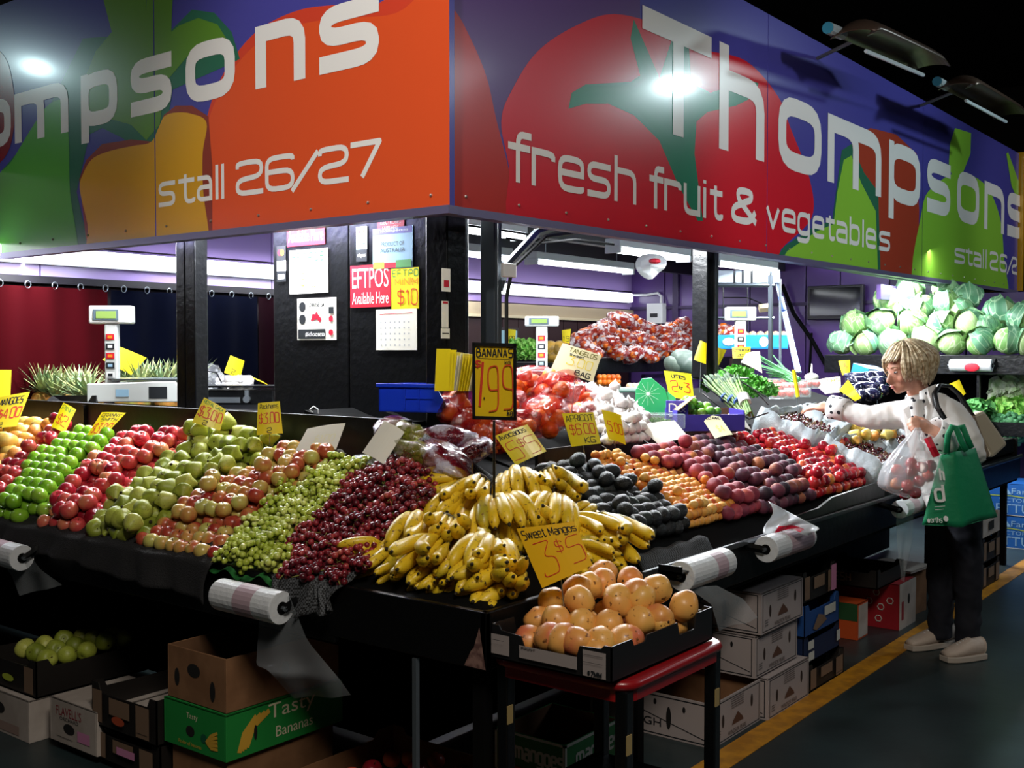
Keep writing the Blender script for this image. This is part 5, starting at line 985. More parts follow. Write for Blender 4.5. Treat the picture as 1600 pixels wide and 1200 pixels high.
def cart(name, label, x0, y0, z0, sx, sy, sz, rotz, m, inner=None, th=.006, cat_='box', open_=True, group=None, tilt=0., ends=None):
    """open cardboard carton, base corner frame at (x0,y0,z0); returns (thing, matrix)"""
    t = thing(name, label, cat_, (x0, y0, z0), group, (tilt, 0, rotz)); I = inner or m
    for q in ((0, 0, sx, th), (0, sy-th, sx, sy)): MB().box(q[0], q[1], 0, q[2], q[3], sz).build('side', [m], t, bevel=.0015)
    for q in ((0, th, th, sy-th), (sx-th, th, sx, sy-th)): MB().box(q[0], q[1], 0, q[2], q[3], sz).build('side', [m], t, bevel=.0015)
    MB().box(th, th, 0, sx-th, sy-th, th).build('base', I, t)
    b = MB(); e = .0008
    for q in ((th+e, th, sx-th-e, th+e), (th+e, sy-th-e, sx-th-e, sy-th)): b.box(q[0], q[1], th, q[2], q[3], sz-.001)
    for q in ((th, th+e, th+e, sy-th-e), (sx-th-e, th+e, sx-th, sy-th-e)): b.box(q[0], q[1], th, q[2], q[3], sz-.001)
    if open_: b.build('lining', I, t)
    else: MB().box(0, 0, sz-th, sx, sy, sz).build('lid', m, t, bevel=.0015)
    return t
BRN = mat('carton_brown', '8a6242', .8, var='7a5436', vscale=9); BRI = mat('carton_inner', '6e4c32', .85)
GPL = mat('green_crate', '3d5a50', .4); CLP = mat('clear_plastic', 'd8e8e4', .1, alpha=.28, coat=.6)
# lime display box shaped like a cut lime, herbs in a clear tub, purple lime carton
c = at(1018, 618, 5.55); t = thing('lime_display', 'green display box printed like a cut lime', 'box', c); z = (CAM-c); z.z = 0; z.normalize(); T = frame(c, Vector((0, 0, 1)).cross(z), Vector((0, 0, 1)))
LG = mat('lime_print', '1f9a5a', .45); MB().prism([(-.085, -.09), (.07, -.09), (.085, -.02), (.07, .03), (0, .09), (-.05, .085), (-.08, .03)], -.03, 0, T=T).wb('board', LG, t, bevel=.003)
MB().prism([(.03, -.1), (.13, -.12), (.12, -.01), (.08, .02)], -.05, -.005, T=T).wb('side_flap', mat('lime_side', '2fa868', .45), t)
WL = mat('lime_white', 'd8efe0', .5)
printed('print', t, T @ Vector((-.085, -.09, .0)), T.to_3x3() @ Vector((.16, 0, 0)), T.to_3x3() @ Vector((0, .18, 0)), [('line', [(.42, .55), (.42+.38*math.cos(k*PI/6), .55+.33*math.sin(k*PI/6))], .008, WL) for k in range(12)]+[('disc', .42, .55, .06, .05, WL)], off=.002)
PRP = mat('purple_card', '4338a0', .45)
c = at(1100, 655, 5.45); t = thing('lime_box', 'purple cardboard box of limes marked D&', 'box', c, rot=(0, 0, YAW-PI/2+.12)); MB().box(-.17, -.12, -.05, .17, -.115, .03).build('side', PRP, t); MB().box(-.17, .115, -.05, .17, .12, .05).build('side', BRI, t); MB().box(-.17, -.115, -.05, -.165, .115, .05).build('side', PRP, t); MB().box(.165, -.115, -.05, .17, .115, .05).build('side', PRP, t); MB().box(-.165, -.115, -.05, .165, .115, -.04).build('base', BRI, t)
MB().sheet(lambda u, v: (-.165+.09*v, -.115+.23*u, .05+.07*v*(1-.3*u)), 6, 6).build('flap', mat('flap_tan', 'b89a6a', .7), t, solid=.004)
c = at(1058, 640, 5.4); t = thing('lime_box_flap', 'upright purple box end lettered D&', 'box', c, rot=(0, 0, YAW-PI/2)); MB().box(-.055, 0, -.045, .055, .006, .045).build('board', PRP, t, bevel=.002); printed('lettering', t, c+t.rotation_euler.to_matrix() @ Vector((-.055, 0, -.045)), t.rotation_euler.to_matrix() @ Vector((.11, 0, 0)), (0, 0, .09), [('type', 'D&', .12, .35, .9, .85, WHP), ('rect', .15, .12, .5, .22, WHP)])
mLM = fruit_mat('lime_skin', [(.3, '3f8a2a'), (.6, '7db43a'), (.8, 'b4cf6a')], 14, .35); lm = [ovoid('lime', mLM, .024, .028, s, .03, 10, 7) for s in (0, 1)]; random.seed(3)
for px, py in ((1073, 625), (1083, 628), (1078, 636), (1092, 634), (1104, 635), (1110, 642), (1096, 645), (1086, 642), (1120, 643), (1118, 651)):
    o = lm[px % 2].copy(); COL.objects.link(o); o.location = at(px, py, 5.5+random.uniform(-.05, .05)); o.rotation_euler = (1.3, px, py); tag(o, 'green lime loose in the purple cardboard box', 'lime', 'limes in the purple box')
def clump(name, m, n, r, ls, seed, flat=.8, curl=.35, wd=.4, ms=None):
    """leafy clump: many small curled leaves on a dome"""
    random.seed(seed); b = MB()
    for k in range(n):
        a = random.uniform(0, 6.28); e = random.uniform(.05, 1.5); q = r*random.uniform(.55, 1); p = Vector((q*math.cos(a)*math.cos(e), q*math.sin(a)*math.cos(e), q*math.sin(e)*flat)); d = (p.normalized()+Vector((random.uniform(-.6, .6), random.uniform(-.6, .6), random.uniform(-.3, .7)))).normalized(); s = d.cross(Vector((random.uniform(-1, 1), random.uniform(-1, 1), random.uniform(-1, 1)))).normalized(); l = ls*random.uniform(.6, 1.2); nn = d.cross(s)
        P = []
        for i in range(3):
            t = i/2; c = p+d*l*t+nn*l*curl*math.sin(t*3); wv = l*wd*(.5 if i == 0 else 1 if i == 1 else .6); P += [c-s*wv+nn*l*.15, c, c+s*wv+nn*l*.15]
        b.add(P, [(0, 1, 4, 3), (1, 2, 5, 4), (3, 4, 7, 6), (4, 5, 8, 7)])
    return b.mesh(name, m, False)
PARS = mat('parsley_green', '2f7a1e', .5, var='5aa832', vscale=60, vs=(.35, .65))
c = at(1025, 652, 5.35); t = thing('herb_tub', 'clear plastic tub of chopped green herbs', 'tub', c, rot=(0, 0, YAW-PI/2)); MB().box(-.13, -.09, -.05, .13, .09, .02).build('tub', CLP, t, bevel=.004); put('herbs', clump('herbs', mat('herb_green', '5a8a4a', .6, var='8ab06a', vscale=80), 380, .075, .03, 5, .5, .1, .08), t, (0, 0, -.045), None, (1.3, .9, .7))['kind'] = 'stuff'
for k, (px, py, d, s) in enumerate([(1150, 590, 6.6, 1.), (1180, 603, 6.4, .9), (1125, 598, 6.5, .8), (1160, 606, 6.2, .8)]):
    tag(put('parsley_bunch', clump('parsley_bunch', PARS, 420, .13, .04, 40+k, .7), None, at(px, py, d)-Vector((0, 0, .05)), (0, 0, k), s), ['bushy parsley bunch under the pale card', 'parsley bunch at the right beside the tomatoes', 'parsley bunch at the left end', 'parsley bunch in front above the asparagus'][k], 'parsley', 'parsley bunches')
ASP = mat('asparagus_green', '4c7034', .5, var='7a9a50', vscale=30); ASPT = mat('asparagus_tip', '3f5a3c', .6)
random.seed(8)
for k, (x0, y0, x1, y1, d) in enumerate([(1115, 588, 1160, 642, 5.8), (1130, 590, 1168, 645, 5.75), (1150, 592, 1172, 648, 5.7), (1105, 592, 1148, 636, 5.85)]):
    A = at(x0, y0, d+.12); B = at(x1, y1, d-.08); t = thing('asparagus_bunch', ['asparagus bunch in the middle of the crate', 'asparagus bunch second from the right', 'asparagus bunch with the white label band', 'asparagus bunch leaning furthest left'][k], 'asparagus', B, 'asparagus bunches'); dr = (A-B); s1 = dr.orthogonal().normalized(); s2 = dr.normalized().cross(s1)
    for j in range(11):
        a = random.uniform(0, 6.28); q = .024*math.sqrt(random.random()); o = s1*q*math.cos(a)+s2*q*math.sin(a); b = MB(); b.tube([B+o, B+o+dr*.5, A+o*1.5+dr*random.uniform(-.1, .05)], [.006, .0055, .004], 5); e = A+o*1.5; b.tube([e-dr*.12, e-dr*.03, e+dr*.05], [.0045, .0062, .001], 5, 1); b.wb('spear', [ASP, ASPT], t)
    MB().tube([B+dr*.32, B+dr*(.52 if k == 2 else .36)], .031, 10).wb('label_band' if k == 2 else 'rubber_band', WHP if k == 2 else mat('band_blue', '3a5aa0', .5), t)
c = at(1138, 640, 5.9); t = thing('wire_crate', 'black wire-edged crate holding the asparagus', 'crate', c)
for (x0, y0, x1, y1) in ((1098, 600, 1170, 655), (1170, 655, 1200, 645), (1125, 575, 1196, 620), (1098, 615, 1165, 668), (1200, 632, 1180, 610)): MB().tube([at(x0, y0, 5.95), at(x1, y1, 5.6)], .004, 5).wb('wire', BLK, t)
PUM = fruit_mat('pumpkin_skin', [(.3, '3a4a42'), (.6, '5f6c60'), (.8, '7f8676')], 12, .5)
def pump(r, m, ribs=12, zs=.62, st=True):
    b = MB(); b.ball((0, 0, 0), (r, r, r*zs), 36, 14, 0, fn=lambda p: (1+.06*abs(math.sin(math.atan2(p.y, p.x)*ribs/2)))*(1-.35*max(0, p.z-.6)))
    if st: b.tube([(0, 0, r*zs*.8), (0, .004, r*zs*1.05), (.02, 0, r*zs*1.3)], [.02, .012, .012], 7, 1)
    return b.mesh('pumpkin', [m, STK], True)
for k, (px, py, r) in enumerate(((1078, 568, .135), (1060, 573, .10))): tag(put('pumpkin', pump(r, PUM), None, at(px, py, 7.3), (.5, 0, k)), ['grey-green ribbed pumpkin behind the yellow card', 'smaller grey-green pumpkin at the left'][k], 'pumpkin')
SPG = mat('spring_onion_green', '3f8a4a', .5); random.seed(12)
for k in range(4):
    A = at(1190+k*7, 566+k*3, 7.6); B = at(1250-k*3, 592+k*2, 7.2); t = thing('spring_onion_bunch', ['topmost', 'second', 'third', 'lowest'][k]+' bunch of spring onions left of the mop handles', 'spring onions', B, 'spring onion bunches'); s = Vector((0, 0, 1)); b = MB()
    for j in range(8): o = RT*random.uniform(-.02, .02)+s*random.uniform(-.03, .03); b.tube([B+o*.4, (A+B)/2+o, A+o*2.4], [.006, .005, .003], 4)
    b.wb('leaves', SPG, t)
TOM = fruit_mat('tomato_skin', [(.3, 'a81c14'), (.7, 'd8402a')], 10, .25, coat=.3); TM = MB().ball((0, 0, 0), (.022, .022, .019), 8, 6).mesh('tomato', TOM, True)
for k, (px, py, d) in enumerate([(1218, 606, 7.1), (1242, 604, 7.15), (1264, 600, 7.25), (1222, 616, 6.9), (1246, 613, 6.95), (1212, 598, 7.4)]):
    c = at(px, py, d); t = thing('tomato_punnet', ['tomato punnet at the left of the front pair', 'tomato punnet behind the edge-on card', 'tomato punnet at the right beside the pale card', 'lower left tomato punnet', 'lower right tomato punnet', 'tomato punnet furthest back'][k], 'punnet', c, 'punnets of tomatoes', (0, 0, YAW-PI/2)); MB().box(-.075, -.05, -.03, .075, .05, .028).build('tub', CLP, t, bevel=.006)
    for i in range(3):
        for j in range(2): put('tomato', TM, t, (-.05+.05*i, -.024+.048*j, 0), (i, j, k))
tag(put('white_turnip', MB().lathe([(.004, -.05), (.05, -.04), (.08, -.01), (.08, .02), (.05, .045), (.012, .055), (.006, .16)], 14).mesh('white_turnip', mat('turnip_white', 'e6e8d8', .5), True), None, at(1268, 590, 7.6), None, .6), 'round white turnip below the mop handles', 'turnip')
# blue box, dark eggplants in plastic, pears and red fruit in front of the shopper
t = thing('blue_produce_box', 'bright blue cardboard box behind the eggplants', 'box', at(1360, 582, 8.0), rot=(.25, .1, YAW-PI/2+.5)); BLB = mat('carton_blue', '1f7fc8', .5); MB().box(-.11, -.08, -.06, .11, .08, .04).build('body', BLB, t, bevel=.003); MB().box(-.05, -.081, -.03, .06, -.08, .01).build('label', WHP, t)
EGG = fruit_mat('eggplant_skin', [(.3, '14122a'), (.7, '2a2c48')], 8, .15, coat=.8); eg = proto('eggplant', MB().lathe([(.004, -.09), (.03, -.08), (.04, -.04), (.035, .01), (.022, .05), (.014, .07), (.006, .085)], 10).mesh('eggplant', EGG, True)); random.seed(5)
for k in range(22):
    px = 1334+k % 6*9+random.uniform(-3, 3); py = 588+k//6*9+random.uniform(-2, 2); o = eg.copy(); COL.objects.link(o); o.location = at(px, py, 7.6-k//6*.12); o.rotation_euler = (1.4, random.uniform(-.5, .5), random.uniform(0, 3)); tag(o, 'glossy dark eggplant in the heap between yellow cards', 'eggplant', 'eggplants')
ylp = [pear('yellow_pear', fruit_mat('skin_yellowpear', [(.3, 'd08a3a'), (.5, 'e2c050'), (.7, 'e8d880')], 9, .4), .034, .085, s, .04) for s in (5, 6)]; random.seed(6)
for k in range(16):
    px = 1338+(k % 5)*14+random.uniform(-3, 3); py = 658+(k//5)*11+random.uniform(-2, 2)
    o = ylp[k % 2].copy(); COL.objects.link(o); o.location = at(px, py, 6.35-(k//5)*.12); o.rotation_euler = (1.3, 0, k); tag(o, 'yellow pear heaped behind the lined cherry crates', 'pear', 'yellow pears')
for k in range(9):
    o = apR[k % 3].copy(); COL.objects.link(o); o.location = at(1352+(k % 5)*11, 653+(k//5)*9, 6.75); o.rotation_euler = (0, .3, k); tag(o, 'red apple behind the yellow pears, by the shopper', 'apple', 'red apples by the shopper')
# cherries in crates lined with white plastic
LIN = mat('liner_plastic', 'b0bac0', .3, coat=.4, bump=.9, bscale=22); CHE = fruit_mat('cherry_skin', [(.3, '2a060c'), (.6, '5a0d18'), (.8, '8a2430')], 30, .18, coat=.4)
random.seed(19)
def cherry_crate(x0, y0, lab):
    W_, D_ = .54, .32; t = thing('cherry_crate', lab, 'crate', (x0, y0, zr(y0)+.05), 'lined crates of cherries', (math.atan(SR), 0, 0))
    MB().box(0, 0, -.04, W_, D_, .02).build('crate', CB, t)
    o = Vector((x0, y0, 3))
    def f(u, v):   # rim to bowl, all round
        a = 2*PI*u; cx, cy = math.cos(a), math.sin(a); k = max(abs(cx), abs(cy)); cx, cy = cx/k, cy/k; r = [1.0, 1.03, 1.0, .955, .92, .84][min(5, int(v*5+.01))]; z = [-.03, .05, .125, .112, .08, .05][min(5, int(v*5+.01))]
        nz = noise.noise(Vector((cx*2.2, cy*2.2, v*3))+o); z += .05*nz*(1 if z > .05 else 0)+.006*math.sin(u*90)*(v < .9); return (W_/2*(1+cx*r*(1+.03*nz)), D_/2*(1+cy*r*(1+.05*nz)), z)
    MB().sheet(f, 64, 5).build('liner', LIN, t, smooth=True, solid=.002)
    b = MB(); st = MB()
    for k in range(330): p = (W_*random.uniform(.07, .93), D_*random.uniform(.07, .93), .065+random.uniform(0, .022)); b.ball(p, .0115, 7, 5); (st.tube([p, (p[0]+random.uniform(-.02, .02), p[1]+random.uniform(-.02, .02), p[2]+.025)], .0008, 3) if k % 3 == 0 else None)
    MB().box(.05, .03, .03, W_-.05, D_-.03, .06).build('cherry_bed', CHE, t); c = b.build('cherries', CHE, t, smooth=True); c['kind'] = 'stuff'; st.build('stalks', STK, t)['kind'] = 'stuff'
cherry_crate(3.22, .05, 'lined crate of cherries at the front edge'); cherry_crate(3.22, .42, 'lined crate of cherries behind, against the tomatoes'); cherry_crate(3.80, .05, 'lined crate of cherries in front of the shopper'); cherry_crate(3.80, .42, 'lined crate of cherries under the reaching hand')
# brown-topped boxes at the counter end behind the shopper
t = thing('end_box', 'flat dark wooden tray at the end of the long counter', 'tray', (5.2, .05, .82)); MB().box(5.1, .02, .80, 6.0, .6, .90).wb('tray', CB, t, bevel=.006); MB().box(5.15, .06, .895, 5.95, .56, .903).wb('top', mat('tray_brown', '3a2a22', .6), t)
# ------------------------------------------------------------------ cartons under the counters
WCT = mat('carton_white', 'b9aea6', .75, var='a79b92', vscale=6); PCT = mat('carton_pear', 'a89c9a', .75); KR = mat('crate_card', '17120f', .6); LBB = mat('label_brown', '7d6450', .7); GCT = mat('carton_green', '1f8a3c', .55); YP = mat('print_banana', 'd8a83a', .6); CRM_ = mat('print_cream', 'e0d8b8', .6); DRD = mat('print_darkred', '8a2030', .6)
def front(t, x, y, z, sx, sy, sz, items, side='x'):
    """print on the face looking down the -X side ('x') or the -Y side ('y') of a carton"""
    if side == 'x': printed('print', t, (x, y+sy, z), (0, -sy, 0), (0, 0, sz), items, off=.001)
    else: printed('print', t, (x, y, z), (sx, 0, 0), (0, 0, sz), items, off=.001)
x, y, z = -.1, 1.01, .0
t = cart('banana_carton', 'plain brown carton at the bottom of the green carton stack', x+.02, y+.02, 0, .47, .30, .168, 0, BRN, BRI, open_=False)
t = cart('banana_carton', 'green BANANAS carton in the middle of the stack', x, y, .17, .52, .34, .155, 0, GCT, BRI, open_=False)
HOL = mat('hand_hole', '0a0706', .9)
front(t, x, y, .17, .52, .34, .155, [('type', 'Tasty', .38, .66, .56, .82, CRM_), ('disc', .44, .42, .07, .12, HOL), ('disc', .66, .36, .05, .1, mat('print_teal', '0f5a3a', .6)), ('type', 'Finder of bananas', .25, .10, .62, .18, YP)]+[('line', [(.70, .30), (.78, .2+.07*k), (.88, .22+.09*k)], .03, YP) for k in range(5)])
front(t, x, y, .17, .52, .34, .155, [('type', 'Tasty', .34, .52, .74, .95, CRM_), ('type', 'Bananas', .40, .18, .72, .42, CRM_)]+[('line', [(.10+.02*k, .12+.02*k), (.14+.025*k, .5+.03*k), (.24+.035*k, .80+.01*k)], .035, YP) for k in range(4)]+[('disc', .23, .45, .014, .16, HOL)], 'y')
t = cart('banana_carton', 'open brown carton with hand holes on top of the green one', x+.01, y+.01, .328, .50, .32, .18, 0, BRN, BRI)
front(t, x+.01, y+.01, .328, .5, .32, .18, [('disc', .46, .62, .11, .13, HOL), ('disc', .17, .42, .045, .17, HOL), ('disc', .78, .33, .045, .19, HOL)])
front(t, x+.01, y+.01, .328, .5, .32, .18, [('disc', .5, .5, .03, .16, HOL)], 'y')
t = cart('fruit_carton', 'white carton with dark red lettering beside the black crates', -.13, 1.72, .035, .34, .32, .165, 0, WCT, BRI, open_=False)
front(t, -.13, 1.72, .035, .34, .32, .165, [('type', "FLAVELL'S", .14, .64, .68, .86, DRD), ('type', 'ORCHARD', .22, .54, .62, .62, DK), ('disc', .42, .38, .12, .12, HOL), ('rect', .6, .18, .86, .42, mat('print_pink', 'd48ab4', .6)), ('line', [(.15, .15), (.5, .15)], .006, DK)])
t = cart('fruit_carton', 'white carton lowest at the far left under the black crate', -.16, 2.14, 0, .4, .5, .165, 0, WCT, BRI, open_=False)
front(t, -.16, 2.14, 0, .4, .5, .165, [('disc', .55, .6, .08, .14, HOL), ('rect', .5, .08, .85, .3, mat('print_faint', '9a8278', .7))])
cart('wooden_tray', 'dark flat tray under the white lettered carton', -.10, 1.74, 0, .34, .3, .033, 0, KR, KR, open_=False)
def crate(x, y, z, sx, sy, sz, lab, items_x=None, items_y=None, m=KR, rot=0, cat_='crate'):
    t = thing('cardboard_crate', lab, cat_, (x, y, z))
    nx = [(0, 1), (.1, 1), (.14, .78), (.4, .78), (.86, .80), (.9, 1), (1, 1)]
    for A, B in (((x, y+sy), (x, y)), ((x+sx, y), (x+sx, y+sy)), ((x, y), (x+sx, y)), ((x+sx, y+sy), (x, y+sy))): tray_side('side', A, B, z, z+sz, nx, m, t, .005)
    MB().box(x, y, z, x+sx, y+sy, z+.006).wb('base', m, t)
    if items_x: printed('label', t, (x, y+sy, z), (0, -sy, 0), (0, 0, sz), items_x, off=.0055)
    if items_y: printed('label', t, (x, y, z), (sx, 0, 0), (0, 0, sz), items_y, off=.0055)
    return t
LX = [('rect', .03, .12, .18, .85, LBB), ('rect', .3, .38, .62, .76, LBB), ('rect', .72, .1, .92, .8, LBB), ('line', [(.74, .2), (.9, .2)], .004, DK)]
crate(-.11, 1.36, .02, .42, .40, .125, 'black cardboard crate at the bottom beside the white lettered carton', LX+[('rect', .38, .4, .66, .62, mat('print_pink', '', .6))])
crate(-.12, 1.365, .148, .42, .40, .16, 'open black cardboard crate with an orange sticker, upper of the pair', LX+[('disc', .46, .30, .1, .10, mat('print_rust', 'b04a2a', .6))])
crate(-.13, 2.14, .167, .5, .45, .145, 'black crate of green fruit at the far left under the counter', [('rect', .82, .1, .97, .8, LBB), ('disc', .55, .35, .1, .1, mat('print_lime', '', .5))])
random.seed(41)
for k in range(14):
    o = prs[4].copy(); COL.objects.link(o); o.location = (-.05+(k % 5)*.085, 2.2+(k//5)*.085, .285+random.uniform(0, .03)); o.rotation_euler = (1.2, 0, k); tag(o, 'green pear stored in the crate under the counter', 'pear', 'pears in the crate under the counter')
t = crate(-.16, .42, .0, .75, .50, .13, 'open brown carton of apples on the floor below the banana bin', m=BRN)
for k in range(22):
    o = (apA if k % 3 else apR)[k % 3].copy(); COL.objects.link(o); o.location = (-.10+(k % 7)*.095, .48+(k//7)*.12, .08+random.uniform(0, .03)); o.rotation_euler = (.3, .3, k); tag(o, 'apple stored in the open brown floor carton', 'apple', 'apples in the floor carton')
MG_ = mat('carton_mango', '1c7a40', .55)
t = cart('mango_carton', 'green and white carton lettered MANGOES under the trolley', .46, .05, .14, .32, .28, .14, 0, MG_, BRI); WP = mat('print_dullwhite', 'cfd0c8', .6)
front(t, .46, .05, .14, .32, .28, .14, [('frame', 0, 0, 1, 1, .03, WP), ('text', 'mangoes', .3, .42, .98, .78, .035, WP), ('rect', .1, .04, .5, .22, mat('print_rust', '', .5))])
front(t, .46, .05, .14, .32, .28, .14, [('frame', 0, 0, 1, 1, .03, WP), ('text', 'mangoes', .2, .4, .98, .78, .03, WP)], 'y')
cart('plain_carton', 'plain carton beneath the green mango carton', .48, .07, 0, .3, .26, .138, 0, BRN, BRI, open_=False)
def pearbox(x, y, z, lab, sy=.48, ry=0, big=False):
    sx, sz = .42, .172; t = cart('pear_carton', lab, x, y, z, sx, sy, sz, 0, PCT, BRN, group='white pear cartons', open_=big)
    TX = [('frame', .03, .05, .97, .95, .008, DK), ('disc', .2, .5, .024, .15, mat('hole_brown', '2a1a14', .8)), ('disc', .80, .62, .024, .15, mat('hole_brown', '2a1a14', .8)), ('poly', [(.38, .30), (.40, .38), (.50, .55), (.60, .38), (.62, .30)], mat('print_pearbrown', '5a3a2a', .7)), ('type', 'WINDSOR PEARS', .30, .10, .68, .2, mat('print_taupe', '5a4c46', .7))]+[('line', [(.36, .9-.05*k), (.62, .9-.05*k)], .006, mat('print_taupe', '', .7)) for k in range(5)]+[('line', [(.06, .2+.06*k), (.14, .2+.06*k)], .006, DK) for k in range(3)]
    front(t, x, y, z, sx, sy, sz, TX, 'y')
    LXX = [('frame', .03, .05, .97, .95, .008, DK), ('line', [(.35, .62), (.95, .15)], .006, DK)]+[('disc', u, v, .012, .07, HOL) for u, v in ((.55, .80), (.78, .74))]+[('disc', .66, .48, .02, .26, HOL)]
    if big: LXX += [('type', 'HIGH', .36, .24, .60, .42, DK), ('type', 'CLASS', .04, .66, .34, .84, DK)]
    front(t, x, y, z, sx, sy, sz, LXX); return t
pearbox(1.40, .02, 0, 'white pear carton lettered HIGH CLASS, open, nearest on the floor', .56, big=True)
pearbox(1.83, -.01, 0, 'white pear carton second along the floor'); pearbox(1.77, .02, .182, 'white pear carton in the middle of the stack'); pearbox(1.78, .0, .362, 'white pear carton on top of the stack')
crate(2.27, .0, 0, .42, .4, .12, 'black tray lowest beside the pear cartons', None, LX)
NV = mat('carton_navy', '14264a', .5)
crate(2.26, .02, .122, .42, .4, .125, 'navy crate second from the floor beside the pear cartons', None, [('rect', .1, .5, .25, .8, WP), ('rect', .1, .1, .25, .4, WP), ('rect', .88, .3, .98, .7, WP)], m=NV)
crate(2.25, .01, .25, .40, .4, .14, 'blue crate with a fish-shaped print beside the pear cartons', None, [('poly', [(.2, .2), (.35, .6), (.5, .5), (.6, .3), (.45, .2), (.3, .1)], LBB), ('rect', .52, .45, .85, .75, WP)], m=mat('carton_midblue', '1f4a8a', .5))
crate(2.27, .03, .392, .38, .4, .14, 'black crate with brown labels on top of the blue one', None, LX+[('rect', .80, .1, .96, .95, mat('print_pink', '', .6))])
t = cart('juice_carton', 'green and orange carton with fruit print on the floor', 3.28, .15, 0, .15, .34, .19, 0, mat('carton_orange', 'c8501c', .6), BRI, open_=False)
front(t, 3.19, .13, 0, .3, .3, .19, [], 'y') if 0 else None
MB().box(-.0025, 0, .10, -.0005, .34, .19).build('green_band', mat('carton_darkgreen', '24502a', .6), t); MB().box(.012, -.003, .01, .14, -.001, .18).build('end_label', WCT, t)
t = cart('star_carton', 'red carton with white stars and a white end', 3.62, .045, 0, .27, .42, .25, 0, mat('carton_red', 'a01824', .55), BRI, open_=False)
MB().box(0, -.003, 0, .27, -.0005, .25).build('white_end', WCT, t); b = MB()
for (u, v) in ((.5, .75), (.66, .55), (.4, .45), (.2, .6), (.45, .2)): b.tube([(-.003, .25*u+.018*math.cos(a*PI/3), .26*v+.018*math.sin(a*PI/3)) for a in range(6)], .003, 4, closed=True)
b.build('star_print', WP, t); MB().ball((.15, -.003, .15), (.02, .003, .03), 8, 6).build('hand_hole', HOL, t); MB().box(.03, -.005, .05, .06, -.003, .15).build('end_print', DRD, t)
crate(3.40, .09, .255, .42, .36, .10, 'black printed crate resting on the red star carton', [('text', 'FRESH', .2, .3, .6, .7, .02, LBB)], None)
cart('flat_carton', 'pale torn carton lid lying on the brown carton', 3.86, .06, .268, .30, .3, .012, -.1, WCT, WCT, open_=False)
cart('brown_carton', 'small brown carton between the red carton and the shopper', 3.96, .10, 0, .24, .3, .24, -.1, BRN, BRI, open_=False)
for z0, h, lab, m in ((0, .16, 'dark crate lowest behind the shopper', KR), (.162, .16, 'dark crate in the middle behind the shopper', KR), (.324, .14, 'pale carton topmost behind the shopper', WCT)): crate(4.95, -.04, z0, .42, .36, h, lab, None, LX if m is KR else [('rect', .3, .3, .6, .7, HOL)], m=m)
LB_ = mat('carton_lettuceblue', '1d62b4', .5); LT = mat('print_paleblue', '8fb8dc', .5)
for z0, lab in ((0, 'blue VICTORIAN LETTUCE carton on the floor by the aisle'), (.252, 'blue VICTORIAN LETTUCE carton stacked on top of the other')):
    t = cart('lettuce_carton', lab, 6.65, -.55, z0, .45, .92, .246, 0, LB_, LB_, open_=False); printed('print', t, (6.65, .37, z0), (0, -.92, 0), (0, 0, .246), [('rect', 0, .0, 1, .02, WP), ('type', 'LETTUCE', .02, .08, .50, .36, LT), ('type', 'VICTORIAN', .10, .42, .42, .54, LT), ('type', 'Farms', .20, .68, .42, .86, LT), ('poly', [(.12, .66), (.16, .88), (.20, .66)], LT), ('line', [(.02, .6), (.2, .62), (.36, .56)], .008, mat('print_lime', '', .5))], off=.0012)
# ------------------------------------------------------------------ plastic bag rolls
ROLL = mat('roll_plastic', 'dfe2e6', .35, coat=.4, bump=.3, bscale=40); FILM = mat('bag_film', 'cfd6dc', .15, alpha=.22, coat=.5); RPR = mat('print_rollred', 'b0405a', .5)
def roll(a, b_, r, lab, ctr, film=None, red=(.3, .6)):
    a, b_ = Vector(a), Vector(b_); t = thing('bag_roll', lab, 'bag roll', a, 'plastic bag rolls'); d = (b_-a); L = d.length; n = d.normalized()
    T = Matrix.Translation(a) @ n.to_track_quat('Z', 'Y').to_matrix().to_4x4()
    MB().lathe([(r*.42, -.001), (r*.97, 0), (r, .006), (r*1.0, L*.5), (r, L-.006), (r*.97, L), (r*.4, L+.001)], 24, T=T).wb('roll', ROLL, t, smooth=False)
    MB().lathe([(r*1.004, L*red[0]), (r*1.006, L*red[0]+.002), (r*1.006, L*red[1]), (r*1.004, L*red[1])], 24, T=T).wb('print_band', mat('print_roll', 'b9a0aa', .45), t)
    MB().lathe([(.001, -.004), (r*.38, -.004), (r*.38, .002), (.001, .002)], 14, T=T).wb('core', BLKM, t); MB().tube([a-n*.02, b_+n*.02], .008, 6).wb('axle', STEEL, t)
    c = Vector(ctr)
    for e, s in ((a, -1), (b_, 1)):
        q = e+n*s*.015; k = (c-a).dot(n); foot = c+n*((q-a).dot(n)-k); MB().tube([q, foot], .006, 4, flat=2.5).wb('bracket', BLK, t)
    if film:
        b = MB(); F_ = [Vector(p) for p in film[0]]; G_ = [Vector(p) for p in film[1]]; N = len(F_)
        def f(u, v):
            i = min(N-2, int(v*(N-1))); k = v*(N-1)-i; A = F_[i].lerp(F_[i+1], k); B = G_[i].lerp(G_[i+1], k); p = A.lerp(B, u); return p+Vector((1, 1, 0)).normalized()*(.012*math.sin(u*9+v*5)*v)
        b.sheet(f, 14, 16); b.wb('hanging_film', FILM, t, smooth=True)
    return t
roll((-.10, .73, .722), (-.10, 1.03, .725), .052, 'bag roll below the red grapes with film hanging to the carton', (.0, .9, .76), ([at(405, 968, 3.5), at(400, 1040, 3.5), at(420, 1048, 3.4), at(460, 1090, 3.45)], [at(452, 930, 3.4), at(480, 1000, 3.35), at(530, 1060, 3.3), at(548, 1088, 3.3)]))
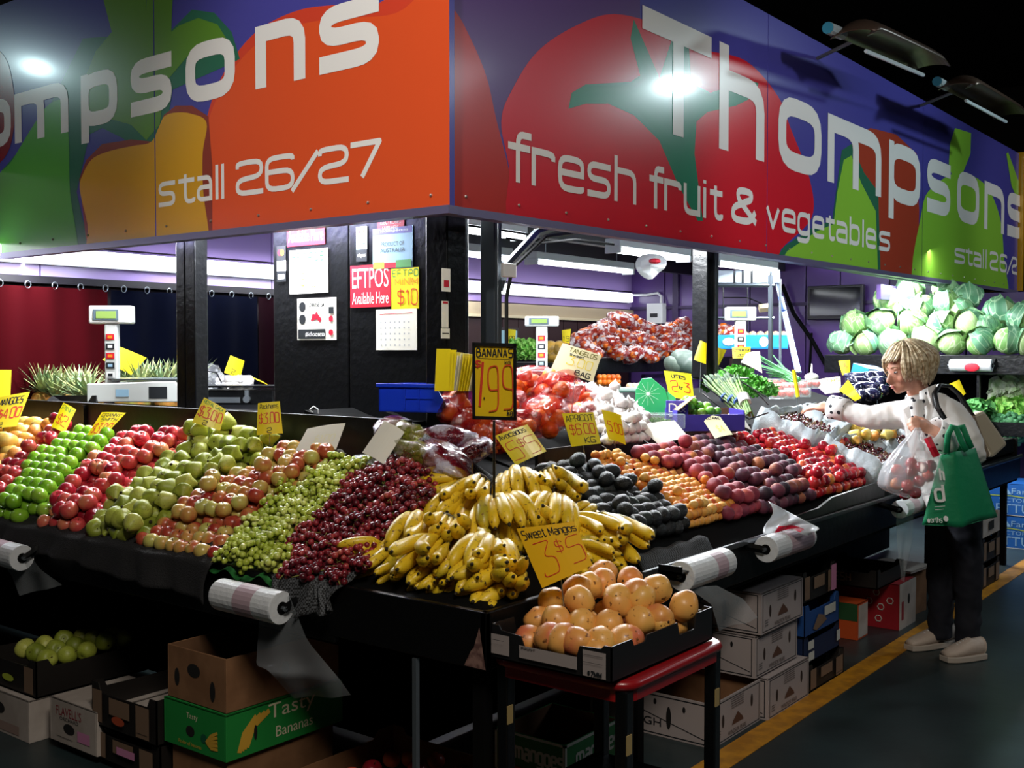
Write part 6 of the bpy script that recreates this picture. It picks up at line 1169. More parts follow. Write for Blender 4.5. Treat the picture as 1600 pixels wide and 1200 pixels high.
roll((-.11, 2.27, .70), (-.11, 2.60, .705), .052, 'bag roll at the far left below the yellow mangoes', (.0, 2.4, .76), ([at(8, 885, 4.4), at(20, 905, 4.4), at(32, 930, 4.4)], [at(48, 870, 4.3), at(65, 890, 4.3), at(96, 915, 4.3)]))
roll((.93, -.10, .757), (1.25, -.10, .757), .052, 'bag roll right of the mango tray with blue film blowing out', (1.1, 0, .76), ([at(1075, 918, 3.7), at(1112, 945, 3.75), at(1122, 985, 3.8)], [at(1120, 915, 3.8), at(1160, 935, 3.85), at(1186, 966, 3.85)]), (.55, .8))
tr_ = MB(); tr_.box(.88, -.13, .775, 1.16, -.04, .780); tr_.box(.88, -.13, .775, .885, -.04, .80); tag(tr_.build('steel_tray', BLK), 'small black tray on the bracket above the right bag roll', 'tray')
roll((1.60, -.10, .752), (1.98, -.10, .752), .052, 'bag roll with a loose crumpled bag below the peaches', (1.8, 0, .76), red=(.35, .95))
roll((3.10, -.12, .735), (3.42, -.12, .735), .045, 'bag roll beside the shopper with a long film hanging down', (3.3, 0, .76), ([at(1400, 798, 5.4), at(1402, 850, 5.4), at(1407, 905, 5.45)], [at(1428, 795, 5.45), at(1424, 850, 5.45), at(1413, 910, 5.45)]))
WPLA = mat('bag_white', 'dfe4ea', .2, alpha=.62, coat=.5, bump=.4, bscale=25)
t = thing('loose_bag', 'crumpled white and red plastic bag lying over the roll below the peaches', 'bag', at(1235, 815, 4.35))
def lb(u, v):
    P = at(1200+72*u+8*math.sin(v*5), 783+(50+4*math.sin(u*8))*v+(1-v)*u*38, 4.40-.09*v-.02*math.sin(u*11+v*6)); return P
MB().sheet(lb, 22, 14).wb('bag', WPLA, t, smooth=True, solid=.0015); MB().sheet(lambda u, v: Vector(lb(.25+.55*u, .66+.24*v))-FW*.006, 8, 4).wb('red_print', mat('bag_redprint', 'c8203c', .3), t, smooth=True)

# ------------------------------------------------------------------ things on and behind the counters
BEI = mat('scale_body', 'cfd2cf', .4); LCD = mat('lcd_green', '7f9a50', .3, emit='7f9a50', es=.25); STP = mat('scale_pan', '9aa4aa', .25, metal=.8)
def scale_(px0, px1, py0, py1, pole_b, d, lab, base=True, rot=.0, sz=1.):
    c = at((px0+px1)/2, (py0+py1)/2, d); w_ = (px1-px0)/F*d; h_ = (py1-py0)/F*d; t = thing('scale', lab, 'scale', (c.x, c.y, at(px0, pole_b, d).z), 'pole scales', (0, 0, YAW-PI/2+rot)); zt = c.z-t.location.z
    MB().box(-w_/2, -.02, zt-h_/2, w_/2, .05, zt+h_/2).build('display_head', BEI, t, bevel=.009); MB().box(-w_*.38, -.024, zt-h_*.3, w_*.2, -.02, zt+h_*.3).build('display_frame', mat('bezel', '5a6a78', .4), t); MB().box(-w_*.31, -.026, zt-h_*.2, w_*.15, -.023, zt+h_*.2).build('display', LCD, t)
    MB().box(-.035, -.012, 0, .035, .04, zt-h_/2).build('pole', BEI, t, bevel=.008)
    for k, (m1, m2) in enumerate(((ORG, RED), (WHP, DK), (ORG, RED), (LB, DK), (DK, WHP))):
        z = zt-h_/2-.07-k*.052; MB().box(-.024, -.015, z-.018, .02, -.0125, z+.014).build('card_sticker', m2, t); MB().box(-.014, -.017, z-.01, .010, -.015, z+.006).build('sticker_mark', m1, t)
    if base:
        MB().add([(-.12, -.05, 0), (.46, -.05, 0), (.46, .3, 0), (-.12, .3, 0), (-.12, -.05, .10), (.36, -.05, .115), (.36, .3, .115), (-.12, .3, .10)], [(0, 3, 2, 1), (4, 5, 6, 7), (0, 1, 5, 4), (1, 2, 6, 5), (2, 3, 7, 6), (3, 0, 4, 7)]).build('base', BEI, t, bevel=.006)
        MB().box(-.02, -.04, .118, .40, .3, .128, c=.03).build('pan', STP, t); MB().box(.04, -.053, .03, .11, -.05, .07).build('keypad', LB, t); MB().box(.22, -.053, .02, .32, -.05, .085).build('printer_slot', DK, t)
    else: MB().box(-.06, -.03, -.45, .06, .07, 0).build('pedestal', BLK, t)
    return t
scale_(140, 207, 478, 506, 628, 6.0, 'white pole scale with card stickers behind the pink apples')
scale_(820, 873, 494, 510, 578, 6.7, 'white pole scale right of the banana price board', False)
scale_(1134, 1181, 480, 501, 560, 7.3, 'white pole scale at the racking, above the parsley', False)
t = thing('scale_pan_tray', 'wide steel scale tray beside the pumpkins', 'tray', at(1110, 592, 6.5)); c = t.location.copy(); MB().box(-.2, -.15, 0, .2, .15, .012).build('tray', STP, t, bevel=.004); t.rotation_euler = (0, 0, YAW-PI/2)
t = thing('scale_pan_tray', 'steel scale tray under the pole right of the banana board', 'tray', at(862, 578, 6.5), rot=(0, 0, YAW-PI/2)); MB().box(-.18, -.15, -.03, .18, .15, .0).build('tray', STP, t, bevel=.004)
# blue parts bins and the file of price cards
BB = mat('bin_blue', '1438c8', .35, coat=.2)
def bluebin(px0, px1, py0, py1, d, lab):
    a = at(px0, py1, d); w_ = (px1-px0)/F*d; h_ = (py1-py0)/F*d; t = thing('blue_bin', lab, 'bin', a, 'blue stacking bins', (0, 0, YAW-PI/2-.35)); D_ = .22; W_ = w_*1.02
    MB().add([(0, 0, 0), (W_*.9, 0, 0), (W_, 0, h_*.45), (W_*.86, 0, h_), (0, 0, h_), (0, .006, 0), (W_*.9, .006, 0), (W_, .006, h_*.45), (W_*.86, .006, h_), (0, .006, h_)], [(0, 1, 2, 3, 4), (9, 8, 7, 6, 5), (4, 3, 8, 9), (3, 2, 7, 8), (2, 1, 6, 7), (1, 0, 5, 6), (0, 4, 9, 5)]).build('side', BB, t)
    MB().add([(0, D_, 0), (W_*.9, D_, 0), (W_, D_, h_*.45), (W_*.86, D_, h_), (0, D_, h_), (0, D_+.006, 0), (W_*.9, D_+.006, 0), (W_, D_+.006, h_*.45), (W_*.86, D_+.006, h_), (0, D_+.006, h_)], [(0, 1, 2, 3, 4), (9, 8, 7, 6, 5), (4, 3, 8, 9), (3, 2, 7, 8), (2, 1, 6, 7), (1, 0, 5, 6), (0, 4, 9, 5)]).build('side', BB, t)
    MB().box(0, 0, 0, .006, D_, h_).build('back', BB, t); MB().box(0, 0, 0, W_*.9, D_, .005).build('base', BB, t); MB().box(W_*.9, 0, 0, W_*.906, D_, h_*.45).build('front', BB, t)
    MB().box(-.008, -.012, h_-.012, W_*.88, .0, h_+.003).build('rim', BB, t, bevel=.003)
    for u in (.40, .62): MB().box(W_*u, -.006, h_*.12, W_*u+.006, 0, h_*.85).build('rib', BB, t)
    MB().box(W_*.40, -.006, h_*.48, W_*.84, 0, h_*.53).build('rib', BB, t)
bluebin(592, 700, 600, 643, 4.45, 'blue stacking bin on the ledge under the pillar notices'); bluebin(703, 745, 598, 640, 4.9, 'blue stacking bin half hidden by the banana price board')
c = at(706, 612, 4.28); t = thing('card_rack', 'fanned stack of spare yellow and white price cards by the corner post', 'cards', c); random.seed(3)
for k in range(15):
    a = at(679+k*4.1, 611, 4.26+.012*k); sd = (RT*(.30+.0*k)+FW*1.0).normalized() if k > 2 else (RT*1.0+FW*.25).normalized(); W_ = .10 if k > 2 else .055; up_ = (Vector((0, 0, 1))+RT*(.05+.012*k)).normalized(); N_ = sd.cross(up_).normalized()*.0013; hh = .165-.0015*k-(.012 if k % 3 == 1 else 0)
    Q = [a, a+sd*W_, a+sd*W_+up_*hh, a+up_*hh]; MB().add([q-N_ for q in Q]+[q+N_ for q in Q], [(3, 2, 1, 0), (4, 5, 6, 7), (0, 1, 5, 4), (1, 2, 6, 5), (2, 3, 7, 6), (3, 0, 4, 7)]).wb('spare_card', [YEL, YEL, YEL, YEL, PALE, BRN, YEL, OVERWHT, PALE][k % 9], t)
t = thing('hook', 'white plastic hook on the black back panel', 'hook', at(492, 650, 4.9)); MB().tube([at(488, 645, 4.78), at(484, 640, 4.77), at(490, 635, 4.77), (at(497, 640, 4.77)), at(498, 655, 4.78)], .0035, 6).wb('hook', WHT, t)
# pineapples on their crates
PIN = fruit_mat('pineapple_rind', [(.3, 'a8702c'), (.5, 'c88a3a'), (.7, '8f8a3c')], 26, .6, bump=1.2, bscale=46); PLF = mat('pineapple_leaf', '6f8f6a', .5, var='b5b878', vscale=14, vs=(.4, .62))
def pineapple(seed):
    random.seed(seed); b = MB(); b.lathe([(.02, -.09), (.05, -.08), (.062, -.03), (.062, .03), (.05, .075), (.025, .09)], 16, 0, wob=lambda a, z: 1+.035*math.sin(a*8+z*90)*math.sin(a*8-z*90)); c = MB()
    for k in range(42):
        a = k*2.4; t = k/42; e = .15+1.2*t; l = .12+.05*math.sin(t*3); o = Vector((.018*math.cos(a), .018*math.sin(a), .085+.05*t)); dr = Vector((math.cos(a)*math.cos(e), math.sin(a)*math.cos(e), math.sin(e))); s = Vector((-math.sin(a), math.cos(a), 0)); P = []
        for i in range(4): q = i/3; p = o+dr*l*q+Vector((math.cos(a), math.sin(a), 0))*.02*q*q; w_ = .011*(1-q)**.7; P += [p-s*w_, p+s*w_]
        c.add(P, [(0, 1, 3, 2), (2, 3, 5, 4), (4, 5, 7, 6)])
    return b.mesh('fruit', PIN, True), c.mesh('crown_leaves', PLF)
pa = [pineapple(s) for s in (1, 2, 3)]; random.seed(5)
for k, (px, py, d, lb) in enumerate([(62, 592, 6.5, 'leftmost pineapple, its orange rind showing'), (82, 598, 6.4, 'pineapple second from the left'), (100, 594, 6.6, 'pineapple third from the left'), (118, 597, 6.4, 'pineapple fourth from the left'), (138, 592, 6.6, 'pineapple just left of the scale pole'), (150, 600, 6.3, 'pineapple behind the scale body at the left'), (196, 588, 6.6, 'pineapple just right of the scale pole'), (218, 586, 6.5, 'pineapple under the big yellow card'), (238, 585, 6.7, 'pineapple in the middle right of the scale pole'), (258, 587, 6.6, 'pineapple left of the black post'), (272, 586, 6.7, 'rightmost pineapple beside the black post'), (108, 585, 6.9, 'pineapple behind the left group'), (310, 580, 6.7, 'pineapple just right of the black post')]):
    t = thing('pineapple', lb, 'pineapple', at(px, py, d)-Vector((0, 0, .17)), None, (random.uniform(-.25, .25), random.uniform(-.25, .25), k)); put('fruit', pa[k % 3][0], t); put('crown_leaves', pa[k % 3][1], t)
MB().box(1.5, 2.2, 1.0, 2.6, 4.4, 1.16).build('shelf_top', BLK).__setitem__('kind', 'structure')
t = thing('black_stand', 'dark sloping bin side at the far left beside the pineapples', 'bin', (1.2, 4.0, 1.2)); a, c, e, f = at(45, 650, 6.0), at(82, 618, 6.1), at(150, 618, 5.95), at(150, 660, 5.9); MB().add([a, c, e, f]+[p+FW*.03 for p in (a, c, e, f)], [(3, 2, 1, 0), (4, 5, 6, 7), (0, 1, 5, 4), (1, 2, 6, 5), (2, 3, 7, 6)]).wb('board', BLK, t)
# wrapped garlic, crate and clamp behind the counter beside the pillar
t = thing('garlic_bag', 'clear bag of garlic with a black wire handle behind the counter', 'bag', at(328, 590, 6.3)); put('bag', bagmesh('bag', CLEAR, 51, .075, .06, .08), t); MB().tube([at(314, 615, 6.1), at(314, 592, 6.1), at(322, 580, 6.1), at(338, 582, 6.1), at(346, 598, 6.1)], .004, 5).wb('handle', BLK, t)
random.seed(6)
for k in range(18):
    o = ga[k % 2].copy(); COL.objects.link(o); o.location = at(345+(k % 9)*5.5, 600-(k//9)*6, 6.4); o.rotation_euler = (k, k*.3, 0); tag(o, 'garlic bulb on the black tray beside the pillar', 'garlic', 'garlic bulbs behind the counter')
t = thing('metal_device', 'dark steel bench device with a bright clamp behind the counter', 'device', at(370, 618, 6.1), rot=(0, 0, YAW-PI/2)); MB().box(-.2, 0, -.05, .2, .25, .03).build('body', BLK, t, bevel=.004); MB().box(-.18, -.01, -.04, .02, 0, -.01).build('panel', STEEL, t); MB().box(-.22, -.02, .045, .24, .2, .055).build('tray', BLK, t); MB().tube([(.06, -.012, .03), (.06, -.012, -.03)], .014, 8).build('clamp', STEEL, t)
MB().tube([(.06, -.03, -.02), (.06, .0, -.02)], .02, 10).build('knob', STEEL, t)
t = thing('paper_scrap', 'small yellow and brown papers by the pillar edge', 'paper', at(405, 595, 6.2), rot=(.4, .3, .2)); MB().box(-.05, -.03, 0, .05, .03, .003).build('paper', YEL, t)
# far shelf of netted oranges
t = thing('orange_shelf', 'long black shelf under the netted oranges', 'shelf', (6.2, 3.2, 1.4)); MB().box(4.9, 3.15, 1.33, 7.9, 4.0, 1.46).wb('top_board', BLK, t, bevel=.005); MB().box(5.0, 3.2, .3, 5.04, 3.24, 1.33).wb('leg', BLK, t); MB().box(7.4, 3.2, .3, 7.44, 3.24, 1.33).wb('leg', BLK, t)
tag(MB().box(6.4, 3.3, .3, 7.9, 3.34, 1.3).build('purple_panel', PUR), 'purple panel below the orange shelf', 'panel'); random.seed(23)
FL = [(905, 532), (928, 520), (948, 512), (972, 500), (990, 505), (1010, 515), (918, 545), (945, 538), (970, 528), (992, 530), (1015, 535), (1035, 520), (1052, 515), (1066, 508), (1082, 518), (1098, 512), (965, 550), (985, 555), (1008, 552), (1030, 548), (1052, 545), (1075, 540), (1092, 548), (1060, 530), (1040, 536), (1104, 530)]
for k, (px, py) in enumerate(FL):
    d_ = 9.0+(px-890)*.0088-(py-530)*.012
    place_bag('net_bag', NW[k % 4], at(px, py, d_), (random.uniform(-.5, .5), random.uniform(-.5, .5), random.uniform(0, 3)), 1.0, 'printed red net of oranges piled on the far shelf'+(', top of the pile' if py < 520 else ', lower rows'), 'netted oranges on the far shelf'+(' top' if py < 520 else ' lower'))
o = place_bag('net_bag', NW[0], at(1128, 520, 10), (.2, 0, 1), 1.1, 'netted oranges just right of the black support post', None)
place_bag('net_bag', NW[1], at(1143, 522, 9.55), (.2, .5, 2), .9, 'second net of oranges right of the black support post', None)
c = at(1175, 545, 9.4); t = thing('onion_box', 'bright blue printed fruit tray of onions in front of the purple wall', 'box', c, rot=(0, 0, YAW-PI/2)); SKY = mat('carton_skyblue', '1f9ae0', .5); MB().box(-.31, 0, 0, .31, .01, .12).build('side', SKY, t); MB().box(-.31, .01, 0, -.30, .3, .12).build('side', SKY, t); MB().box(.30, .01, 0, .31, .3, .12).build('side', SKY, t); MB().box(-.31, 0, 0, .31, .3, .01).build('base', SKY, t)
MB().ball((-.2, -.004, .06), (.055, .004, .035), 12, 6).build('logo', WHP, t); MB().ball((.1, -.004, .06), (.04, .004, .045), 12, 6).build('logo', WHP, t)
ONM = MB().ball((0, 0, 0), (.035, .035, .032), 10, 7).mesh('onion', mat('onion_skin', 'c9a078', .4, var='e2c8b0', vscale=12), True)
for k in range(9): tag(put('onion', ONM, None, at(1128+k*12, 523, 9.6)), 'brown onion in the bright blue tray', 'onion', 'onions in the blue tray')
# low stock seen below the orange shelf
t = thing('shelf_box', 'brown box of small oranges below the far shelf', 'box', at(950, 600, 8.6), rot=(0, 0, YAW-PI/2)); MB().box(-.12, 0, -.06, .10, .2, .01).build('body', BRN, t); MB().box(-.3, -.02, -.1, .4, .5, -.06).build('stand', BLK, t)
for k in range(10): tag(put('small_orange', ORS, None, at(937+(k % 5)*7, 590+(k//5)*7, 8.5), None, .8), 'small orange in the brown box below the far shelf', 'orange', 'small oranges below the far shelf')
for k in range(7): tag(put('pale_onion', ONM, None, at(984+(k % 4)*7, 611-(k//4)*7, 7.4), None, .8), 'pale onion on the dark ledge left of the lime display', 'onion', 'pale onions left of the lime display')
t = thing('dark_ledge', 'black ledge with pale onions left of the lime display', 'shelf', at(985, 622, 7.2), rot=(0, 0, YAW-PI/2)); MB().box(-.25, 0, -.05, .3, .3, .0).build('board', BLK, t); MB().box(-.3, -.25, -.12, .1, -.2, .08).build('green_side', GPL, t, bevel=.02)
# distant fruit behind the scales
t = thing('back_table', 'dark table at the rear carrying melons and leafy greens', 'table', at(840, 566, 8.6), rot=(0, 0, YAW-PI/2)); MB().box(-.45, -.35, -.06, .45, .35, 0).build('table_top', BLK, t)
for x_ in (-.4, .36): MB().box(x_, -.3, -1.4, x_+.04, -.26, -.06).build('leg', BLK, t)
for k in range(9): tag(put('green_lettuce', clump('green_lettuce', mat('lettuce_green', '5fae3a', .5, var='a8d870', vscale=40), 60, .09, .05, 60+k % 3), None, at(808+(k % 5)*6, 560-(k//5)*8, 8.5)), 'green leafy vegetable behind the dark steel post', 'vegetable', 'leafy vegetables behind the post')
for k in range(4): tag(put('yellow_melon', ovoid('m%d' % k, mat('melon_skin', 'c89a3a', .5, var='8a6a2a', vscale=20), .07, .09, k).data, None, at(858+k*8, 546+(k % 2)*8, 8.6), (1.3, 0, k)), 'mottled yellow melon behind the tangelo card', 'melon', 'melons behind the tangelo card')
# switch box, conduit, television, racking, mop handles, cable
t = thing('switch_box', 'white switch box with conduit on the purple wall', 'switch box', on(1028, 490, 0, 8.04)); a = on(1015, 506, 0, 8.03); c = on(1040, 474, 0, 8.03); MB().box(7.96, a.y, a.z, 8.05, c.y, c.z).wb('box', WHT, t, bevel=.006); MB().box(7.955, (a.y+c.y)/2-.04, a.z+.07, 7.96, (a.y+c.y)/2+.05, a.z+.11).wb('window', DK, t)
MB().tube([on(1033, 474, 0, 8.0), on(1033, 463, 0, 8.02), on(1028, 458, 0, 8.03), on(1010, 461, 0, 8.03), on(984, 461, 0, 8.03)], .014, 8).wb('conduit', WHT, t)
a = on(1262, 500, 0, 7.98); c = on(1350, 444, 0, 7.98); t = thing('television', 'black flat television hung on the purple wall', 'television', ((7.98), (a.y+c.y)/2, a.z)); MB().box(7.96, a.y, a.z, 8.02, c.y, c.z).wb('case', mat('tv_case', '0c0c0e', .25), t, bevel=.006); MB().box(7.957, a.y-.03, a.z+.04, 7.96, c.y+.03, c.z-.025).wb('screen', mat('tv_screen', '08090c', .08), t)
t = thing('metal_rack', 'grey metal racking frame beside the black support post', 'rack', at(1165, 500, 7.6)); D7 = 7.7
def bar(x0, y0, x1, y1, r, m, n, dd=0, p=None): MB().tube([at(x0, y0, D7+dd), at(x1, y1, D7+dd)], r, 4).wb(n, m, p or t)
bar(1204, 430, 1204, 592, .018, mat('dull_steel', '', .4), 'upright'); bar(1219, 436, 1219, 580, .010, STEEL, 'upright', .3); bar(1120, 446, 1210, 446, .014, mat('dull_steel', '', .4), 'shelf_edge'); bar(1120, 497, 1210, 497, .010, mat('dull_steel', '', .4), 'shelf_edge')
for x0, x1 in ((1120, 1147), (1148, 1160), (1161, 1174), (1175, 1204), (1205, 1220)): p, q = at(x0+1, 442, D7), at(x1-1, 422, D7); MB().add([p, at(x1-1, 442, D7), q, at(x0+1, 422, D7)]+[v+FW*.15 for v in (p, at(x1-1, 442, D7), q, at(x0+1, 422, D7))], [(0, 1, 2, 3), (7, 6, 5, 4), (0, 4, 5, 1), (1, 5, 6, 2), (2, 6, 7, 3), (3, 7, 4, 0)]).wb('steel_box', STEEL, t, bevel=.003)
for q in ((1130, 446, 1130, 500), (1168, 446, 1168, 520), (1130, 465, 1168, 465), (1168, 465, 1204, 480)): bar(*q, .004, BLK, 'wire', .5)
bar(1186, 482, 1204, 480, .03, mat('tan_box', 'a8987a', .6), 'small_box', .2)
t = thing('mop_handles', 'two pale blue mop handles leaning by the purple wall', 'mop', at(1245, 585, 8.2)); MP = mat('mop_blue', 'a8c4e4', .4); MB().tube([at(1213, 440, 8.6), at(1245, 582, 8.0)], .012, 6).wb('handle', MP, t); MB().tube([at(1222, 465, 8.7), at(1250, 582, 8.1)], .012, 6).wb('handle', MP, t); MB().tube([at(1219, 464, 8.4), at(1225, 485, 8.35)], .02, 6).wb('grip', mat('grip_blue', '2a5ac8', .4), t)
tag(MB().tube([on(1222, 445, 0, 8.0), on(1240, 490, 0, 8.0), on(1268, 530, 0, 8.0), on(1290, 570, 0, 8.0)], .02, 6).build('black_cable', BLKM), 'thick black cable running down the purple wall', 'cable')
tag(MB().tube([on(1268, 520, 0, 8.0), on(1266, 560, 0, 8.0), on(1264, 600, 0, 8.0)], .012, 6).build('black_cable', BLKM), 'second black cable hanging beside the mop handles', 'cable')
# thin white bag hanging from the second lamp
t = thing('hanging_bag', 'white plastic bag with a red print hanging from the ceiling lamp', 'bag', at(1018, 418, 6.9)); PTS = [(998, 396), (1030, 394), (1046, 405), (1040, 422), (1030, 424), (1020, 440), (1006, 436), (994, 424), (990, 412)]
b = MB(); n = len(PTS); b.v = [tuple(at(1015, 415, 6.85))]+[tuple(at(x, y, 6.95+.03*(-1)**i)) for i, (x, y) in enumerate(PTS)]; b.f = [(0, 1+i, 1+(i+1) % n) for i in range(n)]; b.m = [0]*n; b.wb('bag', mat('bag_opaque', 'eef0f2', .3, coat=.3), t, solid=.004, sub=1); MB().ball(at(1023, 408, 6.82), (.04, .04, .018), 8, 5).wb('red_print', RED, t)
# cables and small parts under the ceiling
for k, q in enumerate([[(705, 398), (712, 420), (722, 425), (726, 412), (718, 400)], [(790, 372), (840, 380), (900, 374), (960, 382)], [(730, 352), (800, 362), (860, 372)]]): tag(MB().tube([at(x, y, 5.6) for x, y in q], .006, 5).build('ceiling_cable', BLKM), ['looped black cable beside the corner post', 'black cable along the ceiling above the steel post', 'black cable just under the sign edge near the corner'][k], 'cable')
# cabbage shelf against the end wall
t = thing('cabbage_shelf', 'deep black shelf carrying the cabbages', 'shelf', (7.5, .8, 1.3)); MB().box(7.08, -.6, 1.325, 7.12, 1.86, 1.485).wb('front_board', BLK, t, bevel=.005); MB().box(7.12, -.6, 1.40, 8.03, 1.86, 1.43).wb('shelf_board', BLK, t); MB().box(7.1, 1.0, .3, 7.16, 1.06, 1.32).wb('upright', BLK, t)
MB().box(7.1, .55, .3, 7.14, .57, 1.32).wb('upright', BLK, t); MB().box(7.08, -.6, .86, 8.03, 1.86, .9).wb('lower_board', BLK, t); MB().box(6.95, -.6, .84, 6.98, .9, .95).wb('lower_lip', BLK, t); MB().box(7.9, .56, .9, 7.93, 1.86, 1.4).wb('back_board', BLKM, t)
a, c = on(1484, 556, 0, 7.0), on(1549, 575, 0, 7.0)
t = roll((7.02, c.y, 1.40), (7.02, a.y, 1.40), .05, 'bag roll with a red half-disc on the cabbage shelf', (7.08, 1.0, 1.45)); MB().ball((6.97, (a.y+c.y)/2-.02, 1.385), (.006, .06, .035), 12, 6).wb('red_disc', RED, t)
CB1 = fruit_mat('cabbage_leaf', [(.3, '6f9f56'), (.5, '93b872'), (.7, 'b4cf94')], 6, .45, (1, 1, .16), bump=.4, bscale=30, veins=('d5e6bc', 22)); CB2 = fruit_mat('cabbage_outer', [(.3, '4a8060'), (.5, '6b9f78'), (.75, '8cb882')], 6, .45, (1, 1, .16), bump=.4, bscale=30, veins=('bcd8b4', 20))
def cabbage(seed):
    random.seed(seed); o = Vector((seed*4.3, 2, 1)); b = MB(); fn = lambda p: 1+.05*noise.noise(p*2+o)+.022*abs(math.sin(math.atan2(p.y, p.x)*4+p.z*3+2*noise.noise(p*2+o)))-.10*max(0, -p.z-.7)
    b.ball((0, 0, 0), (.108, .108, .098), 30, 18, 0, fn=fn); L = []
    for k in range(3):
        a0 = random.uniform(0, 6.28); el = random.uniform(-.6, .4); c = MB(); R = Matrix.Rotation(a0, 3, 'Z') @ Matrix.Rotation(el, 3, 'Y')
        def f(u, v): th = (u-.5)*2.1; ph = (v-.45)*2.0; r = .113+.004*k+.035*max(0, abs(u-.5)*2-.75)*2+.03*max(0, v-.8)*3+.004*abs(math.sin(u*14))+.008*noise.noise(Vector((u*4, v*4, seed+k))); return R @ Vector((r*math.cos(th)*math.cos(ph), r*math.sin(th)*math.cos(ph), r*.92*math.sin(ph)))
        c.sheet(f, 14, 12); c.tube([R @ Vector((.118*math.cos((v-.45)*2), 0, .108*math.sin((v-.45)*2))) for v in (0, .2, .4, .6, .8)], [.006, .005, .004, .003, .0015], 5); L.append(c.mesh('outer_leaf', CB2 if k < 2 else CB1, True))
    return b.mesh('heart', CB1, True), L
cbs = [cabbage(s) for s in range(4)]; random.seed(10)
for k, (px, py, r) in enumerate([(1421, 456, 20), (1476, 451, 17), (1511, 466, 21), (1386, 471, 18), (1444, 477, 17), (1477, 473, 18), (1411, 484, 17), (1337, 507, 19), (1376, 503, 21), (1424, 502, 20), (1472, 507, 20), (1514, 506, 21), (1562, 490, 24), (1597, 497, 22), (1314, 537, 18), (1354, 537, 20), (1397, 535, 21), (1444, 535, 22), (1487, 537, 21), (1532, 536, 21), (1576, 533, 23), (1610, 535, 22), (1540, 512, 18), (1500, 485, 18)]):
    row = 0 if py > 525 else (1 if py > 495 else (2 if py > 468 else 3)); X = 7.28+.13*row; p = on(px, py, 0, X); d_ = (p-CAM).dot(FW); s = r/F*d_/.108
    t = thing('cabbage', ['cabbage in the bottom row on the shelf', 'cabbage in the second row of the pile', 'cabbage in the third row of the pile', 'cabbage on top of the pile'][row]+', '+['leafy', 'round', 'pale', 'tight'][k % 4]+', '+('left of' if px < 1440 else 'right of')+' the shopper\'s head', 'cabbage', p, 'cabbages row %s %s %s' % ('abcd'[row], 'wxyz'[k % 4], 'left' if px < 1440 else 'right'), (random.uniform(-.6, .6), random.uniform(-.6, .6), random.uniform(0, 6.28))); t.scale = (s,)*3; h_, L = cbs[k % 4]; put('heart', h_, t)
    for l in L[:2 + k % 2]: put('outer_leaf', l, t)
# lettuces and broccoli on the lower shelf
LET = mat('lettuce_green', '', .5); LETW = mat('lettuce_pale', 'b8d8a0', .5, var='e6f0dc', vscale=20); BRO = mat('broccoli_green', '1f5a34', .7, var='3f7a4a', vscale=60); KAL = mat('kale_green', '2f7a3a', .6, var='5a9a4a', vscale=40)
for k, (px, py, X, m, s, lb) in enumerate([(1590, 602, 7.6, LETW, 1.2, 'pale lettuce highest on the lower shelf'), (1578, 622, 7.5, LETW, 1.0, 'pale lettuce second from the top'), (1600, 626, 7.5, LETW, 1.1, 'pale lettuce at the edge of the shelf'), (1565, 640, 7.3, LET, 1.0, 'green lettuce above the broccoli, left'), (1592, 645, 7.3, LET, 1.1, 'green lettuce above the broccoli, right'), (1528, 638, 7.0, KAL, .8, 'dark curly kale between the shopper and the upright'), (1516, 650, 6.8, KAL, .7, 'dark curly kale behind the handbag')]):
    tag(put('lettuce', clump('lettuce', m, 150, .11, .09, 80+k, .8, .5, .6), None, on(px, py+6, 0, X)-Vector((0, 0, .03)), (0, 0, k), s), lb, 'lettuce')
def broc(seed):
    random.seed(seed); b = MB()
    for k in range(46):
        a = random.uniform(0, 6.28); e = random.uniform(.1, 1.5); r = .06; b.ball((r*math.cos(a)*math.cos(e), r*math.sin(a)*math.cos(e), r*math.sin(e)*.8), random.uniform(.012, .02), 7, 5, 0)
    b.ball((0, 0, 0), (.06, .06, .045), 12, 8); b.tube([(0, 0, 0), (0, 0, -.07)], [.03, .018], 8, 1); return b.mesh('broccoli', [BRO, mat('broccoli_stem', '8aae6a', .6)], True)
bm = [broc(s) for s in (1, 2)]
for k, (px, py) in enumerate([(1545, 668), (1562, 662), (1580, 660), (1598, 664), (1552, 680), (1572, 678), (1592, 680), (1535, 676)]): tag(put('broccoli', bm[k % 2], None, on(px, py, 0, 7.05), (.3, -.4, k), 1.3), 'dark green broccoli head on the lower shelf beside the aisle', 'broccoli', 'broccoli heads')
# ------------------------------------------------------------------ the shopper
SK = mat('skin', 'd09a80', .5, bump=.1, bscale=90, var='c48a72', vscale=12); JK = mat('jacket_white', 'e6e3df', .8, bump=.9, bscale=7); TR = mat('trouser_navy', '0b0d1a', .85); SH = mat('shoe_beige', 'c2b0a2', .6, bump=.3, bscale=60); SOL = mat('shoe_sole', 'b8aca0', .6)
def dotmat():
    m = mat('dotted_cotton', 'eeecea', .7); nt = m.node_tree; b = nt.nodes['Principled BSDF']; tc = nt.nodes['Texture Coordinate']; v = nt.nodes.new('ShaderNodeTexVoronoi'); v.inputs['Scale'].default_value = 26; v.inputs['Randomness'].default_value = .35
    r = nt.nodes.new('ShaderNodeValToRGB'); r.color_ramp.interpolation = 'CONSTANT'; r.color_ramp.elements[0].color = (.012, .012, .02, 1); r.color_ramp.elements[1].position = .27; r.color_ramp.elements[1].color = (.85, .84, .83, 1)
    nt.links.new(tc.outputs['Object'], v.inputs[0]); nt.links.new(v.outputs['Distance'], r.inputs[0]); nt.links.new(r.outputs[0], b.inputs['Base Color']); return m
DOT = dotmat()
D0 = 5.5
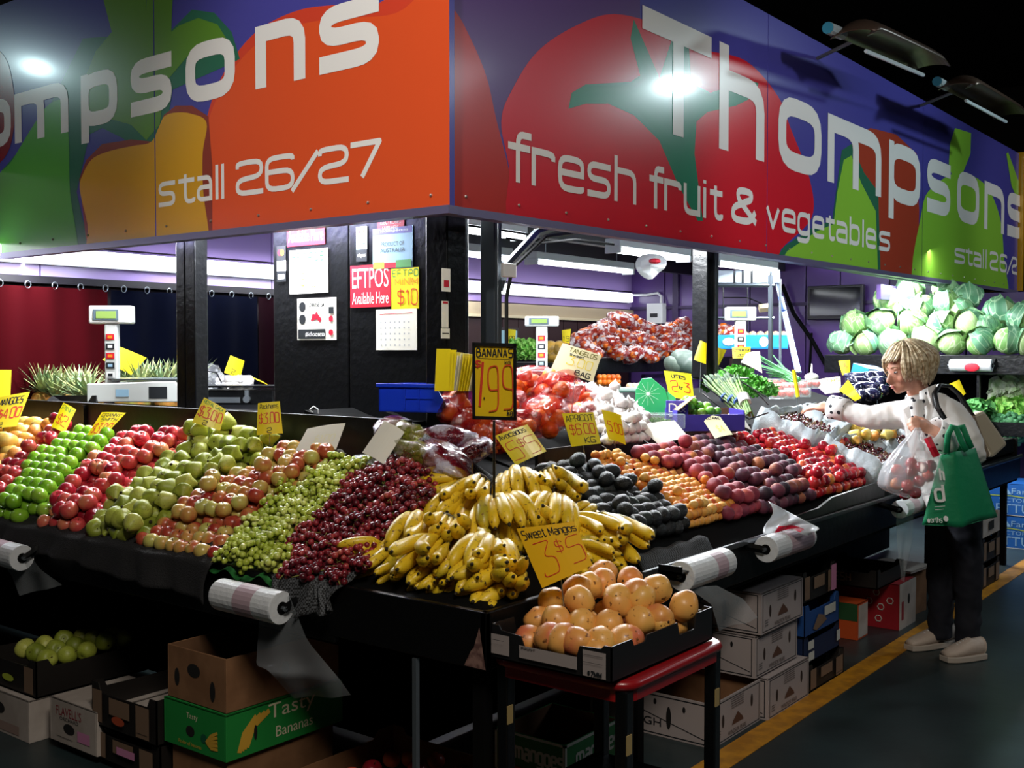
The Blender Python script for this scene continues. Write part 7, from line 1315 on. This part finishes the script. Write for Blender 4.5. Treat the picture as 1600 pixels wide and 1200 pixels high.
def caps(b, pts, rs, n=12, flat=1., m=0):
    """tapered limb with rounded ends"""
    P = [Vector(p) for p in pts]; b.tube(P, rs, n, m, flat=flat)
    for p, r in ((P[0], rs[0]), (P[-1], rs[-1])): b.ball(p, r*.98, n, 7, m)
def skin_in(b, name, m, parent, vox, it=4, mats=None):
    o = b.wb(name, mats or m, parent, smooth=True); r = o.modifiers.new('Remesh', 'REMESH'); r.mode = 'VOXEL'; r.voxel_size = vox; r.use_smooth_shade = True
    s = o.modifiers.new('Smooth', 'SMOOTH'); s.iterations = it; s.factor = .5
    if name in ('jacket', 'trousers'):
        tx = bpy.data.textures.new('cloth_folds', 'CLOUDS'); tx.noise_scale = .07; tx.noise_depth = 1; d = o.modifiers.new('Displace', 'DISPLACE'); d.texture = tx; d.strength = .022; d.mid_level = .5; d.texture_coords = 'LOCAL'
    return o
A5 = lambda x, y, d=D0: at(x, y, d)
hd = A5(1418, 578, 5.46)                       # head centre
fd = (-RT*.93+FW*-.16-Vector((0, 0, .30))).normalized(); hs = Vector((0, 0, 1)).cross(fd).normalized(); hu = fd.cross(hs)   # face forward, her left, up
HM = Matrix((fd, hs, hu)).transposed().to_4x4(); HM.translation = hd
pers = MB(); pers.T = HM
def hfn(p):
    k = 1.; k *= 1+.10*max(0, -p.x)*max(0, p.z+.2); k *= 1-.22*max(0, -p.z-.1)*(1 if abs(p.y) > .25 else .5)*(1.2 if p.x < .2 else .7); return k
pers.ball((0, 0, 0), (.096, .076, .118), 22, 16, 0, fn=hfn)
pers.ball((.062, 0, -.066), (.036, .040, .034), 12, 8); pers.ball((.078, 0, -.085), (.018, .020, .016), 10, 6)      # jaw, chin
pers.tube([(.088, 0, .018), (.103, 0, -.004), (.117, 0, -.024), (.108, 0, -.034), (.09, 0, -.036)], [.007, .010, .0125, .011, .008], 8)  # nose
for s in (-1, 1): pers.ball((.104, s*.010, -.031), (.008, .006, .005), 6, 5)
pers.ball((.096, 0, -.052), (.012, .024, .006), 8, 5); pers.ball((.093, 0, -.063), (.012, .021, .007), 8, 5)   # lips
for s in (-1, 1): pers.ball((.078, s*.032, .032), (.014, .022, .007), 8, 5); pers.ball((.062, s*.046, -.022), (.022, .018, .024), 8, 6); pers.ball((-.005, s*.078, -.012), (.020, .008, .030), 8, 6)
pers.T = None
nb = A5(1440, 628, 5.5); caps(pers, [hd+hu*-.05-fd*.015, (hd+nb)/2-fd*.01, nb], [.056, .052, .062])
hips = A5(1492, 790, 5.52); chest = A5(1450, 680, 5.5)
caps(pers, [nb-Vector((0, 0, .03)), chest+FW*.03, hips], [.08, .10, .11])
def arm(b, P, R): caps(b, P, R, 10)
shR = A5(1412, 648, 5.60); elR = A5(1358, 652, 5.66); wrR = A5(1300, 636, 5.78); shL = A5(1482, 645, 5.40); elL = A5(1520, 712, 5.30); wrL = A5(1458, 672, 5.20)
arm(pers, [shR, elR, wrR], [.045, .036, .025]); arm(pers, [shL, elL, wrL], [.045, .036, .026]); arm(pers, [nb, shR], [.05, .045]); arm(pers, [nb, shL], [.05, .045])
def hand_at(b, w, dr, up_, L, curl, side=1, spread=.12):
    """palm and five fingers from the wrist w along dr, back of the hand towards up_"""
    x = dr.normalized(); z = (up_-x*up_.dot(x)).normalized(); y = z.cross(x)*side; k = L/.18
    pc = w+x*.05*k; T = Matrix((x, y, z)).transposed().to_4x4(); T.translation = pc; b.ball((0, 0, 0), (.052*k, .040*k, .016*k), 12, 8, 0, T)
    caps(b, [w-x*.02, pc], [.025, .026*k], 10)
    for i, (o, l) in enumerate(((-.030, .066), (-.011, .076), (.010, .072), (.029, .056))):
        p = pc+(x*.040+y*o)*k; d_ = (x+y*spread*(i-1.5)).normalized(); pts = [p]; an = 0
        for j, f in enumerate((.45, .32, .23)): an += curl*(.5 if j == 0 else 1); q = pts[-1]+(d_*math.cos(an)-z*math.sin(an))*l*f*k; pts.append(q)
        caps(b, pts, [.0095*k, .009*k, .0082*k, .0068*k], 8)
    p = pc+(-x*.028-y*.030)*k; q = p+(x*.030-y*.026-z*.012)*k; r = q+(x*.030-y*.006-z*.016)*k; caps(b, [p, q, r], [.013*k, .0108*k, .0085*k], 8)
hand_at(pers, wrR, (A5(1255, 636, 5.86)-wrR), Vector((0, 0, 1))-FW*.3, .19, .32, 1)
hand_at(pers, wrL, (A5(1424, 658, 5.16)-wrL), Vector((0, 0, .6))-FW*.8, .175, 1.05, 1, .04)
hipL, hipR = A5(1505, 800, 5.47), A5(1475, 800, 5.58); knL, knR = A5(1513, 895, 5.47), A5(1470, 890, 5.58); anL, anR = A5(1512, 1000, 5.47), A5(1470, 985, 5.60)
for h_, k_, a_ in ((hipL, knL, anL), (hipR, knR, anR)): caps(pers, [hips, h_, k_, a_], [.09, .075, .05, .038])
body = skin_in(pers, 'person', SK, None, .0062, 3); tag(body, 'woman with short blond hair, white jacket and navy trousers reaching over the cherries', 'person')
# face details
b = MB(); b.T = HM
for s in (-1, 1): b.ball((.0800, s*.033, .014), (.008, .011, .005), 10, 7, 0)
b.wb('eyes', mat('eye_white', 'd8d2cc', .3), body, smooth=True); b = MB(); b.T = HM
for s in (-1, 1): b.ball((.0885, s*.035, .013), (.0035, .0055, .0055), 8, 6, 0)
b.wb('pupils', mat('pupil', '1a2226', .2), body); b = MB(); b.T = HM
for s in (-1, 1): b.tube([(.092, s*.014, .036), (.090, s*.032, .042), (.074, s*.05, .036)], .0028, 5)
b.wb('eyebrows', mat('brow', '8a6a48', .8), body); b = MB(); b.T = HM; b.ball((.1035, 0, -.0525), (.006, .021, .0045), 8, 5); b.ball((.101, 0, -.0625), (.006, .019, .005), 8, 5); b.wb('lips', mat('lips', 'a85a54', .45), body, smooth=True)
# hair: a bob of overlapping locks
HR = mat('hair_blond', 'e2d3b2', .5, var='a08660', vscale=55, vs=(.36, .62)); random.seed(51); b = MB(); b.T = HM
def bob(az, ph, k=1.):
    f = max(0, math.cos(az)); q = .102+.020*math.exp(-((ph-1.45)/.5)**2)-.018*max(0, ph-1.8); r = q*k
    return Vector((-.022+r*1.06*math.sin(ph)*math.cos(az), r*math.sin(ph)*math.sin(az), .030+.112*k*math.cos(ph)+(.0 if ph < 1.5 else -.05*(ph-1.5))))
b.ball((-.030, 0, .030), (.100, .098, .108), 20, 14); b.ball((-.055, 0, -.035), (.062, .080, .055), 14, 10)
for i in range(640):
    az = random.uniform(-PI, PI); s0 = random.uniform(.02, 1.25); front_ = abs(az) < .85
    end = (random.uniform(1.0, 1.25) if front_ else (random.uniform(1.75, 2.05) if abs(az) < 1.5 else random.uniform(1.95, 2.35)))
    if s0 > end-.3: s0 = end-.5
    sw = random.uniform(-.12, .12)-(.35 if front_ else .12)*math.sin(az*1.5); k0 = random.uniform(.955, 1.09); pts = []
    for n_ in range(8): t = n_/7; ph = s0+(end-s0)*t; pts.append(bob(az+sw*t*t, ph, k0+.03*math.sin(t*PI)+(.02 if t > .8 else 0)))
    w_ = random.uniform(.003, .0072); b.tube(pts, [w_*.5, w_, w_*1.1, w_*1.1, w_*1.1, w_, w_*.8, w_*.2], 5, flat=.7)
b.wb('hair', HR, body, smooth=True)
# jacket
b = MB(); tor = [nb+Vector((0, 0, -.005))+FW*.01, A5(1446, 650, 5.52), A5(1462, 690, 5.5), A5(1480, 740, 5.5), A5(1490, 790, 5.52)]
b.tube(tor, [.075, .135, .150, .150, .155], 20, flat=.86); b.ball(tor[1], (.14, .12, .09), 14, 8)
for w_ in (0, 1): pass
caps(b, [A5(1430, 640, 5.52), shR, A5(1385, 650, 5.63), elR, A5(1330, 645, 5.70), A5(1318, 641, 5.72)], [.075, .078, .070, .062, .054, .050], 14)
caps(b, [A5(1462, 636, 5.44), shL, A5(1508, 680, 5.32), elL, A5(1500, 702, 5.26), A5(1484, 692, 5.23)], [.075, .082, .076, .068, .062, .056], 14)
b.ball(A5(1490, 700, 5.52), (.12, .11, .16), 14, 10)
skin_in(b, 'jacket', JK, body, .010, 5)
b = MB()
def lapel(p0, p1, p2, p3): b.add([p0, p1, p2, p3]+[p-FW*.006 for p in (p0, p1, p2, p3)], [(3, 2, 1, 0), (4, 5, 6, 7), (0, 1, 5, 4), (1, 2, 6, 5), (2, 3, 7, 6), (3, 0, 4, 7)])
d1 = 5.33; lapel(A5(1448, 606, d1+.04), A5(1462, 600, d1+.06), A5(1458, 640, d1-.01), A5(1446, 690, d1-.02)); lapel(A5(1410, 640, d1+.04), A5(1424, 630, d1+.03), A5(1437, 690, d1-.03), A5(1424, 720, d1)); b.wb('lapels', JK, body, bevel=.002)
# dotted blouse: chest panel, collar, cuffs
b = MB(); b.sheet(lambda u, v: A5(1420+14*u+12*v+10*u*(1-v), 624+80*v, 5.345-.02*math.sin(u*PI)-.03*v), 8, 10); b.wb('blouse_front', DOT, body, smooth=True, solid=.003)
b = MB(); b.tube([nb+Vector((math.cos(a)*.072, math.sin(a)*.066, .018+.012*math.sin(a*2))) for a in [k*PI/8 for k in range(16)]], .013, 8, closed=True, flat=1.8); b.add([A5(1436, 612, 5.38), A5(1452, 604, 5.40), A5(1455, 628, 5.35), A5(1438, 640, 5.34)]+[A5(1436, 612, 5.37), A5(1452, 604, 5.39), A5(1455, 628, 5.34), A5(1438, 640, 5.33)], [(3, 2, 1, 0), (4, 5, 6, 7), (0, 1, 5, 4), (1, 2, 6, 5), (2, 3, 7, 6), (3, 0, 4, 7)]); b.wb('blouse_collar', DOT, body, smooth=True)
b = MB(); b.tube([A5(1324, 642, 5.71), A5(1310, 638, 5.745), A5(1298, 636, 5.775)], [.060, .060, .062], 16, cap=False); b.wb('cuff', DOT, body, smooth=True, solid=.004)
b = MB(); b.tube([A5(1492, 698, 5.235), A5(1474, 685, 5.205), A5(1455, 672, 5.19)], [.062, .066, .070], 16, cap=False); b.wb('cuff', DOT, body, smooth=True, solid=.004)
# trousers
b = MB()
for h_, k_, a_ in ((hipL, knL, anL), (hipR, knR, anR)): b.tube([hips+Vector((0, 0, .05)), h_, (h_+k_)/2, k_, (k_+a_)/2, a_+Vector((0, 0, .0)), a_-Vector((0, 0, .035))], [.11, .095, .082, .070, .064, .060, .062], 16)
b.ball(hips, (.15, .13, .12), 14, 8); skin_in(b, 'trousers', TR, body, .011, 4)
# shoes
def shoe(tx, ty, hx, hy, d, nm):
    toe = on(tx, ty, 2, .045); heel = on(hx, hy, 2, .05); dr = (toe-heel); dr.z = 0; L = dr.length; dr.normalize(); s = Vector((-dr.y, dr.x, 0)); o = heel.copy(); o.z = 0; b = MB()
    def sec(t): w_ = .036+.014*math.sin(min(1, t*1.15)*PI*.8)-.028*max(0, t-.85)*4; h_ = (.088-.02*t if t < .3 else .082*(1-t)+.036); return w_, h_
    vs = []; N = 12; K = 14
    for i in range(N+1):
        t = i/N; w_, h_ = sec(t)
        for j in range(K): a = 2*PI*j/K; vs.append(o+dr*L*t+s*math.cos(a)*w_+Vector((0, 0, .018+h_*.5+h_*.5*math.sin(a))))
    fs = [(i*K+j, i*K+(j+1) % K, (i+1)*K+(j+1) % K, (i+1)*K+j) for i in range(N) for j in range(K)]+[tuple(range(K)), tuple(range(N*K, N*K+K))]; b.add(vs, fs)
    sh = b.wb('shoe', SH, body, smooth=True); b = MB(); P = [(t/10, sec(t/10)[0]+.004) for t in range(11)]; out = [o+dr*L*(t*1.02-.01)+s*w_ for t, w_ in P]+[o+dr*L*(t*1.02-.01)-s*w_ for t, w_ in P[::-1]]; b.prism([(p.x, p.y) for p in out], .002, .03); b.wb('sole', SOL, sh, bevel=.004)
    b = MB()
    for t in (.42, .5, .58, .66): w_, h_ = sec(t); b.tube([o+dr*L*t+s*q*w_*.6+Vector((0, 0, .018+h_*(1-.25*abs(q)))) for q in (-1, 0, 1)], .003, 4)
    b.wb('laces', WHT, sh)
shoe(1420, 1003, 1490, 990, 5.5, 'a'); shoe(1475, 1020, 1534, 1012, 5.4, 'b')
# shoulder bag
t = thing('handbag', 'beige handbag with a black strap behind the shopper', 'handbag', A5(1545, 700, 5.72)); b = MB(); P = [A5(1513, 652, 5.62), A5(1538, 640, 5.66), A5(1576, 694, 5.72), A5(1552, 716, 5.68)]; Q = [p+FW*.11+Vector((0, 0, -.01)) for p in P]
b.add(P+Q, [(3, 2, 1, 0), (4, 5, 6, 7), (0, 1, 5, 4), (1, 2, 6, 5), (2, 3, 7, 6), (3, 0, 4, 7)]); b.wb('body', mat('handbag_beige', 'bdb098', .5), t, bevel=.018); b = MB(); P = [A5(1512, 655, 5.58), A5(1524, 648, 5.6), A5(1548, 712, 5.62), A5(1536, 720, 5.6)]; Q = [p+FW*.05 for p in P]; b.add(P+Q, [(3, 2, 1, 0), (4, 5, 6, 7), (0, 1, 5, 4), (1, 2, 6, 5), (2, 3, 7, 6), (3, 0, 4, 7)]); b.wb('side_pocket', mat('handbag_tan', '7d6a54', .6), t, bevel=.01)
b = MB(); b.tube([A5(1476, 655, 5.27), A5(1464, 635, 5.29), A5(1460, 615, 5.33), A5(1468, 602, 5.38), A5(1484, 603, 5.42), A5(1498, 615, 5.50), A5(1510, 635, 5.58), A5(1520, 650, 5.62)], .009, 6, flat=1.6); b.wb('strap', mat('strap_black', '141416', .4), t, smooth=True)
# green shopping bag
GB = mat('bag_green', '0d8a5a', .6, bump=.3, bscale=30); t = thing('shopping_bag', 'green reusable shopping bag with white lettering', 'bag', A5(1498, 820, 5.2)); d = 5.08
R0 = [A5(1479, 706, d), A5(1523, 699, d+.06), A5(1520, 700, d+.20), A5(1474, 708, d+.16)]; B0 = [A5(1441, 820, d+.0), A5(1505, 822, d-.04), A5(1558, 806, d+.1), A5(1480, 806, d+.2)]
R0 = [A5(1470, 712, d), A5(1490, 706, d-.02), A5(1524, 700, d+.08), A5(1482, 706, d+.18)]
b = MB()
def bagf(u, v):
    k = u*4; i = int(k) % 4; f = k-int(k); a = R0[i].lerp(R0[(i+1) % 4], f); c = B0[i].lerp(B0[(i+1) % 4], f); p = a.lerp(c, v); return p-FW*(.012*math.sin(f*PI)*math.sin(v*PI)*(1 if i < 2 else -1))+Vector((0, 0, .006*math.sin(u*22)*v))
b.sheet(bagf, 32, 12); b.add(B0, [(0, 1, 2, 3)]); b.wb('body', GB, t, smooth=True, solid=.003)
for h_, dd in (([(1479, 708), (1481, 680), (1488, 666), (1494, 668), (1502, 690), (1510, 704)], -.02), ([(1500, 706), (1496, 680), (1497, 668), (1504, 666), (1510, 682), (1518, 700)], .09)):
    b = MB(); b.tube([A5(x, y, d+dd) for x, y in h_], .009, 6, flat=1.7); b.wb('handle', GB, t, smooth=True)
printed('lettering', t, A5(1441, 822, d-.03), A5(1505, 822, d-.065)-A5(1441, 822, d-.03), (A5(1490, 706, d-.045)-A5(1505, 822, d-.065)), [('text', 'd', .42, .34, .62, .56, .07, WHP), ('text', 'h', .60, .62, .68, .78, .05, WHP), ('line', [(.36, .26), (.62, .27)], .012, WHP), ('line', [(.36, .22), (.58, .23)], .012, WHP), ('text', 'worths', .14, .05, .50, .12, .018, WHP), ('disc', .60, .10, .06, .04, WHP)], off=.001)
# clear bag of red fruit in her hand
t = thing('produce_bag', 'clear plastic bag of red fruit held in her left hand', 'bag', A5(1425, 770, 5.1)); top = A5(1434, 668, 5.13)
def pb(u, v):
    a = 2*PI*u; w_ = (.012+.155*math.sin(min(1, v*1.25)*PI/2)**1.1)*(1 if v < .8 else (1-((v-.8)/.2)**2*.85)); p = top+(A5(1424, 778, 5.12)-top)*v; return p+RT*math.cos(a)*w_*.93*(1+.10*math.sin(a*7)*(1-v*.6))+FW*math.sin(a)*w_*.6*(1+.12*math.sin(a*9+1)*(1-v*.5))
b = MB(); b.sheet(pb, 48, 20); b.wb('bag', mat('bag_clearwhite', 'e8ecf2', .15, alpha=.34, coat=.6), t, smooth=True)
b = MB(); b.tube([A5(1449, 684, 5.06), A5(1456, 698, 5.05), A5(1463, 712, 5.06)], .012, 6, flat=1.5); b.wb('red_tie', RED, t)
for k, (px, py) in enumerate([(1402, 734), (1410, 746), (1424, 736), (1440, 730), (1454, 728), (1400, 756), (1418, 758), (1436, 752), (1414, 772), (1430, 770), (1450, 744), (1424, 724)]): put('nectarine', nec[k % 3].data, t, A5(px, py, 5.10+.05*(k % 3))-t.location, (k, k, 0), .95)
